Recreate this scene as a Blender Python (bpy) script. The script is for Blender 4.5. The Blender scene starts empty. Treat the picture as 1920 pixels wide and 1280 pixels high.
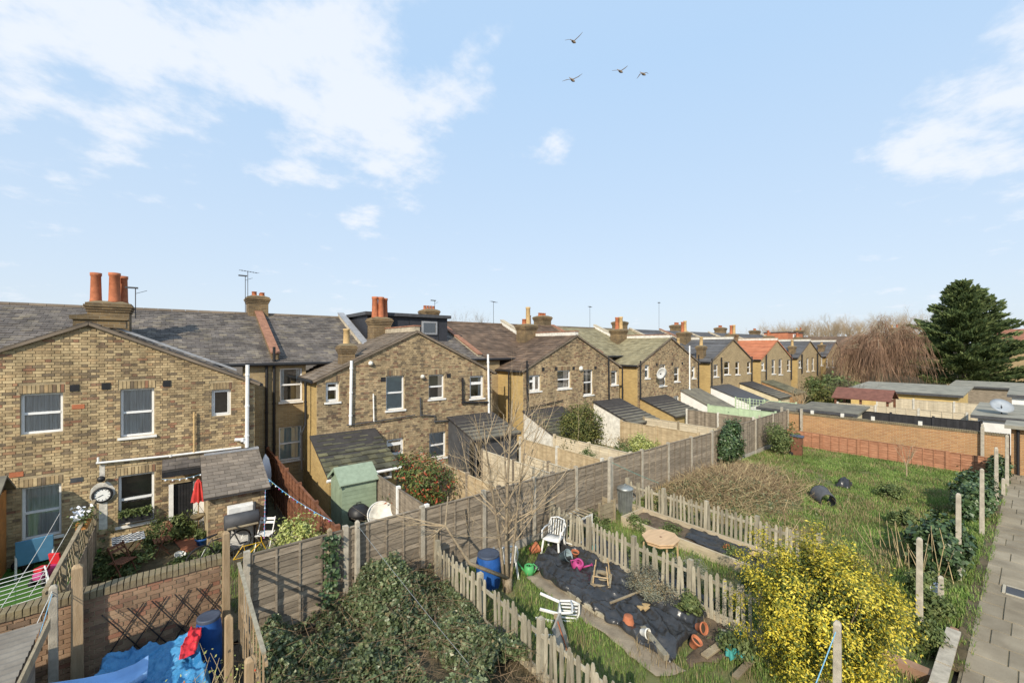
import bpy, math, random
import numpy as np
from mathutils import Vector, Matrix, Euler, noise as mnoise
random.seed(7); RNG = np.random.default_rng(7)
PI = math.pi
S = bpy.context.scene
COL = S.collection
# ------------------------------------------------------------------ camera
CAMH = 5.6
YAW = math.radians(51.45)
FX, FY = math.cos(YAW), math.sin(YAW)            # view axis on the ground plane
cam = bpy.data.cameras.new('camera'); cam_o = bpy.data.objects.new('camera', cam); COL.objects.link(cam_o)
cam.sensor_fit = 'HORIZONTAL'; cam.sensor_width = 36; cam.lens = 36 * 785 / 1920
cam.shift_y = 0.0052; cam.clip_start = 0.1; cam.clip_end = 3000
cam_o.location = (0, 0, CAMH); cam_o.rotation_euler = (PI / 2, 0, YAW - PI / 2)
S.camera = cam_o
# ------------------------------------------------------------------ light
SUN_EL, SUN_A = math.radians(33), math.radians(36)
SUN = Vector((-math.cos(SUN_EL) * math.cos(SUN_A), -math.cos(SUN_EL) * math.sin(SUN_A), math.sin(SUN_EL)))
sl = bpy.data.lights.new('sun', 'SUN'); sl.energy = 3.7; sl.angle = math.radians(0.6); sl.color = (1, .90, .74)
so = bpy.data.objects.new('sun', sl); COL.objects.link(so); so.rotation_euler = SUN.to_track_quat('Z', 'Y').to_euler()
W = bpy.data.worlds.new('World'); S.world = W; W.use_nodes = True
def build_world():
    nt = W.node_tree; N = nt.nodes; L = nt.links; N.clear()
    def nd(t, **k):
        n = N.new(t)
        for a, b in k.items(): setattr(n, a, b)
        return n
    def math_(op, a, b=None, c=None):
        n = nd('ShaderNodeMath', operation=op)
        for i, x in enumerate((a, b, c)):
            if x is None: continue
            if isinstance(x, (int, float)): n.inputs[i].default_value = x
            else: L.new(x, n.inputs[i])
        return n.outputs[0]
    out = nd('ShaderNodeOutputWorld'); bg = nd('ShaderNodeBackground')
    sky = nd('ShaderNodeTexSky', sky_type='NISHITA', sun_disc=False)
    sky.sun_elevation = SUN_EL; sky.sun_rotation = math.atan2(SUN.x, SUN.y) % (2 * PI)
    sky.altitude = 50; sky.air_density = 1.0; sky.dust_density = 1.6; sky.ozone_density = 1.6
    tc = nd('ShaderNodeTexCoord'); sep = nd('ShaderNodeSeparateXYZ'); L.new(tc.outputs['Generated'], sep.inputs[0])
    zz = math_('ADD', math_('MAXIMUM', sep.outputs[2], 0.0), 0.22)
    u = math_('DIVIDE', sep.outputs[0], zz); v = math_('DIVIDE', sep.outputs[1], zz)
    cmb = nd('ShaderNodeCombineXYZ'); L.new(u, cmb.inputs[0]); L.new(v, cmb.inputs[1]); cmb.inputs[2].default_value = 3.7
    n1 = nd('ShaderNodeTexNoise'); n1.inputs['Scale'].default_value = 5.2; n1.inputs['Detail'].default_value = 10; n1.inputs['Roughness'].default_value = .58
    L.new(cmb.outputs[0], n1.inputs['Vector'])
    n2 = nd('ShaderNodeTexNoise'); n2.inputs['Scale'].default_value = .62; n2.inputs['Detail'].default_value = 2
    L.new(cmb.outputs[0], n2.inputs['Vector'])
    # broad cloud banks (directions in the sky), broken up by the noise
    acc = math_('MULTIPLY', math_('SUBTRACT', n2.outputs[0], .5), .35)
    for (px, py, wdt, amp) in CLOUDS:
        d = Vector((FX, FY, 0)) + Vector((FY, -FX, 0)) * ((px - 960) / 785) + Vector((0, 0, 1)) * ((650 - py) / 785)
        d.normalize()
        dp = nd('ShaderNodeVectorMath', operation='DOT_PRODUCT'); L.new(tc.outputs['Generated'], dp.inputs[0]); dp.inputs[1].default_value = d
        e = math_('EXPONENT', math_('MULTIPLY', math_('SUBTRACT', dp.outputs['Value'], 1.0), wdt))
        acc = math_('ADD', acc, math_('MULTIPLY', e, amp))
    dens = math_('ADD', n1.outputs[0], acc)
    ramp = nd('ShaderNodeMapRange', interpolation_type='SMOOTHSTEP'); L.new(dens, ramp.inputs[0])
    ramp.inputs[1].default_value = .54; ramp.inputs[2].default_value = .80; ramp.inputs[3].default_value = 0; ramp.inputs[4].default_value = .76
    mix = nd('ShaderNodeMix', data_type='RGBA'); L.new(ramp.outputs[0], mix.inputs[0])
    # thin high veil lightens the clear air evenly
    veil = nd('ShaderNodeMix', data_type='RGBA'); veil.inputs[0].default_value = .85
    L.new(sky.outputs[0], veil.inputs[6])
    hz_ = nd('ShaderNodeMapRange'); L.new(sep.outputs[2], hz_.inputs[0]); hz_.inputs[1].default_value = 0; hz_.inputs[2].default_value = .55
    hp = math_('POWER', hz_.outputs[0], .6)
    hc_ = nd('ShaderNodeMix', data_type='RGBA'); L.new(hp, hc_.inputs[0]); hc_.inputs[6].default_value = (6.0, 6.5, 6.95, 1); hc_.inputs[7].default_value = (3.95, 5.55, 7.55, 1); L.new(hc_.outputs[2], veil.inputs[7])
    L.new(veil.outputs[2], mix.inputs[6]); mix.inputs[7].default_value = (6.9, 7.1, 7.5, 1)
    L.new(mix.outputs[2], bg.inputs['Color']); bg.inputs['Strength'].default_value = SKY_STRENGTH
    L.new(bg.outputs[0], out.inputs['Surface'])
SKY_STRENGTH = 0.101
CLOUDS = [(150, 60, 22, .19), (600, 40, 20, .19), (700, 235, 160, .26), (820, 120, 90, .12), (1040, 270, 1100, .30), (1870, 70, 300, .19), (1890, 195, 450, .2),
          (1820, 340, 120, .13), (1700, 270, 350, .19), (1480, 330, 1500, .30), (680, 420, 900, .14), (220, 250, 900, .14), (1250, 410, 700, .10), (1200, 160, 9, -.22), (330, 380, 25, -.12), (1500, 120, 30, -.12)]
build_world()
S.view_settings.view_transform = 'Standard'; S.view_settings.look = 'None'; S.view_settings.gamma = 1
S.view_settings.exposure = 0.46; S.view_settings.use_curve_mapping = False
S.cycles.max_bounces = 6; S.cycles.transparent_max_bounces = 12; S.cycles.caustics_reflective = False; S.cycles.caustics_refractive = False
# ------------------------------------------------------------------ photograph pixel -> place
def ray(px, py):
    a, b = (px - 960) / 785, (650 - py) / 785
    return Vector((FX + FY * a, FY - FX * a, b))
def at(px, py, z=0.0):
    d = ray(px, py); t = (z - CAMH) / d.z
    return Vector((d.x * t, d.y * t, z))
def atY(px, py, Y):
    d = ray(px, py); t = Y / d.y
    return Vector((d.x * t, Y, CAMH + d.z * t))
def atX(px, py, X):
    d = ray(px, py); t = X / d.x
    return Vector((X, d.y * t, CAMH + d.z * t))
def V(*a): return Vector(a)
# ------------------------------------------------------------------ mesh building
class MB:
    def __init__(s): s.v = []; s.f = []
    def add(s, vs, fs):
        n = len(s.v); s.v += [tuple(v) for v in vs]; s.f += [tuple(i + n for i in f) for f in fs]; return s
    def box(s, x0, x1, y0, y1, z0, z1):
        return s.add([(x0, y0, z0), (x1, y0, z0), (x1, y1, z0), (x0, y1, z0), (x0, y0, z1), (x1, y0, z1), (x1, y1, z1), (x0, y1, z1)],
                     [(0, 3, 2, 1), (4, 5, 6, 7), (0, 1, 5, 4), (1, 2, 6, 5), (2, 3, 7, 6), (3, 0, 4, 7)])
    def obox(s, c, size, rot=(0, 0, 0)):
        m = Matrix.Translation(c) @ Euler(rot).to_matrix().to_4x4()
        a, b, h = size[0] / 2, size[1] / 2, size[2] / 2
        vs = [m @ Vector(p) for p in ((-a, -b, -h), (a, -b, -h), (a, b, -h), (-a, b, -h), (-a, -b, h), (a, -b, h), (a, b, h), (-a, b, h))]
        return s.add(vs, [(0, 3, 2, 1), (4, 5, 6, 7), (0, 1, 5, 4), (1, 2, 6, 5), (2, 3, 7, 6), (3, 0, 4, 7)])
    def bar(s, p0, p1, w, h=None, up=(0, 0, 1)):
        h = w if h is None else h
        p0, p1 = Vector(p0), Vector(p1); d = (p1 - p0).normalized(); u = Vector(up)
        if abs(d.dot(u)) > .98: u = Vector((0, 1, 0))
        a = d.cross(u).normalized() * w / 2; b = a.cross(d).normalized() * h / 2
        vs = [p + q for p in (p0, p1) for q in (-a - b, a - b, a + b, -a + b)]
        return s.add(vs, [(0, 1, 2, 3), (7, 6, 5, 4), (0, 4, 5, 1), (1, 5, 6, 2), (2, 6, 7, 3), (3, 7, 4, 0)])
    def tube(s, pts, r, n=8, cap=True):
        pts = [Vector(p) for p in pts]; m = len(pts); rs = r if isinstance(r, (list, tuple)) else [r] * m
        base = len(s.v); prev = None
        for i, p in enumerate(pts):
            d = (pts[min(i + 1, m - 1)] - pts[max(i - 1, 0)]).normalized()
            if prev is None:
                a = d.cross(Vector((0, 0, 1)) if abs(d.z) < .9 else Vector((1, 0, 0))).normalized()
            else:
                a = prev - d * prev.dot(d); a = a.normalized() if a.length > 1e-6 else d.orthogonal().normalized()
            prev = a; b = d.cross(a)
            for k in range(n):
                t = 2 * PI * k / n; s.v.append(tuple(p + (a * math.cos(t) + b * math.sin(t)) * rs[i]))
        for i in range(m - 1):
            for k in range(n):
                k2 = (k + 1) % n
                s.f.append((base + i * n + k, base + i * n + k2, base + (i + 1) * n + k2, base + (i + 1) * n + k))
        if cap:
            s.f.append(tuple(base + k for k in reversed(range(n)))); s.f.append(tuple(base + (m - 1) * n + k for k in range(n)))
        return s
    def lathe(s, prof, n=16, c=(0, 0, 0), rot=(0, 0, 0), cap=False):
        m = Matrix.Translation(c) @ Euler(rot).to_matrix().to_4x4(); base = len(s.v)
        for (r, z) in prof:
            for k in range(n):
                t = 2 * PI * k / n; s.v.append(tuple(m @ Vector((r * math.cos(t), r * math.sin(t), z))))
        for i in range(len(prof) - 1):
            for k in range(n):
                k2 = (k + 1) % n
                s.f.append((base + i * n + k, base + i * n + k2, base + (i + 1) * n + k2, base + (i + 1) * n + k))
        if cap:
            s.f.append(tuple(base + k for k in reversed(range(n)))); s.f.append(tuple(base + (len(prof) - 1) * n + k for k in range(n)))
        return s
    def prism(s, poly, off):
        """poly: ring of 3-D points, extruded by vector off"""
        n = len(poly); o = Vector(off); a = [Vector(p) for p in poly]
        return s.add(a + [p + o for p in a], [tuple(reversed(range(n))), tuple(range(n, 2 * n))] + [(i, (i + 1) % n, (i + 1) % n + n, i + n) for i in range(n)])
    def quad(s, *p): return s.add(p, [tuple(range(len(p)))])
    def mesh(s, name, mat, smooth=False):
        me = bpy.data.meshes.new(name); me.from_pydata(s.v, [], s.f)
        if mat: me.materials.append(mat)
        if smooth: me.polygons.foreach_set('use_smooth', [True] * len(me.polygons))
        me.update(); return me
    def build(s, name, mat, parent=None, smooth=False, bevel=0, kind=None, world=True):
        """world=True: vertices were given in world space and the part hangs from parent"""
        if parent is not None and world:
            inv = WM[parent].inverted(); s.v = [tuple(inv @ Vector(v)) for v in s.v]
        o = link(name, s.mesh(name, mat, smooth), parent)
        if bevel:
            b = o.modifiers.new('bevel', 'BEVEL'); b.width = bevel; b.segments = 2; b.limit_method = 'ANGLE'; b.angle_limit = .7
        if kind: o['kind'] = kind
        return o
WM = {}
def link(name, me, parent=None, loc=(0, 0, 0), rot=(0, 0, 0), scale=(1, 1, 1)):
    o = bpy.data.objects.new(name, me); COL.objects.link(o)
    o.location = loc; o.rotation_euler = rot; o.scale = scale
    m = Matrix.LocRotScale(Vector(loc), Euler(rot), Vector(scale))
    if parent is not None: o.parent = parent; m = WM[parent] @ m
    WM[o] = m
    return o
def thing(name, label, cat, loc=(0, 0, 0), rz=0, group=None):
    o = link(name, None, None, loc, (0, 0, rz)); o.empty_display_size = .2
    return tag(o, label, cat, group)
def tag(o, label=None, cat=None, group=None, kind=None):
    if label: o['label'] = label
    if cat: o['category'] = cat
    if group: o['group'] = group
    if kind: o['kind'] = kind
    return o
def piece(name, me, parent, wloc, rot=(0, 0, 0), scale=(1, 1, 1)):
    inv = WM[parent].inverted()
    return link(name, me, parent, inv @ Vector(wloc), rot, scale)
def dup(root, loc, rz, label=None, scale=None):
    def cp(o, par):
        c = o.copy(); COL.objects.link(c)
        if par is not None: c.parent = par
        for ch in KIDS(o): cp(ch, c)
        return c
    r = cp(root, None); r.location = loc; r.rotation_euler = (0, 0, rz)
    if scale: r.scale = (scale,) * 3
    if label: r['label'] = label
    WM[r] = Matrix.LocRotScale(Vector(loc), Euler((0, 0, rz)), r.scale)
    return r
def KIDS(o): return [c for c in COL.objects if c.parent == o]
def np_mesh(name, verts, faces, mat, parent=None, kind=None, smooth=False):
    """verts (n,3) world, faces (m,k) with constant k"""
    verts = np.asarray(verts, dtype=np.float32)
    if parent is not None:
        inv = np.array(WM[parent].inverted(), dtype=np.float32); verts = verts @ inv[:3, :3].T + inv[:3, 3]
    faces = np.asarray(faces, dtype=np.int32); m, k = faces.shape
    me = bpy.data.meshes.new(name)
    me.vertices.add(len(verts)); me.vertices.foreach_set('co', verts.ravel())
    me.loops.add(m * k); me.loops.foreach_set('vertex_index', faces.ravel())
    me.polygons.add(m); me.polygons.foreach_set('loop_start', np.arange(0, m * k, k, dtype=np.int32))
    me.polygons.foreach_set('loop_total', np.full(m, k, dtype=np.int32))
    if smooth: me.polygons.foreach_set('use_smooth', np.ones(m, dtype=bool))
    me.materials.append(mat); me.update(calc_edges=True)
    o = link(name, me, parent)
    if kind: o['kind'] = kind
    return o
def unit(a): return a / np.maximum(np.linalg.norm(a, axis=1, keepdims=True), 1e-9)
def leaf_mesh(name, C, size, mat, parent=None, kind=None, up=.6, aspect=.55, out=None, fold=.25, jitter=.5):
    """one small folded leaf (6 vertices, 4 triangles) at each centre; out = preferred facing"""
    C = np.asarray(C); n = len(C); sz = size * RNG.uniform(1 - jitter, 1 + jitter, (n, 1))
    nor = RNG.normal(size=(n, 3)); nor[:, 2] += up * 2
    if out is not None: nor += out * 1.6
    nor = unit(nor); t = RNG.normal(size=(n, 3)); t = unit(t - nor * (t * nor).sum(1, keepdims=True)); b = np.cross(nor, t)
    p = [C - t * sz * .5, C - t * sz * .05 + b * sz * aspect * .5 + nor * sz * fold * .4, C + t * sz * .55, C - t * sz * .05 - b * sz * aspect * .5 + nor * sz * fold * .4]
    Vv = np.stack(p, 1).reshape(-1, 3); i = np.arange(n)[:, None] * 4
    Fc = np.concatenate([i + np.array([[0, 2, 1]]), i + np.array([[0, 3, 2]])], 0)
    return np_mesh(name, Vv, Fc, mat, parent, kind)
def blade_mesh(name, P, h, w, mat, parent=None, kind=None, lean=.45, jitter=.5):
    """grass blades: narrow bent triangles"""
    P = np.asarray(P); n = len(P); hh = h * RNG.uniform(1 - jitter, 1 + jitter, (n, 1))
    a = RNG.uniform(0, 2 * PI, n); d = np.stack([np.cos(a), np.sin(a), np.zeros(n)], 1); s = np.stack([-np.sin(a), np.cos(a), np.zeros(n)], 1)
    ln = RNG.uniform(.1, 1, (n, 1)) * lean * hh
    z = np.array([[0, 0, 1.0]])
    v0 = P - s * w / 2; v1 = P + s * w / 2; v2 = P + d * ln * .35 + z * hh * .6 + s * w * .35; v3 = P + d * ln + z * hh * .95; v4 = P + d * ln * .35 + z * hh * .6 - s * w * .35
    Vv = np.stack([v0, v1, v2, v3, v4], 1).reshape(-1, 3); i = np.arange(n)[:, None] * 5
    Fc = np.concatenate([i + np.array([[0, 1, 2]]), i + np.array([[0, 2, 4]]), i + np.array([[4, 2, 3]])], 0)
    return np_mesh(name, Vv, Fc, mat, parent, kind)
def sticks_mesh(name, P0, P1, r, mat, parent=None, kind=None):
    """thin three-sided sticks from P0 to P1"""
    P0 = np.asarray(P0); P1 = np.asarray(P1); n = len(P0); d = unit(P1 - P0)
    t = RNG.normal(size=(n, 3)); a = unit(t - d * (t * d).sum(1, keepdims=True)); b = np.cross(d, a)
    rr = np.broadcast_to(np.asarray(r, dtype=float).reshape(-1, 1), (n, 1)); vs = []
    for P, k in ((P0, 1.0), (P1, .55)):
        for q in range(3):
            c, s = math.cos(2 * PI * q / 3), math.sin(2 * PI * q / 3); vs.append(P + (a * c + b * s) * rr * k)
    Vv = np.stack(vs, 1).reshape(-1, 3); i = np.arange(n)[:, None] * 6
    Fc = np.concatenate([i + np.array([[q, (q + 1) % 3, (q + 1) % 3 + 3, q + 3]]) for q in range(3)], 0)
    return np_mesh(name, Vv, Fc, mat, parent, kind)
# ------------------------------------------------------------------ materials
def mk(name):
    m = bpy.data.materials.new(name); m.use_nodes = True; nt = m.node_tree; b = nt.nodes['Principled BSDF']; return m, nt, b
def lin(c): return tuple(c) + (1,)
def M(name, col, rough=.8, var=.22, scale=5, bump=.25, bscale=40, metal=0, col2=None, col3=None, island=.0, spec=.3, stretch=(1, 1, 1), detail=5, trans=0, lo=.35, hi=.68):
    m, nt, b = mk(name); N, L = nt.nodes, nt.links
    geo = N.new('ShaderNodeNewGeometry'); mp = N.new('ShaderNodeMapping'); mp.inputs['Scale'].default_value = stretch; L.new(geo.outputs['Position'], mp.inputs[0])
    n1 = N.new('ShaderNodeTexNoise'); n1.inputs['Scale'].default_value = scale; n1.inputs['Detail'].default_value = detail; n1.inputs['Roughness'].default_value = .62; L.new(mp.outputs[0], n1.inputs['Vector'])
    r = N.new('ShaderNodeValToRGB'); L.new(n1.outputs[0], r.inputs[0]); e = r.color_ramp.elements
    c2 = col2 if col2 else tuple(min(1, x * (1 + var)) for x in col); c1 = col if col2 else tuple(x * (1 - var) for x in col)
    e[0].position = lo; e[0].color = lin(c1); e[1].position = hi; e[1].color = lin(c2)
    if col3: x = r.color_ramp.elements.new(min(.95, hi + .1)); x.color = lin(col3)
    outc = r.outputs[0]
    if island:
        oi = N.new('ShaderNodeObjectInfo'); ad = N.new('ShaderNodeMath'); ad.operation = 'ADD'; L.new(geo.outputs['Random Per Island'], ad.inputs[0]); L.new(oi.outputs['Random'], ad.inputs[1])
        fr = N.new('ShaderNodeMath'); fr.operation = 'FRACT'; L.new(ad.outputs[0], fr.inputs[0])
        mr = N.new('ShaderNodeMapRange'); L.new(fr.outputs[0], mr.inputs[0]); mr.inputs[3].default_value = 1 - island; mr.inputs[4].default_value = 1 + island
        hs = N.new('ShaderNodeHueSaturation'); L.new(outc, hs.inputs['Color']); L.new(mr.outputs[0], hs.inputs['Value']); outc = hs.outputs[0]
    L.new(outc, b.inputs['Base Color']); b.inputs['Roughness'].default_value = rough; b.inputs['Metallic'].default_value = metal
    b.inputs['Specular IOR Level'].default_value = spec
    if bump:
        n2 = N.new('ShaderNodeTexNoise'); n2.inputs['Scale'].default_value = bscale; n2.inputs['Detail'].default_value = 4; L.new(mp.outputs[0], n2.inputs['Vector'])
        bp = N.new('ShaderNodeBump'); bp.inputs['Strength'].default_value = bump; bp.inputs['Distance'].default_value = .02; L.new(n2.outputs[0], bp.inputs['Height']); L.new(bp.outputs[0], b.inputs['Normal'])
    if trans:
        tr = N.new('ShaderNodeBsdfTranslucent'); L.new(outc, tr.inputs[0]); ms = N.new('ShaderNodeMixShader'); ms.inputs[0].default_value = trans
        L.new(b.outputs[0], ms.inputs[1]); L.new(tr.outputs[0], ms.inputs[2]); L.new(ms.outputs[0], N['Material Output'].inputs['Surface'])
    return m
def ISL(name, stops, rough=.8, nscale=8, nvar=.25, bump=.3, bscale=60, trans=0, spec=.3, stain=0, sat=1.0):
    """colour picked per loose piece (brick, tile, leaf) from a ramp, dirtied by noise"""
    m, nt, b = mk(name); N, L = nt.nodes, nt.links
    geo = N.new('ShaderNodeNewGeometry'); oi = N.new('ShaderNodeObjectInfo')
    ad = N.new('ShaderNodeMath'); ad.operation = 'ADD'; L.new(geo.outputs['Random Per Island'], ad.inputs[0]); L.new(oi.outputs['Random'], ad.inputs[1])
    fr = N.new('ShaderNodeMath'); fr.operation = 'FRACT'; L.new(ad.outputs[0], fr.inputs[0])
    r = N.new('ShaderNodeValToRGB'); L.new(fr.outputs[0], r.inputs[0]); el = r.color_ramp.elements
    while len(el) < len(stops): el.new(.5)
    for e, (p, c) in zip(el, stops): e.position = p
    for e, (p, c) in zip(el, stops): e.position = p; e.color = lin(c)
    n1 = N.new('ShaderNodeTexNoise'); n1.inputs['Scale'].default_value = nscale; n1.inputs['Detail'].default_value = 5; L.new(geo.outputs['Position'], n1.inputs['Vector'])
    mr = N.new('ShaderNodeMapRange'); L.new(n1.outputs[0], mr.inputs[0]); mr.inputs[1].default_value = .3; mr.inputs[2].default_value = .7; mr.inputs[3].default_value = 1 - nvar; mr.inputs[4].default_value = 1 + nvar
    val = mr.outputs[0]
    if stain:
        mp = N.new('ShaderNodeMapping'); mp.inputs['Scale'].default_value = (1.5, 1.5, .45); L.new(geo.outputs['Position'], mp.inputs[0])
        n3 = N.new('ShaderNodeTexNoise'); n3.inputs['Scale'].default_value = .9; n3.inputs['Detail'].default_value = 7; n3.inputs['Roughness'].default_value = .68; L.new(mp.outputs[0], n3.inputs['Vector'])
        m3 = N.new('ShaderNodeMapRange'); L.new(n3.outputs[0], m3.inputs[0]); m3.inputs[1].default_value = .38; m3.inputs[2].default_value = .62; m3.inputs[3].default_value = 1 - stain; m3.inputs[4].default_value = 1 + stain * .35
        mm = N.new('ShaderNodeMath'); mm.operation = 'MULTIPLY'; L.new(val, mm.inputs[0]); L.new(m3.outputs[0], mm.inputs[1]); val = mm.outputs[0]
    hs = N.new('ShaderNodeHueSaturation'); hs.inputs['Saturation'].default_value = sat; L.new(r.outputs[0], hs.inputs['Color']); L.new(val, hs.inputs['Value'])
    L.new(hs.outputs[0], b.inputs['Base Color']); b.inputs['Roughness'].default_value = rough; b.inputs['Specular IOR Level'].default_value = spec
    if bump:
        n2 = N.new('ShaderNodeTexNoise'); n2.inputs['Scale'].default_value = bscale; n2.inputs['Detail'].default_value = 3; L.new(geo.outputs['Position'], n2.inputs['Vector'])
        bp = N.new('ShaderNodeBump'); bp.inputs['Strength'].default_value = bump; bp.inputs['Distance'].default_value = .01; L.new(n2.outputs[0], bp.inputs['Height']); L.new(bp.outputs[0], b.inputs['Normal'])
    if trans:
        tr = N.new('ShaderNodeBsdfTranslucent'); L.new(hs.outputs[0], tr.inputs[0]); ms = N.new('ShaderNodeMixShader'); ms.inputs[0].default_value = trans
        L.new(b.outputs[0], ms.inputs[1]); L.new(tr.outputs[0], ms.inputs[2]); L.new(ms.outputs[0], N['Material Output'].inputs['Surface'])
    return m
def BRICK(name, c1, c2, mortar, dark, bw=.225, bh=.075, soot=.5):
    """distant brickwork: brick texture on (x+y, z) with sooty noise"""
    m, nt, b = mk(name); N, L = nt.nodes, nt.links
    geo = N.new('ShaderNodeNewGeometry'); sp = N.new('ShaderNodeSeparateXYZ'); L.new(geo.outputs['Position'], sp.inputs[0])
    ad = N.new('ShaderNodeMath'); ad.operation = 'ADD'; L.new(sp.outputs[0], ad.inputs[0]); L.new(sp.outputs[1], ad.inputs[1])
    cb = N.new('ShaderNodeCombineXYZ'); L.new(ad.outputs[0], cb.inputs[0]); L.new(sp.outputs[2], cb.inputs[1])
    bt = N.new('ShaderNodeTexBrick'); L.new(cb.outputs[0], bt.inputs['Vector']); bt.inputs['Scale'].default_value = 1
    bt.inputs['Brick Width'].default_value = bw; bt.inputs['Row Height'].default_value = bh; bt.inputs['Mortar Size'].default_value = .008; bt.inputs['Mortar Smooth'].default_value = .3
    bt.inputs['Color1'].default_value = lin(c1); bt.inputs['Color2'].default_value = lin(c2); bt.inputs['Mortar'].default_value = lin(mortar); bt.inputs['Bias'].default_value = -.1
    n1 = N.new('ShaderNodeTexNoise'); n1.inputs['Scale'].default_value = 1.1; n1.inputs['Detail'].default_value = 8; n1.inputs['Roughness'].default_value = .7; L.new(geo.outputs['Position'], n1.inputs['Vector'])
    mr = N.new('ShaderNodeMapRange'); L.new(n1.outputs[0], mr.inputs[0]); mr.inputs[1].default_value = .42; mr.inputs[2].default_value = .72; mr.inputs[4].default_value = soot
    mx = N.new('ShaderNodeMix'); mx.data_type = 'RGBA'; L.new(mr.outputs[0], mx.inputs[0]); L.new(bt.outputs[0], mx.inputs[6]); mx.inputs[7].default_value = lin(dark)
    L.new(mx.outputs[2], b.inputs['Base Color']); b.inputs['Roughness'].default_value = .9; b.inputs['Specular IOR Level'].default_value = .2
    bp = N.new('ShaderNodeBump'); bp.inputs['Strength'].default_value = .6; bp.inputs['Distance'].default_value = .012; bp.invert = True; L.new(bt.outputs['Fac'], bp.inputs['Height']); L.new(bp.outputs[0], b.inputs['Normal'])
    return m
def GLASS(name, tint=(.97, .99, .99), refl=.2):
    m, nt, b = mk(name); N, L = nt.nodes, nt.links; N.remove(b)
    t = N.new('ShaderNodeBsdfTransparent'); t.inputs[0].default_value = lin(tint); g = N.new('ShaderNodeBsdfGlossy'); g.inputs['Roughness'].default_value = .03
    f = N.new('ShaderNodeFresnel'); f.inputs[0].default_value = 1.5; a = N.new('ShaderNodeMath'); a.operation = 'ADD'; a.use_clamp = True; L.new(f.outputs[0], a.inputs[0]); a.inputs[1].default_value = refl - .04
    mx = N.new('ShaderNodeMixShader'); L.new(a.outputs[0], mx.inputs[0]); L.new(t.outputs[0], mx.inputs[1]); L.new(g.outputs[0], mx.inputs[2]); L.new(mx.outputs[0], N['Material Output'].inputs['Surface'])
    return m
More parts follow.
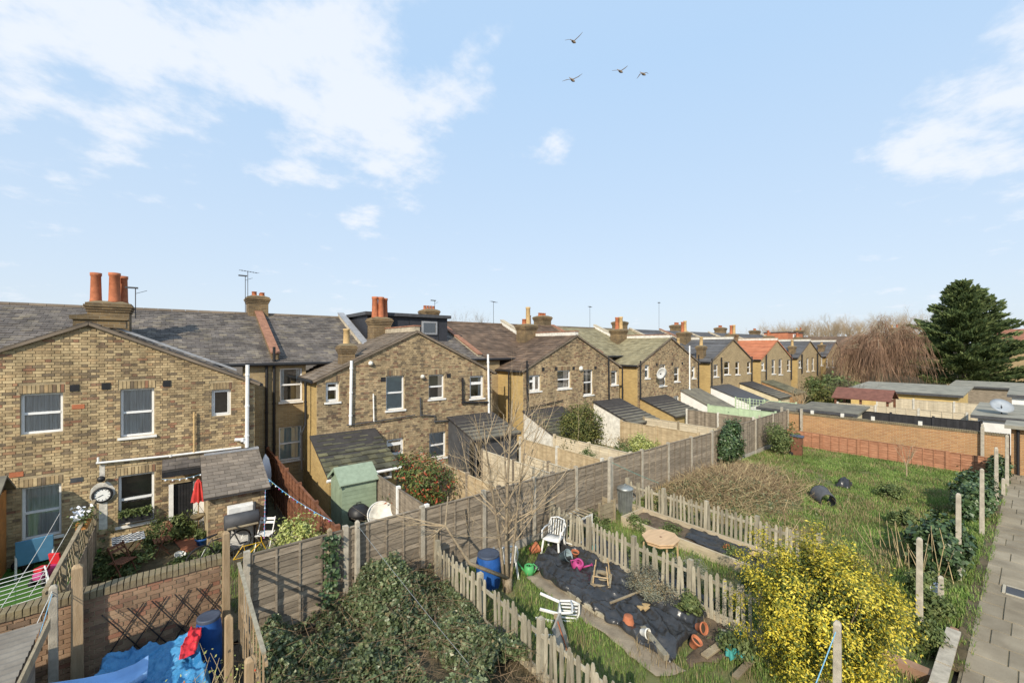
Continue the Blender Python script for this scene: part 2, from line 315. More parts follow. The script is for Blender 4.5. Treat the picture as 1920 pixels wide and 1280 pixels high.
MT = dict(
    mortar=M('mortar', (.40, .32, .2), .95, .3, 3, .4, 50),
    stock=ISL('stock_brick', [(0, (.17, .125, .08)), (.09, (.23, .165, .095)), (.18, (.34, .24, .12)), (.45, (.43, .31, .155)), (.75, (.52, .39, .2)), (.9, (.42, .28, .13)), (.95, (.30, .135, .07)), (1, (.2, .14, .085))], .9, 6, .25, stain=.3, sat=.9),
    stock2=ISL('stock_brick_brown', [(0, (.17, .125, .08)), (.12, (.25, .18, .1)), (.3, (.34, .245, .13)), (.65, (.44, .325, .17)), (.85, (.37, .25, .125)), (.94, (.25, .13, .07)), (1, (.16, .11, .07))], .9, 6, .25, stain=.3, sat=.88),
    redbrick=ISL('garden_wall_brick', [(0, (.2, .13, .085)), (.3, (.26, .165, .105)), (.7, (.31, .21, .135)), (.92, (.26, .125, .08)), (1, (.18, .13, .09))], .9, 3, .3),
    far_brick=BRICK('far_stock_brick', (.43, .32, .17), (.30, .215, .115), (.42, .35, .24), (.2, .15, .09), soot=.5),
    side_brick=BRICK('yellow_stock_brick', (.52, .37, .15), (.42, .29, .115), (.42, .33, .2), (.2, .14, .07), soot=.35),
    orange_brick=BRICK('orange_wall_brick', (.46, .255, .115), (.34, .17, .08), (.5, .4, .26), (.3, .2, .1), soot=.6),
    slate=ISL('slate', [(0, (.12, .105, .095)), (.5, (.155, .135, .12)), (.85, (.19, .165, .14)), (1, (.235, .2, .15))], .75, 5, .2, .25, 25, spec=.3, stain=.35),
    slate_deck=M('slate_deck', (.05, .046, .045), .9),
    lean_slate=ISL('lean_to_slate', [(0, (.16, .135, .11)), (.5, (.2, .17, .14)), (1, (.25, .21, .17))], .8, 3, .2, .2, 30),
    moss_slate=ISL('mossy_slate', [(0, (.06, .06, .045)), (.4, (.09, .088, .06)), (.75, (.115, .11, .07)), (1, (.16, .15, .08))], .9, 2, .45, .5, 30),
    brown_slate=ISL('brown_slate', [(0, (.13, .105, .08)), (.5, (.165, .13, .098)), (1, (.2, .16, .12))], .8, 1.2, .3, .3, 25),
    brown_tile=ISL('brown_tile', [(0, (.095, .066, .047)), (.5, (.125, .086, .06)), (1, (.165, .112, .076))], .85, 1.5, .3, .3, 30),
    olive_tile=ISL('olive_tile', [(0, (.2, .175, .105)), (.5, (.245, .215, .13)), (1, (.29, .255, .155))], .85, 2, .2, .3, 30),
    grey_tile=ISL('grey_tile', [(0, (.10, .10, .105)), (1, (.145, .145, .15))], .75, 2, .2, .2, 30),
    orange_tile=ISL('orange_tile', [(0, (.40, .15, .08)), (1, (.5, .2, .105))], .85, 2, .15, .2, 30),
    redbrown_tile=ISL('redbrown_tile', [(0, (.19, .085, .055)), (1, (.27, .125, .08))], .85, 2, .2, .2, 30),
    ridgered=M('old_red_coping', (.30, .15, .095), .9, .25, 5, .3, 30), terracotta=M('terracotta', (.42, .145, .07), .8, .2, 6, .15, 30),
    buff=M('buff_clay', (.50, .35, .17), .85, .2, 6, .15, 30),
    stack=BRICK('chimney_brick', (.25, .17, .085), (.15, .10, .055), (.27, .22, .15), (.075, .062, .042), soot=.95),
    lichen=M('mossy_flaunching', (.15, .12, .08), .95, .4, 5, .5, 25, col2=(.24, .195, .11)),
    lead=M('lead', (.30, .31, .33), .6, .2, 4, .15, 20), coping=M('stone_coping', (.45, .39, .29), .9, .25, 4, .3, 30),
    upvc=M('white_upvc', (.80, .80, .79), .4, .05, 8, 0), white=M('white_paint', (.78, .77, .74), .6, .1, 6, .1, 40), dirty_white=M('dirty_white', (.66, .64, .58), .75, .2, 5, .2, 30),
    black=M('black_plastic', (.022, .022, .024), .5, .2, 8, .05), dark=M('dark_interior', (.03, .028, .026), .9, .2, 4, 0), darkgrey=M('dark_grey', (.07, .072, .078), .6, .2, 5, .1),
    glass=GLASS('window_glass'), room=M('room_shade', (.2, .165, .125), .95, .3, 2, 0), curtain=M('net_curtain', (.78, .79, .78), .9, .16, 2, .3, 12, stretch=(14, 14, .6)),
    blind=M('teal_blind', (.42, .55, .57), .8, .12, 3, .1), drape=M('warm_drape', (.38, .28, .2), .9, .25, 3, .2, stretch=(10, 10, .5)),
    concrete=M('concrete_post', (.40, .36, .29), .95, .22, 7, .4, 70), concrete_light=M('pale_concrete', (.56, .53, .46), .95, .2, 7, .3, 60), gravelboard=M('gravel_board', (.36, .33, .28), .95, .2, 5, .3, 40),
    fence=M('weathered_fence', (.165, .135, .10), .9, .0, 3, .4, 18, col2=(.30, .25, .19), island=.28, stretch=(1, 1, 6)),
    fence_tan=M('tan_fence', (.36, .27, .16), .9, 0, 3, .3, 18, col2=(.52, .41, .255), island=.12, stretch=(1, 1, 4)),
    fence_pale=M('pale_fence', (.46, .39, .28), .9, 0, 3, .3, 18, col2=(.6, .52, .38), island=.12, stretch=(1, 1, 4)),
    fence_brown=M('red_brown_fence', (.12, .05, .028), .85, 0, 3, .3, 18, col2=(.22, .095, .05), island=.2, stretch=(1, 1, 5)),
    fence_orange=M('orange_stained_fence', (.30, .135, .075), .85, 0, 4, .3, 18, col2=(.45, .225, .13), island=.16, stretch=(1, 1, 5)),
    fence_black=M('black_fence', (.03, .03, .033), .8, .2, 4, .2, 20, island=.2), fence_green=M('sage_fence', (.44, .55, .36), .8, .1, 4, .1, 20, island=.06),
    picket=M('picket_timber', (.25, .22, .16), .9, 0, 4, .4, 25, col2=(.42, .38, .285), island=.28, stretch=(3, 3, .6)),
    timber=M('sawn_timber', (.30, .21, .12), .85, 0, 4, .3, 30, col2=(.43, .32, .2), island=.12, stretch=(3, 3, .5)),
    timber_old=M('old_timber', (.22, .175, .115), .9, 0, 4, .4, 30, col2=(.36, .3, .2), island=.15), sleeper=M('bed_board', (.36, .30, .21), .9, 0, 3, .4, 20, col2=(.52, .44, .31), stretch=(.6, .6, 4)),
    shed=M('sage_shed', (.26, .33, .23), .7, .12, 4, .15, 30, island=.08), shed_roof=M('green_felt', (.26, .32, .235), .9, .12, 8, .3, 80),
    felt=M('roof_felt', (.12, .112, .092), .95, .3, 2, .4, 60, col2=(.21, .195, .15)), grey_roof=M('grey_felt_roof', (.19, .185, .155), .95, .25, 1.6, .4, 60, col2=(.33, .31, .25), detail=8),
    render_white=M('white_render', (.75, .74, .71), .85, .08, 3, .15, 40), render_cream=M('cream_render', (.62, .54, .36), .85, .1, 3, .15, 40), render_yellow=M('yellow_render', (.58, .42, .17), .85, .12, 3, .2, 40),
    bark=M('bark', (.17, .13, .09), .95, 0, 14, .5, 30, col2=(.33, .27, .18)), twig=M('pale_twig', (.36, .28, .18), .9, .25, 9, .2), darktwig=M('dark_twig', (.12, .09, .07), .95, .25, 6, .1), cane=M('bramble_cane', (.22, .15, .09), .9, .3, 6, 0, island=.35), dryweed=M('dry_stalk', (.47, .37, .21), .9, .2, 6, 0, island=.25),
    bramble=ISL('bramble_leaf', [(0, (.055, .08, .032)), (.3, (.10, .135, .058)), (.65, (.155, .195, .09)), (.9, (.235, .265, .14)), (1, (.28, .21, .11))], .4, 1.2, .3, 0, trans=.18, spec=.5),
    ivy=ISL('ivy_leaf', [(0, (.035, .065, .025)), (.5, (.06, .105, .04)), (.9, (.10, .155, .06)), (1, (.15, .19, .08))], .4, 1.5, .3, 0, trans=.15, spec=.5),
    yellow=ISL('variegated_leaf', [(0, (.09, .125, .025)), (.24, (.19, .22, .04)), (.42, (.46, .41, .045)), (.7, (.68, .54, .045)), (1, (.76, .63, .11))], .5, 1.4, .3, 0, trans=.25, spec=.4),
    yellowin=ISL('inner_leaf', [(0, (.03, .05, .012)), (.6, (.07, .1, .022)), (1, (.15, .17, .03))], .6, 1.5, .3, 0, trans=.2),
    lime=ISL('golden_leaf', [(0, (.2, .24, .06)), (.5, (.42, .45, .13)), (1, (.6, .6, .28))], .5, 2, .2, 0, trans=.25), redleaf=ISL('photinia_leaf', [(0, (.05, .09, .025)), (.4, (.10, .15, .04)), (.72, (.18, .2, .06)), (.84, (.38, .11, .05)), (1, (.5, .09, .05))], .5, 2, .2, 0, trans=.2),
    shrub=ISL('shrub_leaf', [(0, (.065, .095, .03)), (.6, (.125, .165, .055)), (1, (.21, .24, .09))], .6, 2, .3, 0, trans=.2), olive=ISL('olive_shrub_leaf', [(0, (.06, .075, .02)), (.6, (.115, .13, .035)), (1, (.22, .2, .06))], .6, 2, .3, 0, trans=.2),
    grey_leaf=ISL('lavender_leaf', [(0, (.13, .14, .10)), (.6, (.22, .23, .165)), (1, (.33, .32, .25))], .7, 2, .2, 0, trans=.2),
    conifer=ISL('conifer_spray', [(0, (.07, .10, .045)), (.5, (.13, .18, .07)), (.85, (.21, .265, .095)), (1, (.28, .32, .13))], .65, .5, .3, 0, trans=.35),
    willow=M('willow_twig', (.28, .175, .115), .95, .35, .8, 0, island=.4),
    grass=ISL('grass_blade', [(0, (.12, .20, .045)), (.5, (.185, .285, .065)), (.85, (.26, .33, .095)), (1, (.42, .37, .18))], .6, .9, .38, 0, trans=.3),
    drygrass=ISL('dry_grass', [(0, (.17, .12, .06)), (.5, (.32, .24, .13)), (1, (.47, .37, .21))], .8, 1, .3, 0, trans=.25),
    lawn=M('turf', (.09, .115, .035), .95, 0, 1.3, .6, 30, col2=(.18, .165, .075), col3=(.25, .195, .115)), soil=M('soil', (.075, .055, .038), .95, 0, 3, .8, 25, col2=(.165, .125, .085)),
    litter=M('leaf_litter', (.06, .052, .03), .95, 0, 4, .8, 20, col2=(.15, .115, .065)), mud=M('trodden_path', (.21, .17, .12), .95, 0, 3, .6, 40, col2=(.32, .265, .19)),
    patio=M('mossy_patio', (.14, .13, .065), .95, 0, 2, .5, 30, col2=(.25, .225, .15)), slab=M('paving_slab', (.2, .165, .115), .95, 0, 1.1, .35, 60, col2=(.34, .29, .21), island=.1, detail=8), joint=M('mossy_joint', (.17, .145, .095), .95, .3, 10, .5, 60), slabpale=M('pale_slab', (.40, .36, .28), .95, .15, 3, .25, 60),
    astro=M('artificial_turf', (.05, .14, .02), .9, .2, 30, .4, 200),
    plasticwhite=M('white_plastic', (.70, .695, .67), .5, .14, 4, .05), blue=M('blue_plastic', (.02, .09, .31), .45, .25, 3, .1), lid=M('dark_lid', (.06, .075, .11), .5, .2, 4, 0),
    tarp=M('blue_tarp', (.025, .16, .36), .42, 0, 3, 1.0, 16, col2=(.08, .29, .5), spec=.45), slide=M('light_blue_plastic', (.26, .47, .80), .45, .12, 3, .1), pink=M('pink_plastic', (.42, .06, .2), .5, .1, 5, 0), red=M('red_cloth', (.52, .05, .045), .7, .2, 4, .1), redplastic=M('red_plastic', (.55, .03, .04), .4, .1, 4, 0),
    green=M('green_plastic', (.08, .36, .12), .5, .1, 4, 0), teal=M('teal_netting', (.06, .30, .27), .7, .25, 6, .5, 30), greybucket=M('grey_bucket', (.22, .29, .31), .5, .1, 4, 0), bluegrey=M('blue_board', (.09, .24, .40), .6, .12, 3, 0), skyblue=M('blue_toy', (.03, .28, .7), .4, .1, 3, 0),
    sheet=M('black_polythene', (.03, .03, .031), .3, .4, 3, .5, 11, spec=.6), table=M('table_top', (.56, .38, .22), .6, .12, 3, .15, 30, stretch=(.6, 4, 1)), tableleg=M('pale_pine', (.5, .36, .2), .7, .15, 6, .1), galv=M('galvanised', (.33, .35, .34), .45, .2, 6, .1, 30, metal=.6), iron=M('black_iron', (.025, .025, .027), .45, .2, 6, .05),
    orangetimber=M('orange_timber', (.45, .2, .06), .7, .2, 4, .2), yellowpaint=M('yellow_paint', (.7, .43, .02), .45, .1, 4, 0), rope=M('rope', (.62, .6, .55), .9, .1, 20, 0), bluerope=M('blue_rope', (.2, .42, .6), .8, .1, 20, 0), feather=M('feather', (.20, .155, .11), .9, .25, 8, 0), wingdark=M('dark_feather', (.10, .085, .075), .9, .2, 8, 0),
    hip=M('rose_hip', (.5, .07, .03), .4, .2, 10, 0), soilpot=M('pot_soil', (.06, .045, .03), .95, .2, 20, .3), dormer=M('dormer_slate', (.035, .037, .045), .6, .15, 5, .15, 20), redroof=M('red_felt', (.17, .075, .055), .8, .2, 4, .2), mosswood=M('brown_wood', (.16, .07, .04), .8, .2, 5, .2), dishgrey=M('dish_grey', (.30, .33, .36), .5, .1, 4, 0), corr=M('corrugated_sheet', (.15, .135, .115), .85, .2, 3, .2, 30, col2=(.23, .21, .18)), paintpatch=M('flaky_white_paint', (.55, .52, .46), .9, .25, 9, .3, 30), clockface=M('clock_face', (.82, .81, .78), .5, .03, 3, 0), cloth=M('pale_cloth', (.78, .79, .82), .8, .08, 4, .3, 8),
)
# ================================================================== setting
YG, YM, YR = 16.2, 18.3, 23.0          # gable face, main rear wall, main ridge
ZE, ZA, ZME, ZMR = 4.43, 6.25, 5.03, 7.12
D, HALF = 9.72, 3.9
SL = (ZMR - ZME) / (YR - YM)
YB = 9.15                               # boundary fence line
def AX(n): return -1.92 + D * n
def struct(name, mb, mat, **k):
    o = mb.build(name, mat, **k); o['kind'] = 'structure'; return o
struct('ground', MB().quad((-700, -300, -.06), (900, -300, -.06), (900, 900, -.06), (-700, 900, -.06)), MT['soil'])
def sheet(name, x0, x1, y0, y1, z, mat, step=.5, amp=.03, kind='structure', bumps=()):
    nx, ny = max(2, int((x1 - x0) / step)), max(2, int((y1 - y0) / step)); vs = []; fs = []
    for j in range(ny + 1):
        for i in range(nx + 1):
            x, y = x0 + (x1 - x0) * i / nx, y0 + (y1 - y0) * j / ny
            h = z + amp * (mnoise.noise((x * .9, y * .9, 1.3)) + .5 * mnoise.noise((x * 2.7, y * 2.7, 4)))
            for (bx, by, br, bh) in bumps: h += bh * math.exp(-((x - bx) ** 2 + (y - by) ** 2) / (br * br))
            vs.append((x, y, h))
    for j in range(ny):
        for i in range(nx): a = j * (nx + 1) + i; fs.append((a, a + 1, a + nx + 2, a + nx + 1))
    o = MB().add(vs, fs).build(name, mat, smooth=True); o['kind'] = kind; return o
BR = [(3.5, 8.3, .8, .75), (2.9, 6.9, .9, .35), (3.6, 5.6, .9, .3), (2.2, 5.2, .8, .3), (1.4, 7.9, .7, .25), (3.2, 4.0, 1.0, .3), (1.6, 3.5, 1.0, .35), (2.8, 2.4, 1.0, .3)]
HEAP = [(14.9, 7.6, 1.5, .55), (17.2, 7.5, 1.6, .5), (16, 5.9, 1.3, .25), (19.5, 7.6, 1.3, .3)]
def heap(x, y): return sum(bh * math.exp(-((x - bx) ** 2 + (y - by) ** 2) / (br * br)) for (bx, by, br, bh) in HEAP)
sheet('bramble_garden_ground', .9, 4.68, -1, YB, 0.0, MT['litter'], step=.25, amp=.03, bumps=BR)
sheet('grass_garden_ground', 4.68, 8.5, -.5, YB, 0.0, MT['lawn'], amp=.03)
sheet('bed_garden_ground', 8.5, 12.1, .9, YB, 0.0, MT['lawn'], amp=.03)
sheet('lawn', 12.1, 28.5, .85, YB + .3, 0.0, MT['lawn'], amp=.05, bumps=HEAP)
sheet('tarpaulin_garden_ground', -6, .9, 2, 9.4, 0.0, MT['soil'], amp=.03)
sheet('cottage_garden_ground', -1.65, 1.98, 9.5, 16.2, .03, MT['litter'], amp=.03)
sheet('play_garden_ground', -9, -1.65, 9.5, 16.15, .02, MT['astro'], amp=.01)
sheet('patio', 1.98, 3.82, 9.3, 18.2, .0, MT['patio'], amp=.01)
sheet('house_gardens_ground', 3.82, 60, 9.3, 16.2, .0, MT['patio'], step=1, amp=.02)
sheet('rear_yard_ground', 28.6, 75, -40, 9.3, .0, MT['patio'], step=3, amp=.02)
# footpath of slabs beside the lawn
P = sheet('footpath', 4, 40, -3.2, .83, .043, MT['joint'], step=.8, amp=.001)
rs = random.Random(3)
slab_me = {}
def slab_mesh(w, l):
    k = (round(w, 2), round(l, 2))
    if k not in slab_me:
        m = MB(); b = .008; h = .03
        m.add([(-w/2, -l/2, 0), (w/2, -l/2, 0), (w/2, l/2, 0), (-w/2, l/2, 0), (-w/2+b, -l/2+b, h), (w/2-b, -l/2+b, h), (w/2-b, l/2-b, h), (-w/2+b, l/2-b, h)], [(4, 5, 6, 7), (0, 1, 5, 4), (1, 2, 6, 5), (2, 3, 7, 6), (3, 0, 4, 7)])
        slab_me[k] = (m.mesh('slab', MT['slab']), m.mesh('slab', MT['slabpale']))
    return slab_me[k]
x = 6.0; row = 0
while x < 34:
    w = .62; o_ = rs.choice((.24, .36, .48, .6, .72)); y = .80 - o_ - .45
    piece('slab', slab_mesh(w - .007, o_ - .008)[0], P, (x, .80 - o_ / 2, .024), (rs.uniform(-.012, .012), rs.uniform(-.012, .012), 0))
    pale = row in (5, 14)
    while y > -2.6:
        piece('slab', slab_mesh(w - .007, .893)[1 if pale else 0], P, (x, y, .026 + rs.uniform(-.002, .005)), (rs.uniform(-.006, .006), rs.uniform(-.01, .01), rs.uniform(-.006, .006)))
        y -= .9
    x += w; row += 1
struct('path_verge', MB().prism([(10.5, .79, .0), (28, .79, .0), (28, .96, .0), (10.5, .96, .0)], (0, 0, .045)), MT['litter'])
# ================================================================== brickwork
def cut(x0, x1, holes):
    segs = [(x0, x1)]
    for (a, b) in holes:
        ns = []
        for (s, e) in segs:
            if b <= s or a >= e: ns.append((s, e)); continue
            if a > s: ns.append((s, a))
            if b < e: ns.append((b, e))
        segs = ns
    return segs
def wall_boxes(mb, x0, x1, z0, z1, y0, y1, op):
    zs = sorted({z0, z1} | {min(max(z, z0), z1) for o in op for z in (o[2], o[3])})
    for a, b in zip(zs, zs[1:]):
        if b - a < 1e-4: continue
        zm = (a + b) / 2
        for (s, e) in cut(x0, x1, [(o[0], o[1]) for o in op if o[2] < zm < o[3]]): mb.box(s, e, y0, y1, a, b)
BRK = {}
def brick_me(mat):
    if mat not in BRK:
        BRK[mat] = MB().add([(-.5, .01, -.5), (.5, .01, -.5), (.5, .01, .5), (-.5, .01, .5), (-.49, -.013, -.47), (.49, -.013, -.47), (.49, -.013, .47), (-.49, -.013, .47)],
                            [(4, 5, 6, 7), (0, 1, 5, 4), (1, 2, 6, 5), (2, 3, 7, 6), (3, 0, 4, 7)]).mesh('brick', MT[mat])
    return BRK[mat]
def lay_bricks(parent, y, x0, x1, z0, top, op, mat, seed=1, nparts=300, arches=(), rough=.0):
    """bricks proud of the mortar on a wall facing -y; the nearest as parts, the others joined"""
    r = random.Random(seed); lst = []; zmax = max(top(x0), top(x1), top((x0 + x1) / 2)); row = 0; z = z0
    holes = list(op) + [(a[0] - .04, a[1] + .04, a[2], a[2] + .225) for a in arches]
    while z < zmax:
        zc = z + .0375; hs = [(o[0], o[1]) for o in holes if o[2] - .03 < zc < o[3] + .03]
        for (s, e) in cut(x0, x1, hs):
            k = math.floor((s - x0) / .3375); xx = x0 + k * .3375 - (.17 if row % 2 else 0); head = False
            while xx < e:
                w = .1125 if head else .225; a, b = max(xx, s), min(xx + w, e); xx += w; head = not head
                if b - a < .04: continue
                if z + .07 > min(top(a), top(b)): continue
                lst.append(((a + b) / 2, zc, b - a - .011, .064))
        z += .075; row += 1
    for (a, b, zz) in arches:
        n = max(2, round((b - a + .06) / .076)); w = (b - a + .06) / n
        for i in range(n): lst.append((a - .03 + w * (i + .5), zz + .112, w - .01, .214))
    lst = [(x, zc, w, h, y + r.uniform(-.003, .003), r.uniform(-rough, rough)) for (x, zc, w, h) in lst]
    def near(b): d = ray(0, 0); v = Vector((b[0], y, b[1] - CAMH)); dep = v.x * FX + v.y * FY; sx = 960 + 785 * (v.x * FY - v.y * FX) / dep; sy = 650 - 785 * v.z / dep; return dep + (1000 if sx < 0 or sy > 1280 else 0)
    lst.sort(key=near); me = brick_me(mat)
    for (bx, bz, w, h, yy, t) in lst[:nparts]: piece('brick', me, parent, (bx, yy, bz), (0, t, 0), (w, 1, h))
    m = MB()
    for (bx, bz, w, h, yy, t) in lst[nparts:]:
        a, b = w / 2, h / 2
        m.add([(bx - a, yy + .01, bz - b), (bx + a, yy + .01, bz - b), (bx + a, yy + .01, bz + b), (bx - a, yy + .01, bz + b), (bx - a + .003, yy - .013, bz - b + .003), (bx + a - .003, yy - .013, bz - b + .003), (bx + a - .003, yy - .013, bz + b - .003), (bx - a + .003, yy - .013, bz + b - .003)],
              [(4, 5, 6, 7), (0, 1, 5, 4), (1, 2, 6, 5), (2, 3, 7, 6), (3, 0, 4, 7)])
    if m.v: m.build('brickwork', MT[mat], parent, kind='stuff')
def slope_tiles(m, o, u, v, lu, lv, tw, th, clip=None, thick=.014, r=None):
    """overlapping tiles on a slope: o corner at the eaves, u along, v up the slope"""
    o, u, v = Vector(o), Vector(u).normalized(), Vector(v).normalized(); n = u.cross(v)
    if n.z < 0: n = -n
    r = r or random.Random(5); rows = int(lv / th)
    for j in range(rows + 1):
        vv = j * th; off = -(tw / 2 if j % 2 else 0); i = 0
        while off + i * tw < lu:
            a, b = max(0, off + i * tw), min(lu, off + i * tw + tw); i += 1
            if b - a < .03: continue
            if clip and not clip((a + b) / 2, vv + th / 2): continue
            l = min(th * 1.15, lv - vv)
            if l < .03: continue
            k = r.uniform(.7, 1.5); a += .004; b -= .004; lift = n * thick * k * 1.6; base = n * .004
            p = [o + u * a + v * vv, o + u * b + v * vv, o + u * b + v * (vv + l), o + u * a + v * (vv + l)]
            m.add([p[0] + base, p[1] + base, p[2] + base, p[3] + base, p[0] + lift, p[1] + lift, p[2] + base * 1.5, p[3] + base * 1.5], [(4, 5, 6, 7), (0, 1, 5, 4), (1, 2, 6, 5), (3, 0, 4, 7)])
    return m
# ================================================================== house pieces
def window(par, x0, x1, z0, z1, yf, style='sash', sill=True, back='room', depth=.09, fw=.055, mat='upvc'):
    """frame (part) with panes, sill, curtain below it"""
    y = yf + depth; f = MB(); xm = (x0 + x1) / 2
    f.box(x0, x0 + fw, y, y + .06, z0, z1).box(x1 - fw, x1, y, y + .06, z0, z1).box(x0 + fw, x1 - fw, y, y + .06, z0, z0 + fw).box(x0 + fw, x1 - fw, y, y + .06, z1 - fw, z1)
    lights = []
    if style == 'sash': zm = z0 + (z1 - z0) * .5; f.box(x0 + fw, x1 - fw, y - .012, y + .055, zm - .03, zm + .03); lights = [(x0 + fw, x1 - fw, z0 + fw, zm - .03), (x0 + fw, x1 - fw, zm + .03, z1 - fw)]
    elif style == 'top': zm = z0 + (z1 - z0) * .66; f.box(x0 + fw, x1 - fw, y - .008, y + .055, zm - .03, zm + .03); lights = [(x0 + fw, x1 - fw, z0 + fw, zm - .03), (x0 + fw, x1 - fw, zm + .03, z1 - fw)]
    elif style == 'pair': f.box(xm - .035, xm + .035, y - .008, y + .055, z0 + fw, z1 - fw); zm = z0 + (z1 - z0) * .62; f.box(x0 + fw, xm - .035, y - .006, y + .05, zm - .025, zm + .025); lights = [(x0 + fw, xm - .035, z0 + fw, zm - .025), (x0 + fw, xm - .035, zm + .025, z1 - fw), (xm + .035, x1 - fw, z0 + fw, z1 - fw)]
    else: lights = [(x0 + fw, x1 - fw, z0 + fw, z1 - fw)]
    if style in ('one', 'top', 'pair'):
        for (a, b, c, d) in lights: f.box(a, b, y - .012, y + .03, c, c + .03).box(a, b, y - .012, y + .03, d - .03, d).box(a, a + .03, y - .012, y + .03, c + .03, d - .03).box(b - .03, b, y - .012, y + .03, c + .03, d - .03)
    w = f.build('window', MT[mat], par)
    for (a, b, c, d) in lights: MB().quad((a, y + .032, c), (b, y + .032, c), (b, y + .032, d), (a, y + .032, d)).build('pane', MT['glass'], w)
    if sill: MB().box(x0 - .06, x1 + .06, yf - .06, y - .002, z0 - .07, z0 - .003).build('sill', MT['white'], w)
    MB().quad((x0, y + .5, z0), (x1, y + .5, z0), (x1, y + .5, z1), (x0, y + .5, z1)).build('room_back', MT['room'], w)
    if back in ('curtain', 'blind'):
        m = MB(); n = 26; vs = []
        for i in range(n + 1):
            xx = x0 + (x1 - x0) * i / n; dy = .075 + (.018 * math.sin(i * 1.9) + .01 * math.sin(i * .8) if back == 'curtain' else 0); vs += [(xx, y + dy, z0), (xx, y + dy, z1)]
        m.add(vs, [(2 * i, 2 * i + 2, 2 * i + 3, 2 * i + 1) for i in range(n)]).build('curtain', MT[back], w)
    elif back == 'drapes':
        m = MB()
        for (a, b) in ((x0, x0 + (x1 - x0) * .22), (x1 - (x1 - x0) * .24, x1)):
            k = len(m.v); n = 8; vs = []
            for i in range(n + 1): xx = a + (b - a) * i / n; dy = .12 + .02 * math.sin(i * 2.1); vs += [(xx, y + dy, z0), (xx, y + dy, z1)]
            m.add(vs, [(2 * i, 2 * i + 2, 2 * i + 3, 2 * i + 1) for i in range(n)])
        m.build('curtain', MT['curtain'], w)
    return w
def pot_profile(r, h):
    return [(r * .8, 0), (r, 0), (r * 1.06, .05 * h), (r * .98, .1 * h), (r * .86, .88 * h), (r * .98, .9 * h), (r * 1.0, h), (r * .82, h), (r * .74, .6 * h)]
def chimney(par, x, y, w, d, z0, z1, pots, mat='stack'):
    c = MB().box(x - w / 2, x + w / 2, y - d / 2, y + d / 2, z0, z1 - .36)
    for i, e in enumerate((.03, .06, .09)): c.box(x - w / 2 - e, x + w / 2 + e, y - d / 2 - e, y + d / 2 + e, z1 - .36 + i * .08, z1 - .285 + i * .08)
    c.box(x - w / 2 - .05, x + w / 2 + .05, y - d / 2 - .05, y + d / 2 + .05, z1 - .125, z1 - .06)
    o = c.build('chimney', MT[mat], par, bevel=.006)
    f = MB(); a, b = w / 2 + .03, d / 2 + .03
    f.add([(x - a, y - b, z1 - .06), (x + a, y - b, z1 - .06), (x + a, y + b, z1 - .06), (x - a, y + b, z1 - .06), (x - a * .6, y - b * .6, z1 + .02), (x + a * .6, y - b * .6, z1 + .02), (x + a * .6, y + b * .6, z1 + .02), (x - a * .6, y + b * .6, z1 + .02)], [(4, 5, 6, 7), (0, 1, 5, 4), (1, 2, 6, 5), (2, 3, 7, 6), (3, 0, 4, 7)]).build('flaunching', MT['lichen'], o)
    for (dx, dy, h, r, m) in pots: MB().lathe(pot_profile(r, h), 16, (x + dx, y + dy, z1 - .03)).build('chimney_pot', MT[m], o, smooth=True)
    return o
def pipe(par, pts, r=.045, mat='white', name='drainpipe', n=8):
    m = MB().tube(pts, r, n)
    for i in range(1, len(pts) - 1):
        p = Vector(pts[i]); m.tube([p - Vector((0, 0, r * 1.1)), p + Vector((0, 0, r * 1.1))], r * 1.3, n)
    L = (Vector(pts[-1]) - Vector(pts[0]))
    if abs(L.z) > 1: # collars
        for k in (.12, .5, .86): p = Vector(pts[0]).lerp(Vector(pts[-1]), k) if len(pts) == 2 else Vector(pts[0]).lerp(Vector(pts[1]), k); m.tube([p - Vector((0, 0, .03)), p + Vector((0, 0, .03))], r * 1.25, n)
    return m.build(name, MT[mat], par, smooth=False)
def FP(px, py, y=None): return atY(px, py, YG if y is None else y)
def aerial(par, p, h, style=0):
    m = MB().tube([p, (p[0], p[1], p[2] + h)], .014, 5); z = p[2] + h
    if style == 0:
        m.tube([(p[0] - .35, p[1] - .2, z), (p[0] + .45, p[1] + .25, z)], .009, 4)
        for i in range(7): t = -.3 + i * .12; m.tube([(p[0] + t - .07, p[1] + t * .56 + .1, z), (p[0] + t + .07, p[1] + t * .56 - .1, z)], .006, 4)
    else: m.obox((p[0] - .1, p[1], z), (.34, .1, .05)).tube([(p[0], p[1], z - .2), (p[0] + .3, p[1] + .1, z - .06)], .008, 4)
    return m.build('aerial', MT['darkgrey'], par)
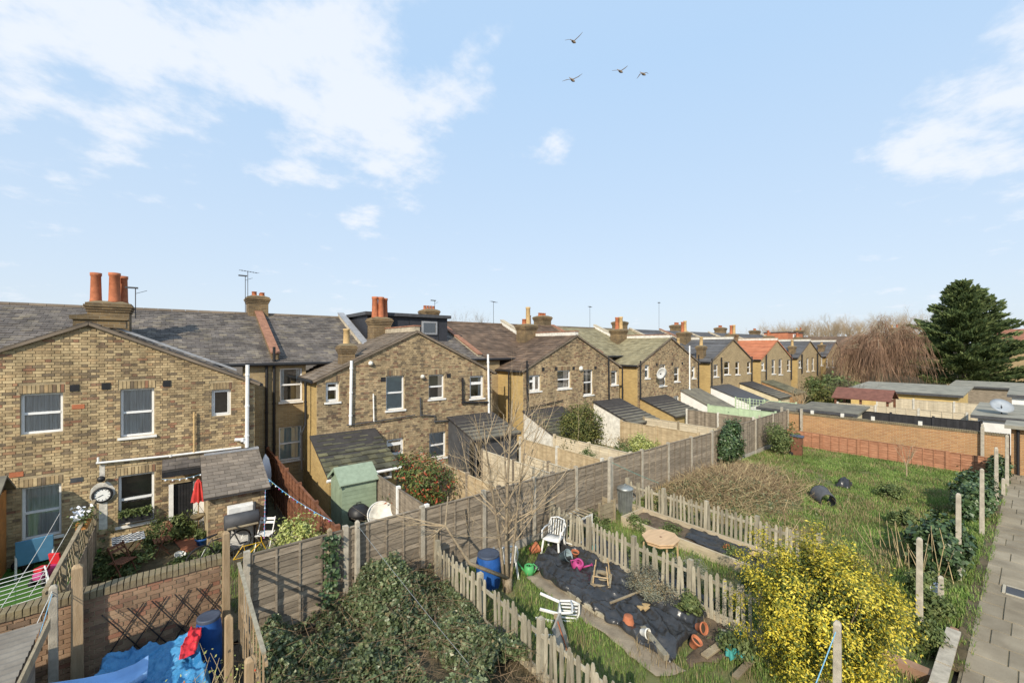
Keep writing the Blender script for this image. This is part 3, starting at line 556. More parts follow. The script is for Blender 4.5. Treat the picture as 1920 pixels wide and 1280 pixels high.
def lean_to(par, x0, x1, ztop, yp, ze, roof, wall, style='felt', side=True, wallfront=None):
    t = .12; w = MB()
    for xx in (x0, x1 - t): w.prism([(xx, yp, 0), (xx, YG - .02, 0), (xx, YG - .02, ztop - .12), (xx, yp, ze - .1)], (t, 0, 0))
    w.box(x0 + t, x1 - t, yp, yp + t, 0, ze - .1); o = w.build('lean_to', MT[wall], par)
    v = Vector((0, YG - yp + .2, ztop - ze)); ln = v.length; m = MB(); m.prism([(x0 - .08, yp - .2, ze - .08), (x1 + .08, yp - .2, ze - .08), (x1 + .08, YG - .01, ztop - .02), (x0 - .08, YG - .01, ztop - .02)], (0, 0, -.07))
    d = m.build('lean_to_roof', MT['slate_deck' if style != 'felt' else roof], o)
    if style == 'tiles': slope_tiles(MB(), (x0 - .08, yp - .2, ze - .075), (1, 0, 0), v, x1 - x0 + .16, ln, .3, .3, thick=.03).build('tiles', MT[roof], d, kind='stuff')
    elif style == 'ribs':
        r = MB(); k = int(ln / .32); vn = v.normalized()
        for i in range(k + 1):
            a = Vector((0, yp - .2, ze - .08)) + vn * (i * .32); r.prism([(x0 - .08, a.y, a.z + .004), (x0 - .08, a.y + .32, a.z + .004 + .32 * v.z / ln), (x0 - .08, a.y, a.z + .05)], (x1 - x0 + .16, 0, 0))
        r.build('roof_courses', MT[roof], d)
    return o, d
# ================================================================== terraced houses
def gable_top(ax): return lambda x: ZA - abs(x - ax) * (ZA - ZE) / HALF
def roof_slopes(par, ax, mat, tw, th, strips=False):
    yf = YG - .07; k = (ZA - ZE) / HALF; y1 = YM + .3; y2 = YM + (ZA - ZME) / SL + .25
    for s in (-1, 1):
        xe = ax + s * (HALF + .14); ze = ZA - (HALF + .14) * k + .03; zr = ZA + .03
        d = MB().prism([(xe, yf, ze), (xe, y1, ze), (ax, y2, zr), (ax, yf, zr)] if s > 0 else [(ax, yf, zr), (ax, y2, zr), (xe, y1, ze), (xe, yf, ze)], (0, 0, -.09)).build('roof', MT['slate_deck'], par)
        v = Vector((-s * (HALF + .14), 0, zr - ze)); lv = v.length
        clip = lambda u, w, y1=y1, y2=y2, lv=lv: yf + u < y1 + (y2 - y1) * w / lv
        slope_tiles(MB(), (xe, yf, ze + .002), (0, 1, 0), v, y2 - yf, lv, 2.4 if strips else tw, th, clip, thick=.03 if strips else .016).build('roof_tiles', MT[mat], d, kind='stuff')
        MB().bar((xe, yf - .012, ze - .05), (ax, yf - .012, zr - .05), .03, .075).build('verge', MT['brown_slate' if mat != 'orange_tile' else mat], d)
        MB().tube([(xe + s * .05, yf, ze - .06), (xe + s * .05, YM, ze - .06)], .055, 8).build('gutter', MT['black'], d)
def main_roof(par, x0, x1, mat, tw, th, strips=False):
    d = MB().prism([(x0, YM - .15, ZME - .06), (x1, YM - .15, ZME - .06), (x1, YR, ZMR), (x0, YR, ZMR)], (0, 0, -.1))
    d.prism([(x0, YR, ZMR), (x1, YR, ZMR), (x1, YR + 4.7, ZME), (x0, YR + 4.7, ZME)], (0, 0, -.1))
    d = d.build('main_roof', MT['slate_deck'], par); v = Vector((0, YR - YM + .15, ZMR - ZME + .06))
    slope_tiles(MB(), (x0, YM - .15, ZME - .058), (1, 0, 0), v, x1 - x0, v.length, 2.4 if strips else tw, th, None, thick=.03 if strips else .016).build('main_roof_tiles', MT[mat], d, kind='stuff')
    m = MB(); n = int((x1 - x0) / .45)
    for i in range(n): a = x0 + (x1 - x0) * i / n; m.tube([(a + .005, YR, ZMR - .01), (a + (x1 - x0) / n - .005, YR, ZMR - .01)], .1, 8)
    m.build('ridge_tiles', MT['brown_slate' if mat in ('slate', 'olive_tile') else mat], d, kind='stuff')
    MB().tube([(x0, YM - .2, ZME - .1), (x1, YM - .2, ZME - .1)], .06, 8).build('gutter', MT['black'], d)
    return d
def parapet(par, x, mat='coping', cap=None, y0=None, h=.22, w=.26):
    y0 = YM + .1 if y0 is None else y0; z0 = ZME + (y0 - YM) * SL
    o = MB().prism([(x - w / 2, y0, z0 - .1), (x - w / 2, YR + .1, ZMR - .1), (x - w / 2, YR + .1, ZMR + h), (x - w / 2, y0, z0 + h)], (w, 0, 0)).build('party_wall', MT[mat], par)
    if cap: MB().prism([(x - w / 2 - .03, y0 - .05, z0 + h), (x - w / 2 - .03, YR + .1, ZMR + h), (x - w / 2 - .03, YR + .1, ZMR + h + .06), (x - w / 2 - .03, y0 - .05, z0 + h + .06)], (w + .06, 0, 0)).build('coping', MT[cap], o)
    return o
def opening(p0, p1, y=YG):
    a, b = atY(p0[0], p0[1], y), atY(p1[0], p1[1], y); c = atY((p0[0] + p1[0]) / 2, p0[1], y).z; d = atY((p0[0] + p1[0]) / 2, p1[1], y).z
    return (a.x, b.x, d, c)
def house(n, label, wins, doors=(), roofs=('slate', 'slate'), tw=.26, th=.2, real=None, strips=False, ridge='coping', lefts=None, rights=None, x0=None, x1=None, vents=(), side='side_brick'):
    ax = AX(n); h = thing('terraced_house', label, 'house', (ax, YG, 0), group='terraced houses in the row')
    op = []
    for w in wins: op.append(opening(w[0], w[1]))
    dop = [opening(*d) for d in doors]
    xl, xr = ax - HALF, ax + HALF; w = MB(); wall_boxes(w, xl, xr, 0, ZE, YG, YG + .24, op + dop)
    w.prism([(xl, YG, ZE), (xr, YG, ZE), (ax, YG, ZA)], (0, .24, 0))
    wl = w.build('wall', MT['mortar'] if real else MT['far_brick'], h)
    MB().box(xl + .001, xl + .2, YG + .241, YM + .3, 0, ZE).build('side_wall', MT[side], h); MB().box(xr - .2, xr - .001, YG + .241, YM + .3, 0, ZE).build('side_wall', MT[side], h)
    for q in (xl - .002, xr + .002): MB().box(min(q, q + (.1 if q < ax else -.1)), max(q, q + (.1 if q < ax else -.1)), YG + .001, YG + .2405, 0, ZE - .001).build('corner_bricks', MT[side], h)
    a, b = (ax - D / 2 if x0 is None else x0), (ax + D / 2 if x1 is None else x1)
    mo = [opening(q[0], q[1], YM) for q in MAINWIN.get(n, ())]
    m = MB(); wall_boxes(m, a, xl + .1, 0, ZME - .12, YM, YM + .24, mo); m.build('main_wall', MT['far_brick'], h); MB().box(xr - .1, b, YM, YM + .24, 0, ZME - .12).build('main_wall', MT['far_brick'], h)
    for q, o in zip(MAINWIN.get(n, ()), mo): window(h, *o, YM, q[2], True, q[3])
    if real: lay_bricks(wl, YG, xl, xr, .02, gable_top(ax), op + dop, real, seed=n + 3, nparts=300 if n < 2 else 0, arches=[(o[0], o[1], o[3]) for o in op])
    for q, o in zip(wins, op): window(h, *o, YG, q[2], q[3], q[4])
    roof_slopes(h, ax, roofs[0], tw, th, strips); main_roof(h, a, b, roofs[1], tw, th, strips)
    if ridge:
        yb = YM + (ZA - ZME) / SL; o = MB().box(ax - .12, ax + .12, YG - .06, yb, ZA - .1, ZA + .2).build('ridge_parapet', MT['dirty_white' if n > 1 else 'coping'], h)
        MB().box(ax - .15, ax + .15, YG - .09, yb, ZA + .2, ZA + .25).build('coping', MT['ridgered' if n in (1, 2, 3) else 'coping'], o)
    for (px, py) in vents:
        p = atY(px, py, YG); MB().box(p.x - .09, p.x + .09, YG - .03, YG + .02, p.z - .09, p.z + .09).build('vent', MT['black'], h)
    return h
MAINWIN = {1: [((525, 690), (567, 752), 'sash', 'drapes'), ((523, 799), (566, 862), 'sash', 'blind')]}
T = 'terracotta'; Bf = 'buff'
# ---- nearest house
H = house(0, 'nearest yellow brick house with wall clock and dark slate roof', [
    ((38, 737), (118, 812), 'sash', False, 'curtain'), ((226, 728), (289, 817), 'sash', True, 'curtain'), ((397, 730), (433, 779), 'one', False, 'room'),
    ((40, 910), (115, 1008), 'sash', True, 'curtain'), ((222, 888), (289, 980), 'sash', True, 'room')], [((318, 903), (384, 992))],
    ('slate', 'slate'), real='stock', ridge=None, x0=-16, vents=((140, 727), (199, 724), (313, 719)))
ax = AX(0)
MB().box(ax - .3, ax + .75, YG - .05, YG + .5, ZA - .12, ZA + .1).prism([(ax - .36, YG - .1, ZA + .1), (ax + .8, YG - .1, ZA + .1), (ax + .8, YG - .1, ZA + .13), (ax, YG - .1, ZA + .25), (ax - .36, YG - .1, ZA + .2)], (0, .7, 0)).build('gable_cap', MT['stack'], H)
chimney(H, ax + .1, 19.8, 1.02, .9, 5.2, 7.12, [(-.34, -.15, .98, .15, T), (.12, -.2, 1.02, .16, T), (.3, .2, .98, .14, T), (-.4, .25, .35, .13, T)])
chimney(H, AX(0) + D / 2, YR + .2, .8, .95, 6.2, 8.0, [(-.15, -.25, .22, .11, T), (.18, -.2, .2, .11, T), (-.1, .15, .2, .11, T), (.2, .2, .2, .11, T)])
aerial(H, (ax + .75, 19.6, 6.6), 1.05, 1); aerial(H, (AX(0) + D / 2 - .5, YR, 6.9), 2.0, 1); aerial(H, (AX(0) + D / 2 - .38, YR + .2, 7.4), 1.75, 0)
parapet(H, AX(0) + D / 2, 'stack', 'ridgered', h=.26)
MB().prism([(ax + .5, YG + .05, ZA - .13), (ax + 3.4, YG + .05, ZE + .38), (ax + 3.4, YG + .28, ZE + .38), (ax + .5, YG + .28, ZA - .13)], (0, 0, .07)).build('flashing', MT['lead'], H)
yp = YG - .09
def PP(*pts, y=yp): return [tuple(atY(a, b, y)) for (a, b) in pts]
pipe(H, PP((464, 684), (463, 838)), .055, 'upvc'); pipe(H, PP((463, 832), (455, 824), (440, 824)), .05, 'upvc'); pipe(H, PP((180, 868), (320, 854), (452, 838)), .03, 'white', 'waste_pipe')
pipe(H, PP((364, 772), (364, 850)), .025, 'buff'); pipe(H, PP((184, 857), (184, 867)), .025, 'white', 'overflow_pipe')
for (a, b) in ((500, 684), (514, 650)): pipe(H, [tuple(atY(a, b, YM - .08)), tuple(atY(a, 862, YM - .08))], .05, 'black')
for (x_, z_, m_) in ((147, 762, 'terracotta'), (31, 889, 'terracotta'), (144, 899, 'darkgrey')):
    p = atY(x_, z_, YG); MB().box(p.x - .12, p.x + .12, YG - .025, YG + .01, p.z - .06, p.z + .06).build('air_brick', MT[m_], H)
# flaking paint round the clock, grey render band lower down
m = MB(); cpt = atY(192, 925, YG - .02); n = 26; ring = []
for i in range(n): t = 2 * PI * i / n; rr = .3 + .05 * mnoise.noise((i * .9, 3, 0)); ring.append((cpt.x + rr * math.cos(t) * .85, YG - .019, cpt.z + .02 + rr * math.sin(t)))
m.prism(ring, (0, .02, 0)); m.box(cpt.x - .07, cpt.x + .1, YG - .0185, YG, cpt.z - 1.0, cpt.z - .2); m.box(cpt.x - .06, cpt.x + .05, YG - .0188, YG, cpt.z + .42, cpt.z + .8)
m.build('paint_patch', MT['paintpatch'], H)
MB().lathe([(0, 0), (.07, .01), (.09, .06), (.06, .11), (0, .12)], 12, tuple(atY(190, 897, YG - .1)), (PI / 2, 0, 0)).build('lamp', MT['iron'], H, smooth=True)
MB().box(*[-5.8, -3.9], YG - .02, YG + .01, .05, .95).build('painted_dado', MT['paintpatch'], H)
# doorway, porch roof, lean-to
do = opening((318, 903), (384, 992)); dr = MB().box(do[0] + .1, do[1] - .3, YG + .06, YG + .1, 0, do[3]).build('door', MT['black'], H)
for i in range(6): MB().box(do[0] + .12 + i * .07, do[0] + .18 + i * .07, YG + .048, YG + .0595, .05, do[3] - .02).build('plank', MT['iron'], dr)
MB().box(do[0] - .02, do[0] + .09, YG - .03, YG + .08, 0, do[3]).box(do[1] - .29, do[1] + .05, YG - .05, YG + .08, 0, do[3]).build('door_frame', MT['white'], H)
MB().box(do[0], do[1] + .2, YG - .55, YG, -.02, .1).build('door_step', MT['concrete'], H)
MB().quad((do[0] - .1, YG + .6, 0), (do[1] + .1, YG + .6, 0), (do[1] + .1, YG + .6, 2), (do[0] - .1, YG + .6, 2)).build('hall', MT['dark'], H)
lx0, lx1 = .62, 1.98
w = MB()
for xx in (lx0, lx1 - .12): w.prism([(xx, 14.0, 0), (xx, YG - .02, 0), (xx, YG - .02, 2.1), (xx, 14.0, 1.5)], (.12, 0, 0))
w.box(lx0 + .12, lx1 - .12, 14.0, 14.12, 0, 1.5); lt = w.build('lean_to', MT['mortar'], H)
lay_bricks(lt, 14.0, lx0, lx1, .02, lambda x: 1.5, [], 'stock2', seed=44, nparts=140)
rf = MB().prism([(lx0 - .1, 13.8, 1.55), (lx1 + .1, 13.8, 1.55), (lx1 + .1, YG - .02, 2.24), (lx0 - .1, YG - .02, 2.24)], (0, 0, -.05)).prism([(-.37, 15.62, 2.04), (lx0 - .1, 15.62, 2.04), (lx0 - .1, YG - .02, 2.25), (-.37, YG - .02, 2.25)], (0, 0, -.05)).build('lean_to_roof', MT['slate_deck'], lt)
MB().box(-.37, lx0 - .1, 15.6, 15.68, 1.84, 1.98).build('porch_beam', MT['iron'], lt)
def tile_objs(par, o, u, v, lu, lv, tw, th, mat):
    o, u, v = Vector(o), Vector(u).normalized(), Vector(v).normalized(); nn = u.cross(v).normalized(); rr = random.Random(9)
    full = MB().add([(-.5, 0, 0), (.5, 0, 0), (.5, 1.12, 0), (-.5, 1.12, 0), (-.5, 0, .022), (.5, 0, .022), (.5, 1.12, .006), (-.5, 1.12, .006)], [(4, 5, 6, 7), (0, 1, 5, 4), (1, 2, 6, 5), (2, 3, 7, 6), (3, 0, 4, 7)]).mesh('slate', MT[mat])
    rot = Matrix((u, v, nn)).transposed().to_euler(); j = 0
    while j * th < lv - .02:
        a = -(tw / 2 if j % 2 else 0)
        while a < lu:
            s, e = max(0, a), min(lu, a + tw); a += tw
            if e - s < .05: continue
            p = o + u * ((s + e) / 2) + v * (j * th) + nn * (.003 + rr.uniform(0, .004)); piece('slate', full, par, p, rot, (e - s - .008, min(th, (lv - j * th) / 1.12), 1))
        j += 1
tile_objs(rf, (lx0 - .1, 13.8, 1.552), (1, 0, 0), (0, YG - 13.82, .69), lx1 - lx0 + .2, 2.46, .27, .19, 'lean_slate')
tile_objs(rf, (-.37, 15.62, 2.042), (1, 0, 0), (0, YG - 15.64, .21), lx0 + .27, .58, .3, .2, 'slate')
MB().bar((lx0, YG - .06, 2.26), (lx1 + .1, YG - .06, 2.26), .2, .05).build('flashing', MT['lead'], lt)
# ---- second house
H = house(1, 'second brick house with dark dormer and mossy lean-to roof', [
    ((611, 716), (636, 753), 'top', True, 'room'), ((724, 704), (758, 768), 'sash', True, 'blind'), ((804, 702), (833, 747), 'sash', True, 'room'), ((881, 704), (907, 746), 'top', True, 'drapes'),
    ((725, 822), (757, 853), 'top', False, 'room'), ((805, 810), (836, 858), 'sash', True, 'curtain')], (), ('brown_slate', 'slate'), real='stock2', vents=((718, 711), (841, 704)))
ax = AX(1)
chimney(H, ax - .25, 19.7, .85, .8, 5.4, 7.0, [(-.25, -.1, 1.0, .15, T), (.02, -.15, 1.0, .15, T), (.28, .05, .98, .15, T)])
c0 = atY(652, 640, 16.6); chimney(H, c0.x, 16.75, .5, .5, 4.3, c0.z - .1, [(0, 0, .62, .13, Bf)])
chimney(H, ax + D / 2 - .3, YR + .9, .85, .95, 6.2, 7.95, [(-.3 + .2 * i, .0, .26, .09, T) for i in range(4)]); aerial(H, (ax + D / 2 + .15, YR + 1, 7.6), .95, 1)
dm = MB().box(7.15, 11.55, 20.2, YR + .6, 5.7, 7.14).build('dormer', MT['dormer'], H)
MB().box(7.0, 11.7, 20.02, YR + .7, 7.14, 7.3).build('dormer_roof', MT['darkgrey'], dm)
window(H, 10.0, 10.9, 6.25, 6.95, 20.1, 'one', False, 'room', depth=.03, mat='lead')
MB().box(9.3, 9.33, 20.185, 20.2, 5.8, 7.1).box(8.5, 8.53, 20.185, 20.2, 5.8, 7.1).box(11.0, 11.03, 20.185, 20.2, 5.8, 7.1).build('seam', MT['iron'], dm)
parapet(H, 6.75, 'coping', 'lead', h=.24); parapet(H, ax + D / 2 - .2, 'coping', 'ridgered', h=.12)
pipe(H, PP((659, 676), (657, 796)), .055, 'upvc'); pipe(H, PP((915, 664), (917, 792)), .05, 'upvc'); pipe(H, PP((867, 708), (868, 754), (916, 754)), .05, 'black'); pipe(H, PP((700, 738), (701, 790)), .025, 'white')
pipe(H, PP((650, 797), (716, 788), (778, 778)), .022, 'darkgrey', 'waste_pipe'); pipe(H, PP((788, 745), (789, 778), (815, 779), (815, 790), (862, 786), (916, 783)), .028, 'darkgrey', 'waste_pipe')
pipe(H, [tuple(atY(573, 712, 16.9)), tuple(atY(573, 795, 16.9)), tuple(atY(566, 812, 16.9)), tuple(atY(566, 880, 16.9))], .045, 'black')
for (a, b) in ((694, 681), (791, 706)): MB().lathe([(0, 0), (.07, .01), (.1, .07), (.05, .14), (0, .15)], 12, tuple(atY(a, b, YG - .01)), (PI / 2, 0, 0)).build('flue', MT['dirty_white'], H, smooth=True)
lo, ld = lean_to(H, 3.74, 5.95, 2.45, 14.0, 1.56, 'moss_slate', 'side_brick', 'tiles')
MB().tube([(3.6, 13.74, 1.42), (6.05, 13.74, 1.42)], .05, 8).build('gutter', MT['white'], ld)
w2 = opening((705, 873), (733, 897), 13.99); window(lo, w2[0], w2[1], w2[2] , min(w2[3], 1.4), 13.9, 'one', False, 'room', depth=.02)
lo, ld = lean_to(H, 9.3, 11.6, 2.55, 14.2, 1.95, 'felt', 'darkgrey', 'ribs')
cx = opening((862, 822), (905, 885), 14.18)
for i in range(4): a = cx[0] + (cx[1] - cx[0]) * i / 3; MB().box(a - .03, a + .03, 14.1, 14.2, .05, 1.85).build('door_post', MT['darkgrey'], lo)
MB().quad((cx[0], 14.17, .05), (cx[1], 14.17, .05), (cx[1], 14.17, 1.82), (cx[0], 14.17, 1.82)).build('pane', MT['glass'], lo)
# ---- third house
H = house(2, 'third brick house with mottled brown tiled outrigger roof', [
    ((992, 703), (1014, 733), 'pair', True, 'room'), ((1045, 694), (1070, 728), 'sash', True, 'room'), ((1094, 693), (1112, 740), 'sash', True, 'room'), ((1146, 695), (1158, 721), 'one', True, 'room')],
    (), ('brown_tile', 'brown_tile'), .32, .3, real='stock2', vents=((1018, 692), (1042, 691), (1075, 690), (1116, 689)))
ax = AX(2); chimney(H, ax - .5, 19.9, .95, .85, 5.5, 7.0, [(-.2, 0, .35, .14, T), (.02, -.12, 1.1, .15, Bf), (.28, .1, .6, .14, T)])
chimney(H, ax + D / 2 - .6, YR + .6, .9, 1.0, 6.2, 7.95, [(-.33 + .19 * i, 0, .26, .085, T) for i in range(4)]); aerial(H, (ax - .8, YR, 6.9), 1.75, 0)
parapet(H, ax, 'dirty_white', 'coping', h=.3); parapet(H, ax + D / 2, 'coping', 'ridgered', h=.12)
pipe(H, PP((916, 600), (916, 601)), .01, 'black'); pipe(H, PP((988, 676), (989, 768)), .05, 'black'); pipe(H, PP((1141, 668), (1142, 752)), .05, 'black'); pipe(H, PP((1167, 690), (1167, 752)), .045, 'black'); pipe(H, [tuple(atY(954, 697, 17.0)), tuple(atY(954, 800, 17.0))], .045, 'black'); pipe(H, PP((992, 764), (1030, 756), (1055, 750)), .025, 'black', 'waste_pipe')
MB().lathe([(0, 0), (.14, .02), (.16, .08), (.06, .14), (0, .15)], 12, tuple(atY(1088, 691, YG - .01)), (PI / 2, 0, 0)).build('flue', MT['dirty_white'], H, smooth=True)
lean_to(H, 13.65, 16.3, 2.4, 13.9, 1.5, 'moss_slate', 'dirty_white', 'tiles'); lean_to(H, 19.0, 21.4, 2.45, 13.6, 1.55, 'felt', 'dirty_white', 'ribs')
# ---- fourth house
H = house(3, 'fourth brick house with olive tiled roof and big white dish', [
    ((1209, 684), (1218, 709), 'top', True, 'blind'), ((1236, 683), (1249, 723), 'sash', True, 'room'), ((1264, 688), (1274, 715), 'sash', True, 'room'), ((1297, 687), (1304, 709), 'top', True, 'room'), ((1263, 742), (1274, 760), 'one', False, 'blind')],
    (), ('olive_tile', 'olive_tile'), .32, .3, real='stock2', vents=((1231, 683), (1260, 682), (1279, 681)))
ax = AX(3); chimney(H, ax - .6, 20.2, .95, .85, 5.5, 6.95, [(-.2, 0, .95, .15, T), (.15, -.1, 1.0, .16, Bf), (.35, .15, .95, .15, Bf)])
chimney(H, ax + D / 2 - .8, YR + .6, .95, 1.0, 6.2, 7.9, [(-.33 + .19 * i, 0, .26, .085, T) for i in range(4)]); aerial(H, (ax - .7, YR, 7.0), 1.9, 0)
chimney(H, ax + HALF - .75, 17.4, .5, .5, 4.3, 5.7, [(0, 0, .6, .13, Bf)])
parapet(H, ax, 'dirty_white', 'coping', h=.3); parapet(H, ax + D / 2, 'coping', 'coping', h=.15)
pipe(H, PP((1201, 676), (1201, 748)), .05, 'black'); pipe(H, PP((1293, 648), (1293, 730), (1305, 733), (1305, 742)), .05, 'upvc'); pipe(H, PP((1310, 665), (1310, 735)), .05, 'black')
pd = atY(1240, 700, YG - .45); dsh = MB().lathe([(0, -.1), (.16, -.085), (.3, -.045), (.42, .02), (.43, .03), (.3, -.03), (.16, -.068), (0, -.08)], 24, tuple(pd), (PI / 2 + .25, 0, -.25)).build('satellite_dish', MT['plasticwhite'], H, smooth=True)
MB().tube([tuple(pd), (pd.x, YG, pd.z - .15)], .03, 6).tube([(pd.x, pd.y, pd.z - .4), (pd.x - .05, pd.y - .5, pd.z - .1)], .015, 5).build('dish_arm', MT['darkgrey'], dsh)
lean_to(H, 23.6, 26.6, 2.3, 13.8, 1.45, 'felt', 'side_brick', 'ribs'); lean_to(H, 28.6, 31.1, 2.5, 13.7, 1.4, 'felt', 'render_white')
# ---- farther houses
H = house(4, 'fifth brick house with plain grey slate roof, white fascia', [((1338, 683), (1347, 706), 'sash', True, 'room'), ((1358, 678), (1369, 702), 'sash', True, 'room'), ((1379, 678), (1387, 702), 'sash', True, 'room'), ((1401, 678), (1408, 699), 'sash', True, 'room')], (), ('grey_tile', 'grey_tile'), .6, .3, strips=True)
ax = AX(4); chimney(H, ax - .7, 20.2, .95, .85, 5.5, 6.95, [(-.25, 0, .95, .15, T), (0, -.1, 1.05, .15, Bf), (.3, .1, .95, .15, T)]); chimney(H, ax - HALF + .5, 17.2, .55, .55, 4.3, 5.7, [(0, 0, .75, .14, Bf)], 'stack')
chimney(H, ax + D / 2 - .9, YR + .6, .95, 1.0, 6.2, 7.9, [(-.33 + .19 * i, 0, .28, .085, T) for i in range(4)]); aerial(H, (ax - .3, YR, 7.0), 2.9, 0); parapet(H, ax, 'coping', 'ridgered'); parapet(H, ax + D / 2, 'coping')
pipe(H, PP((1335, 672), (1335, 725)), .05, 'black'); pipe(H, PP((1353, 670), (1354, 718)), .06, 'black'); pipe(H, PP((1410, 668), (1410, 718)), .06, 'black'); MB().box(ax - HALF - 1.9, ax - HALF - .05, YM - .1, YM - .02, ZME - .35, ZME - .15).build('fascia', MT['upvc'], H)
lean_to(H, 33.1, 36.2, 2.5, 13.3, 1.5, 'darkgrey', 'render_white'); lean_to(H, 38.3, 40.9, 2.5, 13.2, 1.5, 'felt', 'render_cream', 'ribs')
H = house(5, 'sixth brick house with bright orange tiled outrigger roof', [((1428, 679), (1434, 694), 'top', True, 'room'), ((1447, 674), (1454, 701), 'sash', True, 'curtain'), ((1460, 673), (1467, 702), 'sash', True, 'curtain'), ((1476, 674), (1482, 695), 'sash', True, 'room')], (), ('orange_tile', 'grey_tile'), .6, .3, strips=True)
ax = AX(5); chimney(H, ax - .7, 20.2, .95, .85, 5.5, 6.95, [(-.25, 0, .95, .15, T), (.2, -.1, 1.0, .16, Bf)]); chimney(H, ax + D / 2 - .9, YR + .6, .95, 1.0, 6.2, 7.9, [(-.33 + .19 * i, 0, .28, .085, T) for i in range(4)])
parapet(H, ax, 'coping'); parapet(H, ax + D / 2, 'coping'); chimney(H, ax + HALF - .9, 17.4, .5, .5, 4.3, 5.7, [(0, 0, .6, .13, Bf)]); pipe(H, PP((1437, 664), (1437, 712)), .06, 'black'); pipe(H, PP((1484, 664), (1484, 712)), .06, 'black'); lean_to(H, 43, 45.6, 2.4, 13.6, 1.5, 'moss_slate', 'orange_brick')
H = house(6, 'seventh brick house, grey roof, behind the bare garden bushes', [((1498, 675), (1503, 689), 'top', True, 'room'), ((1512, 671), (1517, 696), 'sash', True, 'curtain'), ((1522, 670), (1527, 695), 'sash', True, 'curtain')], (), ('grey_tile', 'grey_tile'), .6, .3, strips=True)
ax = AX(6); chimney(H, ax - .7, 20.2, .9, .85, 5.5, 6.9, [(-.15, 0, .7, .15, T), (.2, 0, .5, .15, T)]); chimney(H, ax - HALF + .9, 17.0, .55, .55, 4.3, 5.7, [(0, 0, .7, .14, Bf)]); chimney(H, ax + D / 2 - .9, YR + .6, .95, 1.0, 6.2, 7.8, [(-.2, 0, .28, .1, T), (.2, 0, .28, .1, T)]); parapet(H, ax + D / 2, 'coping'); pipe(H, PP((1504, 664), (1504, 700)), .07, 'black'); pipe(H, PP((1533, 662), (1533, 704)), .07, 'black')
H = house(7, 'farthest brick house of the row beside the willow', [((1539, 671), (1543, 685), 'top', True, 'room'), ((1549, 670), (1553, 688), 'sash', True, 'room'), ((1560, 669), (1564, 688), 'sash', True, 'curtain')], (), ('grey_tile', 'grey_tile'), .6, .3, strips=True)
ax = AX(7); chimney(H, ax - .7, 20.2, .9, .85, 5.5, 6.9, [(-.15, 0, .6, .15, T), (.2, 0, .5, .15, T)]); chimney(H, ax - HALF + 1.3, 17.0, .6, .6, 4.3, 5.9, [(0, 0, .3, .14, Bf)])
dmm = MB().box(ax - 3, ax + 2.6, 20.6, YR + .5, 5.8, 7.5).build('loft_dormer', MT['orange_tile'], H); MB().box(ax - 3.1, ax + 2.7, 20.5, YR + .6, 7.5, 7.6).build('dormer_roof', MT['darkgrey'], dmm); window(H, ax - 1.2, ax + .2, 6.6, 7.3, 20.5, 'pair', False, 'curtain', depth=.02)
# ================================================================== fences and walls
UB = {}
def unit_box(mat):
    if mat not in UB:
        m = MB(); b = .04
        m.add([(-.5, -.5, -.5), (.5, -.5, -.5), (.5, .5, -.5), (-.5, .5, -.5), (-.5, -.5, .5), (.5, -.5, .5), (.5, .5, .5), (-.5, .5, .5)], [(0, 3, 2, 1), (4, 5, 6, 7), (0, 1, 5, 4), (1, 2, 6, 5), (2, 3, 7, 6), (3, 0, 4, 7)])
        UB[mat] = m.mesh('board', MT[mat])
    return UB[mat]
def bx(par, name, c, size, mat, rot=(0, 0, 0)): return piece(name, unit_box(mat), par, c, rot, size)
FR = random.Random(21)
def fence(name, label, p0, p1, h, mat, post='concrete', bay=1.75, style='lap', face=1, gravel=True, cap=True, slat=.14, postw=.1, over=.06, sag=.0):
    """fence from p0 to p1 on the ground; lap = horizontal overlapping slats, board = upright boards; face = side the battens show"""
    p0, p1 = Vector((p0[0], p0[1], 0)), Vector((p1[0], p1[1], 0)); L = (p1 - p0).length; d = (p1 - p0) / L; rz = math.atan2(d.y, d.x); nrm = Vector((-d.y, d.x, 0)) * face
    f = thing(name, label, 'fence', p0); nb = max(1, round(L / bay)); bl = L / nb; g = .22 if gravel else .03
    for i in range(nb + 1):
        c = p0 + d * (bl * i); bx(f, 'post', c + Vector((0, 0, (h + over) / 2 - .05)), (postw, postw, h + over + .1), post, (0, 0, rz))
    for i in range(nb):
        c = p0 + d * (bl * (i + .5)); w = bl - postw - .006; dz = FR.uniform(-.02, .015)
        if gravel: bx(f, 'gravel_board', c + Vector((0, 0, .09)), (w, .04, .22), 'gravelboard', (0, 0, rz))
        if style == 'lap':
            n = max(2, round((h - g) / (slat * .86))); st = (h - g - .03) / n
            for k in range(n):
                t = FR.uniform(-.006, .006); bx(f, 'slat', c + Vector((0, 0, g + st * (k + .5) + dz)) + nrm * FR.uniform(-.003, .004), (w, .012, st * 1.15), mat, (.15 * face + FR.uniform(-.04, .05), t, rz))
            for k in range(5):
                q = c + d * (w * (-.5 + .012 + k * .244)); bx(f, 'batten', q + Vector((0, 0, (h + g) / 2 + dz)) + nrm * .022, (.035, .02, h - g - .02), mat, (0, 0, rz))
        else:
            n = max(3, round(w / .115)); st = w / n
            for k in range(n): bx(f, 'fence_board', c + d * (-w / 2 + st * (k + .5)) + Vector((0, 0, (h + g) / 2 + dz + FR.uniform(-.008, .008))) + nrm * (.006 if k % 2 else 0), (st * 1.06, .012, h - g - .03), mat, (0, FR.uniform(-.006, .006), rz + .03))
            for zz in (.25, .8): bx(f, 'rail', c + Vector((0, 0, g + (h - g) * zz)) - nrm * .035, (w, .035, .07), mat, (0, 0, rz))
        if cap: bx(f, 'cap_rail', c + Vector((0, 0, h - .005 + dz)) , (w, .055, .022), mat, (0, 0, rz))
    return f
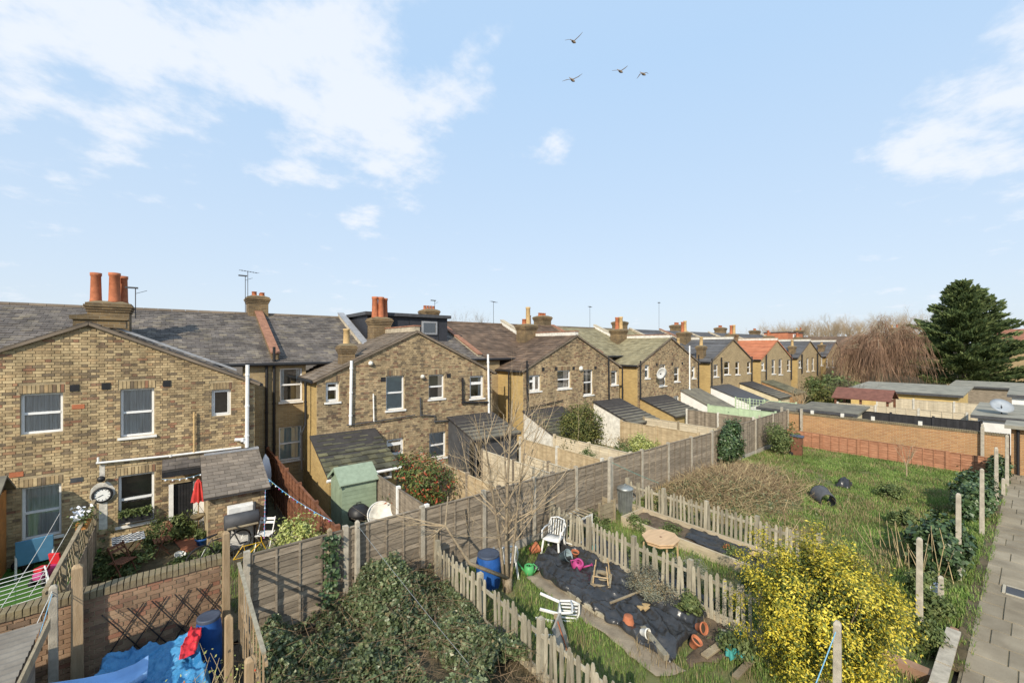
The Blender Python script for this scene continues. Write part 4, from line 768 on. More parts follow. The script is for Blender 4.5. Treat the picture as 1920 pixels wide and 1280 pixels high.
fence('boundary_fence', 'long grey lap-panel boundary fence with concrete posts behind the gardens', (.98, 9.02), (18.5, 9.02), 1.8, 'fence', 'concrete', 1.68, face=-1)
fence('boundary_fence', 'dark closeboard fence beyond the ivy, running up to the brick wall', (18.62, 9.05), (28.5, 9.3), 1.82, 'fence', 'concrete', 2.4, 'board', face=-1)
fence('divider_fence', 'red-brown panel fence between the clock house and green shed', (2.65, 9.3), (2.65, 18.2), 1.75, 'fence_brown', 'fence_brown', 1.75, face=1)
fence('divider_fence', 'upright board fence with white posts beside the green shed', (4.72, 9.25), (4.72, 12.6), 1.72, 'fence', 'white', 1.6, 'board', face=1)
fence('divider_fence', 'mossy tan fence right of the red-tipped shrub', (6.9, 9.25), (6.9, 14.0), 1.72, 'fence_tan', 'fence', 1.7, face=1)
fence('divider_fence', 'pale straw fence in front of the white pointed porch', (8.95, 9.25), (8.95, 13.0), 1.72, 'fence_pale', 'fence', 1.8, face=1)
fence('divider_fence', 'low tan slatted fence just left of white-posted board fence', (10.0, 9.25), (10.0, 11.8), 1.6, 'fence_pale', 'fence', 1.3, face=1, gravel=False)
fence('divider_fence', 'tan board fence with white concrete posts below the mossy lean-to', (11.3, 9.25), (11.3, 13.6), 1.75, 'fence_tan', 'concrete_light', 1.75, 'board', face=1)
fence('divider_fence', 'golden lap fence running up to the round evergreen', (12.9, 9.25), (12.9, 13.2), 1.72, 'fence_pale', 'fence_pale', 1.9, face=1, slat=.11)
fence('divider_fence', 'long brownish board fence behind the cream variegated bush', (17.9, 9.3), (17.9, 13.4), 1.78, 'fence_tan', 'fence_tan', 2.1, 'board', face=1)
fence('divider_fence', 'pale slat fence in front of the fourth house lean-to', (20.2, 9.5), (20.2, 13.6), 1.7, 'fence_pale', 'timber_old', 1.7, face=1)
fence('divider_fence', 'grey board fence in front of the white lean-to', (24.4, 9.6), (24.4, 13.4), 1.75, 'fence', 'concrete_light', 2.0, 'board', face=1)
fence('divider_fence', 'pale sage green painted fence near the end of the gardens', (27.5, 9.6), (27.5, 13.6), 1.75, 'fence_green', 'fence_green', 2.0, 'board', face=1)
fence('low_fence', 'low orange stained fence in front of the long brick wall', (27.25, .95), (27.35, 8.9), .86, 'fence_orange', 'fence_orange', 1.6, face=1, gravel=False, over=.02)
fence('black_fence', 'black panel fence behind the long brick wall', (32.3, 1.8), (32.3, 8.8), 1.75, 'fence_black', 'fence_black', 1.8, 'board', face=1, gravel=False)
fence('far_fence', 'weathered pale fence just behind the black fence', (35.2, 2.5), (35.2, 8.5), 1.8, 'fence_pale', 'concrete_light', 1.9, face=1)
fence('far_fence', 'cream fence below the dark conifer, farther back', (41, 1.5), (41, 7.5), 1.85, 'fence_pale', 'concrete_light', 2.0, 'board', face=1)
fence('far_fence', 'short pinkish fence panel beside the red-roofed shelter', (38.2, 3.2), (38.2, 5.6), 1.4, 'fence_tan', 'timber_old', 1.2, face=1)
# lattice-topped green screen by the farther lean-tos
sc = thing('trellis_screen', 'pale green lattice screen in front of the beige lean-to', 'trellis', (31.5, 9.8, 0))
for i in range(5): bx(sc, 'post', (31.5, 9.8 + i * .95, 1.0), (.07, .07, 2.0), 'fence_green')
for k in range(9): bx(sc, 'lath', (31.48, 11.7, .4 + k * .19), (.012, 3.8, .03), 'fence_green')
for k in range(20): bx(sc, 'lath', (31.46, 9.85 + k * .195, 1.1), (.012, .03, 1.7), 'fence_green')
# ---- picket fences
pm = MB().prism([(-.036, 0, 0), (.036, 0, 0), (.036, 0, .93), (.016, 0, .99), (-.016, 0, .99), (-.036, 0, .93)], (0, .018, 0)).mesh('picket', MT['picket'])
def picket_fence(label, x, y0, y1, nposts, lean=0, gravel=True):
    f = thing('picket_fence', label, 'fence', (x, y0, 0)); n = int((y1 - y0) / .125)
    for i in range(nposts): yy = y0 + (y1 - y0) * i / (nposts - 1); bx(f, 'post', (x + .03, yy, .53), (.1, .1, 1.08), 'picket', (0, FR.uniform(-.03, .03), 0))
    for i in range(n):
        yy = y0 + .06 + (y1 - y0 - .1) * i / n
        if min(abs(yy - (y0 + (y1 - y0) * k / (nposts - 1))) for k in range(nposts)) < .075 or FR.random() < .03: continue
        piece('picket', pm, f, (x - .03, yy, .06 + FR.uniform(-.015, .02)), (FR.uniform(-.03, .03), FR.gauss(0, .028) + lean, PI / 2 + PI + FR.uniform(-.08, .08)), (FR.uniform(.85, 1.08), 1, FR.uniform(.9, 1.0)))
    for k in range(nposts - 1):
        a, b = y0 + (y1 - y0) * k / (nposts - 1) + .06, y0 + (y1 - y0) * (k + 1) / (nposts - 1) - .06
        for zz in (.22, .83): bx(f, 'rail', (x + .005, (a + b) / 2, zz), (.035, b - a, .065), 'picket', (FR.uniform(-.01, .01), 0, 0))
        if gravel: bx(f, 'base_board', (x - .005, (a + b) / 2, .09), (.03, b - a, .16), 'sleeper')
picket_fence('weathered picket fence between the bramble patch and the grass strip', 4.70, 1.6, 8.75, 5)
picket_fence('picket fence between the black sheeting and the wooden table', 8.5, 3.2, 8.85, 5)
picket_fence('picket fence behind the long raised bed', 12.12, 3.3, 8.85, 5)
# ---- walls
w = thing('garden_wall', 'brown brick garden wall with mossy coping behind blue tarpaulin', 'wall', (-3, 9.3, 0))
MB().box(-7, .62, 9.3, 9.5, -.05, 1.64).build('wall_core', MT['mortar'], w)
lay_bricks(w, 9.3, -7, .62, .0, lambda x: 1.66, [], 'redbrick', seed=12, rough=.01)
cm = MB().add([(-.5, -.5, -.5), (.5, -.5, -.5), (.5, .5, -.5), (-.5, .5, -.5), (-.46, -.47, .5), (.46, -.47, .5), (.46, .47, .5), (-.46, .47, .5)], [(4, 5, 6, 7), (0, 1, 5, 4), (1, 2, 6, 5), (2, 3, 7, 6), (3, 0, 4, 7)]).mesh('coping_brick', MT['lichen'])
for i in range(98): piece('coping_brick', cm, w, (-7 + .039 + i * .0778, 9.395, 1.70 + FR.uniform(-.004, .006)), (0, FR.uniform(-.03, .03), 0), (.07, .27, .11))
w = thing('brick_wall', 'long orange brick wall with dark coping at the end of the lawn', 'wall', (28.6, 5, 0))
MB().box(28.6, 28.82, .75, 9.7, -.05, 1.62).build('wall_face', MT['orange_brick'], w)
for i in range(116): piece('coping_brick', cm, w, (28.71, .79 + i * .0768, 1.68), (0, 0, PI / 2), (.07, .26, .11))
for (y_, k) in ((8.1, 0), (6.7, 1), (5.4, 2), (3.6, 3)): bx(w, 'lamp_box', (28.62, y_, 1.83), (.1, .14, .2), 'dirty_white')
for (y_,) in ((9.62,), (8.6,), (1.55,)): bx(w, 'concrete_post', (28.5, y_, .98), (.11, .11, 1.98), 'concrete')
e = thing('edging_wall', 'low brick edging wall along the paved path', 'wall', (8, 1, 0))
for k in range(3):
    i = 0; xx = 5.2 + (.11 if k % 2 else 0)
    while xx < 11.6:
        if not (9.55 < xx < 9.85): bx(e, 'brick', (xx + .105, .99 + FR.uniform(-.006, .006), .04 + k * .078), (.208, .11, .068), ('redbrick' if FR.random() < .5 else 'stock2'), (0, 0, FR.uniform(-.01, .01)))
        xx += .222
for i in range(9): bx(e, 'coping_slab', (5.5 + i * .7, .985, .262), (.66, .19, .045), 'concrete', (0, 0, FR.uniform(-.01, .01)))
bx(e, 'return_wall', (9.7, 1.35, .12), (.2, .8, .24), 'redbrick')
# ---- concrete and timber posts standing by themselves
cpm = {}
def post_px(label, px, ytop, ybase=None, z=None, mat='concrete', w=.1, name='concrete_post', lean=(0, 0), holes=True):
    if ybase is not None: b = at(px, ybase, 0); dep = b.x * FX + b.y * FY; z = CAMH - (ytop - 650) / 785 * dep
    else: q = at(px, ytop, z); b = Vector((q.x, q.y, 0))
    p = thing(name, label, 'post', b); k = w * .36
    m = MB().prism([(-w / 2, -w / 2, -.1), (w / 2, -w / 2, -.1), (w / 2, w / 2, -.1), (-w / 2, w / 2, -.1)], (0, 0, z + .06))
    m.v = [(v[0] * (.82 if v[2] > .5 else 1), v[1] * (.82 if v[2] > .5 else 1), v[2]) for v in m.v]
    m.add([(-w * .41, -w * .41, z - .04), (w * .41, -w * .41, z - .04), (w * .41, w * .41, z - .04), (-w * .41, w * .41, z - .04), (-w * .2, -w * .2, z), (w * .2, -w * .2, z), (w * .2, w * .2, z), (-w * .2, w * .2, z)], [(4, 5, 6, 7), (0, 1, 5, 4), (1, 2, 6, 5), (2, 3, 7, 6), (3, 0, 4, 7)])
    o = m.build('shaft', MT[mat], p, world=False, bevel=.006); p.rotation_euler = (lean[0], lean[1], .1)
    if holes:
        for i in range(3): MB().lathe([(0, 0), (.011, .002), (.011, -.01)], 8, (0, -w * .415, z - .15 - i * .4), (PI / 2, 0, 0)).build('wire_hole', MT['dark'], p, world=False)
    return p, Vector((b.x, b.y, z))
for (lb, px, yt, yb) in (('concrete post at the path edge nearest the white bag', 1724, 1007, 1195), ('tall concrete post right of the glossy ivy mound', 1797, 924, 1087), ('concrete post behind the ivy mound, fourth from the garage', 1841, 878, 1004), ('concrete post third from the garage along the path', 1868, 838, 948),
                         ('concrete post second from the garage along the path', 1888, 815, 912), ('short broken concrete post stub near the garage', 1881, 896, 930), ('concrete post against the orange fence, right end', 1842, 794, 858), ('yellowish post beside the hanging ivy', 1360, 797, 872),
                         ('concrete post left of the brown bin', 1424, 778, 845), ('short square post stub beside the white bag', 1764, 1079, 1130), ('post in front of the far brick wall, left end', 1513, 758, 812)): post_px(lb, px, yt, yb, w=.11)
pA, topA = post_px('tall pale concrete post beside the compost corner of the bed garden', 1143, 856, 975, w=.11)
pB, topB = post_px('concrete post standing in the bramble patch', 670, 975, None, 1.95, w=.1)
pC, topC = post_px('concrete line post rising in front of the yellow shrub', 1570, 1163, None, 1.95, w=.1)
pD, topD = post_px('mossy line post at the corrugated shed corner', 100, 1096, None, 2.1, w=.11)
post_px('tall sawn timber post against the brown garden wall', 145, 1058, None, 2.27, 'timber', .15, 'timber_post', holes=False)
post_px('tall timber post at the wall end, beside the lap fence', 424, 995, None, 2.3, 'timber', .12, 'timber_post', holes=False)
post_px('timber post rising from the rose hip bush', 429, 1152, None, 1.8, 'timber', .11, 'timber_post', holes=False)
post_px('pale square timber post at the bottom edge beside brambles', 467, 1232, None, 1.7, 'timber', .11, 'timber_post', holes=False)
post_px('short dark timber post at the head of the near picket fence', 817, 990, None, 1.25, 'timber_old', .1, 'timber_post', holes=False)
post_px('grey post in the boundary fence covered by ivy', 618, 990, None, 1.9, 'timber_old', .1, 'timber_post', holes=False)
# lath fence seen almost edge-on
lf = thing('lath_fence', 'thin timber lath fence seen end-on left of the brambles', 'fence', (.84, 7.5, 0))
for i in range(10): bx(lf, 'lath', (.84, 6.1 + i * .3, .88), (.016, .045, 1.72 + FR.uniform(-.02, .02)), 'timber')
for zz in (.4, 1.0, 1.6): bx(lf, 'rail', (.868, 7.45, zz), (.035, 2.8, .05), 'timber')
bx(lf, 'cap_rail', (.84, 7.45, 1.76), (.05, 2.8, .03), 'picket')
# woven trellis fence of the play garden
tf = thing('lattice_fence', 'rustic lattice-topped fence between play area and cottage garden', 'fence', (-1.65, 9.9, 0))
for i in range(5): bx(tf, 'post', (-1.65, 9.9 + i * 1.2, .85), (.09, .09, 1.75), 'timber_old')
for i in range(36): bx(tf, 'fence_board', (-1.63, 9.95 + i * .135, .55), (.015, .12, 1.1), 'fence', (FR.uniform(-.01, .01), 0, 0))
for i in range(24):
    for s in (-1, 1): bx(tf, 'lath', (-1.66 + s * .008, 10.05 + i * .2, 1.4), (.012, .03, .78), 'timber_old', (s * .62, 0, 0))
bx(tf, 'cap_rail', (-1.65, 12.35, 1.74), (.06, 4.9, .035), 'timber_old')
# raised bed
rb = thing('raised_bed', 'long timber raised bed with soil and black sheeting', 'raised bed', (10.9, 5.5, 0))
q = [at(1192, 966, .2), at(1228, 945, .2)]
bxx0, bxx1, by0, by1 = 10.9, 12.0, 2.6, 8.15
bx(rb, 'long_board', (bxx0, (by0 + by1) / 2, .14), (.06, by1 - by0, .3), 'sleeper'); bx(rb, 'long_board', (bxx1, (by0 + by1) / 2, .14), (.06, by1 - by0, .3), 'sleeper')
bx(rb, 'end_board', ((bxx0 + bxx1) / 2, by1 - .03, .14), (bxx1 - bxx0 - .06, .06, .3), 'sleeper'); bx(rb, 'end_board', ((bxx0 + bxx1) / 2, by0 + .03, .14), (bxx1 - bxx0 - .06, .06, .3), 'sleeper')
def rumple(name, A, B, C, Dd, z, amp, mat, par=None, nx=50, ny=24, fr=3.0, seed=0, edge=.06, thick=True, base=None):
    """rumpled sheet spanning four ground corners"""
    vs = []; fs = []
    for j in range(ny + 1):
        for i in range(nx + 1):
            u, v = i / nx, j / ny; p = (A * (1 - u) + B * u) * (1 - v) + (Dd * (1 - u) + C * u) * v
            e = 1.0 if (i in (0, nx) or j in (0, ny)) else 0
            x_, y_ = p.x + edge * mnoise.noise((p.x * 4 + seed, p.y * 4, 9)), p.y + edge * mnoise.noise((p.x * 4, p.y * 4 + seed, 5))
            r_ = 1 - abs(mnoise.noise((x_ * fr + seed, y_ * fr * .7, seed))) * 2; r2 = mnoise.noise((x_ * fr * 2.7, y_ * fr * 2.7, seed + 7)) + .55 * (1 - 2.2 * abs(mnoise.noise((x_ * fr * 3.9, y_ * fr * 3.1, seed + 2))))
            zz = z + amp * (max(0, r_) ** 2 * .9 + .35 * r2 + .3) * (.25 if e else 1)
            if base: zz += base(u, v)
            vs.append((x_, y_, max(zz, .03)))
    for j in range(ny):
        for i in range(nx): a = j * (nx + 1) + i; fs.append((a, a + 1, a + nx + 2, a + nx + 1))
    return MB().add(vs, fs).build(name, MT[mat], par, smooth=True)
rumple('soil', V(bxx0 + .03, by0 + .05, 0), V(bxx1 - .03, by0 + .05, 0), V(bxx1 - .03, by1 - .05, 0), V(bxx0 + .03, by1 - .05, 0), .15, .05, 'soil', rb, 24, 50, 4)
rumple('black_sheet', V(10.98, 3.2, 0), V(11.8, 3.3, 0), V(11.9, 6.4, 0), V(11.15, 6.2, 0), .225, .07, 'sheet', rb, 24, 40, 3.5, 3)
# black polythene in the grass garden
A_, B_, C_, D_ = at(988, 1066), at(1085, 996), at(1345, 1138), at(1258, 1252)
tag(rumple('polythene_sheet', A_, B_, C_, D_, .06, .125, 'sheet', None, 90, 150, 2.6, 5, .1), 'crumpled black polythene sheet spread over the grass garden', 'sheet')
MUD = rumple('trodden_strip', at(985, 1085), at(1010, 1075), at(1290, 1262), at(1235, 1268), .028, .025, 'mud', None, 8, 50, 3, 2, .1); MUD['kind'] = 'structure'
SO = rumple('bare_soil_patch', at(1300, 1130), at(1395, 1160), at(1400, 1230), at(1290, 1255), .02, .05, 'soil', None, 20, 20, 4, 4, .1); SO['kind'] = 'structure'
def plank(label, pA, pB, w=.12, h=.035, mat='timber_old', z0=.05, z1=None, name='timber_plank', cat='plank'):
    a, b = Vector(pA), Vector(pB); a.z = z0; b.z = z0 if z1 is None else z1; c = (a + b) / 2
    o = MB().bar(a - c, b - c, w, h).build(name, MT[mat], bevel=.004); o.location = c; WM[o] = Matrix.Translation(c); return tag(o, label, cat)
plank('long grey edging board along the left edge of the black sheeting', at(1013, 1075), at(1080, 1128), .07, .1, 'picket', .08)
plank('second edging board continuing toward the bottom of the sheeting', at(1082, 1130), at(1146, 1172), .07, .1, 'picket', .08)
plank('thick timber offcut lying beside the white flower pot', at(1205, 1182, .1), at(1250, 1238, .1), .11, .1, 'picket', .15)
plank('thin stick lying across the black sheeting', at(1144, 1136, .15), at(1220, 1106, .15), .04, .035, 'timber_old', .22)
plank('broad board lying on the teal netting, left one', at(1320, 1240), at(1378, 1198), .13, .04, 'timber_old', .1)
plank('pale split board crossing toward the yellow shrub', at(1352, 1196), at(1412, 1216), .08, .04, 'picket', .15)
plank('board end at the bottom edge near the teal netting', at(1378, 1280), at(1408, 1248), .1, .04, 'timber_old', .1)
tag(rumple('teal_netting', at(1345, 1205), at(1395, 1195), at(1415, 1235), at(1370, 1255), .08, .12, 'teal', None, 26, 26, 6, 8, .15), 'crumpled teal garden netting beside the yellow shrub', 'netting')
# corrugated shed roof bottom left
cr = thing('corrugated_shed', 'shed with grey corrugated roof in the bottom left corner', 'shed', (-2.8, 6.8, 0))
m = MB(); nn = 30; vs = []
for i in range(nn * 6 + 1): yy = 4.6 + i * (3.75 / (nn * 6)); zz = 1.86 + .013 * math.sin(i * PI / 3) + .012 * (yy - 4.6); vs += [(-6.5, yy, zz - .12), (-1.42, yy, zz)]
m.add(vs, [(2 * i, 2 * i + 1, 2 * i + 3, 2 * i + 2) for i in range(nn * 6)]).build('roof', MT['corr'], cr)
MB().box(-6.4, -1.5, 8.2, 8.3, 0, 1.72).box(-1.55, -1.47, 4.7, 8.2, 0, 1.8).build('wall', MT['fence'], cr)
bx(cr, 'barge_board', (-1.38, 6.5, 1.83), (.03, 3.8, .14), 'timber_old')
# lattice on the garden wall
tr = thing('wall_trellis', 'black diagonal trellis fixed to the brown garden wall', 'trellis', (-.4, 9.26, 0))
for i in range(5):
    a = -.95 + i * .3; tr_m = MB().bar((a, 9.262, .55), (a + .5, 9.262, 1.35), .016, .01, (0, 1, 0)).build('lath', MT['iron'], tr); MB().bar((a, 9.248, 1.35), (a + .5, 9.248, .55), .016, .01, (0, 1, 0)).build('lath', MT['iron'], tr)
# ================================================================== plants
def nz(P, s, o=0): return np.array([mnoise.noise((p[0] * s + o, p[1] * s - o, o * .37)) for p in P])
def ground_stuff(name, label, cat, o): o.name = name; tag(o, label, cat, kind='stuff'); return o
# ---- brambles
def bump_h(lst, P): return sum(bh * np.exp(-((P[:, 0] - bx_) ** 2 + (P[:, 1] - by_) ** 2) / (br * br)) for (bx_, by_, br, bh) in lst)
P = np.column_stack([RNG.uniform(1.0, 4.62, 165000), RNG.uniform(1.5, 8.92, 165000), np.zeros(165000)])
hn = nz(P[:, :2], 1.1, 2); keep = (hn + .55 * nz(P[:, :2], 2.9, 8) > -.5) & ~((P[:, 0] > 3.3 + .5 * hn) & (P[:, 1] < 4.9 + hn)); P = P[keep]; hn = hn[keep]
top = bump_h(BR, P) + .12 + .42 * np.clip(hn + .35, 0, 1) + .3 * np.clip(nz(P[:, :2], 3.3, 5), 0, 1)
P[:, 2] = top * RNG.uniform(.55, 1.05, len(P)) + .02
BRM = ground_stuff('bramble_patch', 'dense green bramble thicket filling the fenced plot', 'brambles', leaf_mesh('bramble_patch', P, .06, MT['bramble'], aspect=.78, up=.55))
n = 2200; A = np.column_stack([RNG.uniform(1.0, 4.6, n), RNG.uniform(1.5, 8.9, n), RNG.uniform(.05, .5, n)]); A[:, 2] += bump_h(BR, A); Bq = A + np.column_stack([RNG.normal(0, .28, n), RNG.normal(0, .28, n), RNG.uniform(-.1, .3, n)])
sticks_mesh('canes', A, Bq, .004, MT['cane'], BRM, 'stuff')
def grass_field(name, label, n, x0, x1, y0, y1, h, w, mat, ex=(), zf=None, clump=1.4, thr=-.2, off=0):
    P = np.column_stack([RNG.uniform(x0, x1, n), RNG.uniform(y0, y1, n), np.zeros(n)]); k = nz(P[:, :2], clump, off) + .4 * nz(P[:, :2], clump * 3, off + 3); m = k > thr
    for f in ex: m &= ~f(P)
    P = P[m]; k = k[m]; P[:, 2] = .01 + (zf(P) if zf else 0)
    o = blade_mesh(name, P, h, w, MT[mat], lean=.7); return ground_stuff(name, label, 'grass', o)
def inquad(*q):
    q = [Vector(p) for p in q]
    def f(P):
        r = np.ones(len(P), bool); s = None
        for a, b in zip(q, q[1:] + q[:1]):
            c = (b.x - a.x) * (P[:, 1] - a.y) - (b.y - a.y) * (P[:, 0] - a.x); r &= (c > 0) if s is None else (c > 0)
        r2 = np.ones(len(P), bool)
        for a, b in zip(q, q[1:] + q[:1]): r2 &= ((b.x - a.x) * (P[:, 1] - a.y) - (b.y - a.y) * (P[:, 0] - a.x)) < 0
        return r | r2
    return f
SHQ = inquad(A_, B_, C_, D_); MUDQ = inquad(at(985, 1085), at(1010, 1075), at(1290, 1262), at(1235, 1268)); SOQ = inquad(at(1300, 1130), at(1395, 1160), at(1400, 1230), at(1290, 1255))
BEDQ = lambda P: (P[:, 0] > bxx0 - .05) & (P[:, 0] < bxx1 + .05) & (P[:, 1] < by1 + .03)
grass_field('grass_strip', 'green grass strip beside the black sheeting', 30000, 4.8, 8.42, 1.0, 8.9, .09, .011, 'grass', (SHQ, MUDQ, SOQ), thr=-.3)
grass_field('dry_tussocks', 'straw-coloured dead grass tufts in the sheeting garden', 5000, 4.85, 8.4, 1.0, 8.9, .2, .01, 'drygrass', (SHQ,), thr=.28, off=11)
grass_field('bed_garden_grass', 'patchy grass around the raised bed', 16000, 8.56, 12.05, 1.2, 8.9, .14, .011, 'grass', (BEDQ,), thr=-.1, off=4)
grass_field('bed_garden_straw', 'dry straw between bed and picket fence', 3500, 8.56, 12.05, 1.2, 8.9, .16, .011, 'drygrass', (BEDQ,), thr=.15, off=17)
hz = lambda P: bump_h(HEAP, P)
nearheap = lambda P: bump_h(HEAP, P) > .17 + .1 * nz(P[:, :2], 1.5, 9)
grass_field('lawn_grass', 'rough green lawn grass in front of the long brick wall', 110000, 12.2, 27.2, .95, 9.1, .085, .018, 'grass', (nearheap,), hz, .8, -.42, 6)
grass_field('lawn_straw', 'dead straw patches in the rough lawn', 22000, 12.3, 27, .95, 9.0, .13, .014, 'drygrass', (), hz, .7, .05, 23)
grass_field('bramble_straw', 'dry grass at the foot of the near picket fence', 5000, 3.0, 4.62, 1.5, 6.3, .28, .012, 'drygrass', (), None, 1.2, -.1, 31)
grass_field('cottage_grass', 'weedy grass in the cottage garden', 9000, -1.5, 1.9, 9.6, 13.6, .12, .012, 'grass', (), None, 1.6, -.05, 2)
grass_field('verge_weeds', 'ragged weeds along the path edge', 5000, 10.5, 27.5, .72, 1.25, .12, .016, 'grass', (), None, 1.6, -.15, 51)
grass_field('lawn_dead_thatch', 'brown thatch of flattened dead grass left of the dry stalks', 9000, 13, 19.5, 2.2, 6.4, .14, .012, 'drygrass', (), hz, .9, .05, 41)
# ---- dry heap
n = 11000; A = np.column_stack([RNG.normal(16.4, 2.0, n), RNG.normal(7.2, .95, n), np.zeros(n)]); A = A[(A[:, 0] > 12.25) & (A[:, 0] < 21) & (A[:, 1] < 8.9)]; n = len(A)
A[:, 2] = bump_h(HEAP, A) * RNG.uniform(.7, 1.12, n) + .05; Bq = A + np.column_stack([RNG.normal(0, .22, n), RNG.normal(0, .22, n), RNG.normal(.07, .15, n)])
HP = ground_stuff('dead_bramble_heap', 'brown heap of dead brambles behind the raised bed fence', 'dead brambles', sticks_mesh('dead_bramble_heap', A[:n // 2], Bq[:n // 2], .007, MT['dryweed']))
sticks_mesh('dark_canes', A[n // 2:], Bq[n // 2:], .007, MT['cane'], HP, 'stuff')
n = 9000; A = np.column_stack([RNG.normal(16.2, 2.2, n), RNG.normal(7.1, 1.0, n), np.zeros(n)]); A = A[(A[:, 0] > 12.25) & (A[:, 1] < 8.9) & (nz(A[:, :2], 1.3, 3) > -.05)]; A[:, 2] = bump_h(HEAP, A) * RNG.uniform(.8, 1.15, len(A)) + .06
leaf_mesh('leaves', A, .08, MT['bramble'], HP, 'stuff', aspect=.7)
# ---- shrubs
def shrub(name, label, c, rad, n, leaf, mat, cat='shrub', clusters=60, tight=.16, stems=7, lower=-.75, aspect=.5, mat2=None, frac2=.35, stemmat='bark', up=.3, group=None, rough=.16, shell=.35):
    c = Vector(c); t = thing(name, label, cat, (c.x, c.y, 0), group=group); rad = np.array(rad); cc = np.array(c)
    d = unit(RNG.normal(size=(clusters, 3))); d[:, 2] = np.maximum(d[:, 2], lower); rr = RNG.uniform(1 - shell, 1, (clusters, 1)) * (1 + rough * RNG.normal(size=(clusters, 1)))
    K = cc + d * rad * rr
    def cloud(n, sc=1.0, pull=1.0):
        i = RNG.integers(0, clusters, n); P = cc + (K[i] - cc) * pull + RNG.normal(size=(n, 3)) * tight * sc * np.minimum(rad, rad.mean()); P[:, 2] = np.maximum(P[:, 2], .03); return P, unit((P - cc) / rad)
    P, o = cloud(n); leaf_mesh('foliage', P, leaf, MT[mat], t, out=o, up=up, aspect=aspect)
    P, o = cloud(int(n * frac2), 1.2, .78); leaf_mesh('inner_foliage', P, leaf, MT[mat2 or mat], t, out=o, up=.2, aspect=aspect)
    if stems:
        m = MB(); r_ = random.Random(int(c.x * 100))
        for k in range(stems):
            q = Vector(K[r_.randrange(clusters)]); b = Vector((c.x + r_.uniform(-.1, .1), c.y + r_.uniform(-.1, .1), 0)); mid = b.lerp(q, .5) + Vector((r_.uniform(-.05, .05), r_.uniform(-.05, .05), .08)); m.tube([b, mid, q], [.02, .014, .006], 5)
        m.build('stems', MT[stemmat], t, kind='stuff')
    return t
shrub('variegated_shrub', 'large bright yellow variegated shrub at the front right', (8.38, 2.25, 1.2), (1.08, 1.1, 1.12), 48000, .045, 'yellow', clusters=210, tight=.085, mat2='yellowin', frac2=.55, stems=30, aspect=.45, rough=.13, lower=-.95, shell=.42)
shrub('red_tipped_shrub', 'shrub with red and green leaves beside the white-posted fence', (5.75, 11.5, 1.55), (.78, .7, .85), 3600, .095, 'redleaf', clusters=60, aspect=.4)
shrub('golden_shrub', 'pale lime golden shrub behind the lap fence', (2.02, 9.85, 1.4), (.62, .34, .5), 2600, .065, 'lime', clusters=45)
shrub('round_evergreen', 'tall round olive-green evergreen in the third garden', (13.75, 12.4, 1.95), (.98, .95, 1.2), 9000, .085, 'olive', clusters=120, tight=.12, rough=.05)
shrub('brown_hedge', 'low brown twiggy hedge right of the round evergreen', (15.3, 11.3, .95), (.95, .8, .75), 3000, .07, 'drygrass', mat2='shrub', stemmat='darktwig')
shrub('cream_shrub', 'round cream variegated bush behind the boundary fence', (14.6, 9.95, 1.5), (.62, .5, .55), 3200, .075, 'lime', clusters=60)
shrub('garden_shrub', 'dark green shrub left of the cream variegated bush', (13.6, 10.1, 1.35), (.35, .35, .5), 1200, .07, 'shrub'); shrub('garden_shrub', 'small ball of green beside the golden lap fence', (12.2, 10.7, 1.35), (.35, .3, .4), 1200, .06, 'shrub')
shrub('climbing_ivy', 'dark ivy tumbling over the boundary fence', (19.75, 8.75, 1.15), (.85, .36, 1.05), 7000, .085, 'ivy', 'ivy', clusters=90, tight=.16, aspect=.75, lower=-1)
shrub('ivy_mound', 'glossy dark ivy mound beside the tall concrete post', (14.85, 1.55, .62), (.8, .5, .66), 5200, .105, 'ivy', 'ivy', clusters=80, aspect=.8, tight=.14)
shrub('ivy_mound', 'ivy smothering the path-side posts farther along', (20.8, 1.35, .6), (1.5, .45, .7), 5200, .1, 'ivy', 'ivy', clusters=80, aspect=.8); shrub('ivy_clump', 'ivy clump at the foot of the garage corner posts', (26.6, 1.0, .5), (.5, .35, .6), 1400, .09, 'ivy', 'ivy', aspect=.8)
shrub('bin_shrub', 'straggly green shrub spilling over the brown bin', (24.7, 8.25, .8), (.95, .7, .75), 3000, .09, 'shrub', clusters=45, stemmat='twig')
shrub('lavender', 'grey lavender bush against the middle picket fence', (8.12, 5.35, .35), (.36, .55, .33), 2800, .05, 'grey_leaf', 'lavender', mat2='drygrass', aspect=.22, up=.9); shrub('lavender', 'silvery bush in front of the raised bed', (9.35, 5.1, .35), (.33, .45, .36), 2200, .055, 'grey_leaf', 'lavender', aspect=.22, up=.9)
for i, (px, py, r_, h_, lb) in enumerate(((198, 1012, .36, .5, 'leafy clump at the left of the checked table'), (305, 1010, .42, .5, 'leafy green clump right of the checked table'), (345, 1000, .35, .5, 'green clump before the black door'), (245, 1062, .5, .3, 'low weeds in front of the checked table'), (180, 1062, .38, .35, 'weeds at the foot of the lattice fence'), (405, 1042, .3, .35, 'broad-leaved plant near the blue pot'), (350, 1062, .4, .22, 'low weeds beside the red brick path'))):
    p = at(px, py + 8); shrub('garden_plant', lb, (p.x, p.y, h_ * .6), (r_, r_, h_ * .7), 1500, .075, 'shrub', 'plant', clusters=26, stems=3, tight=.22)
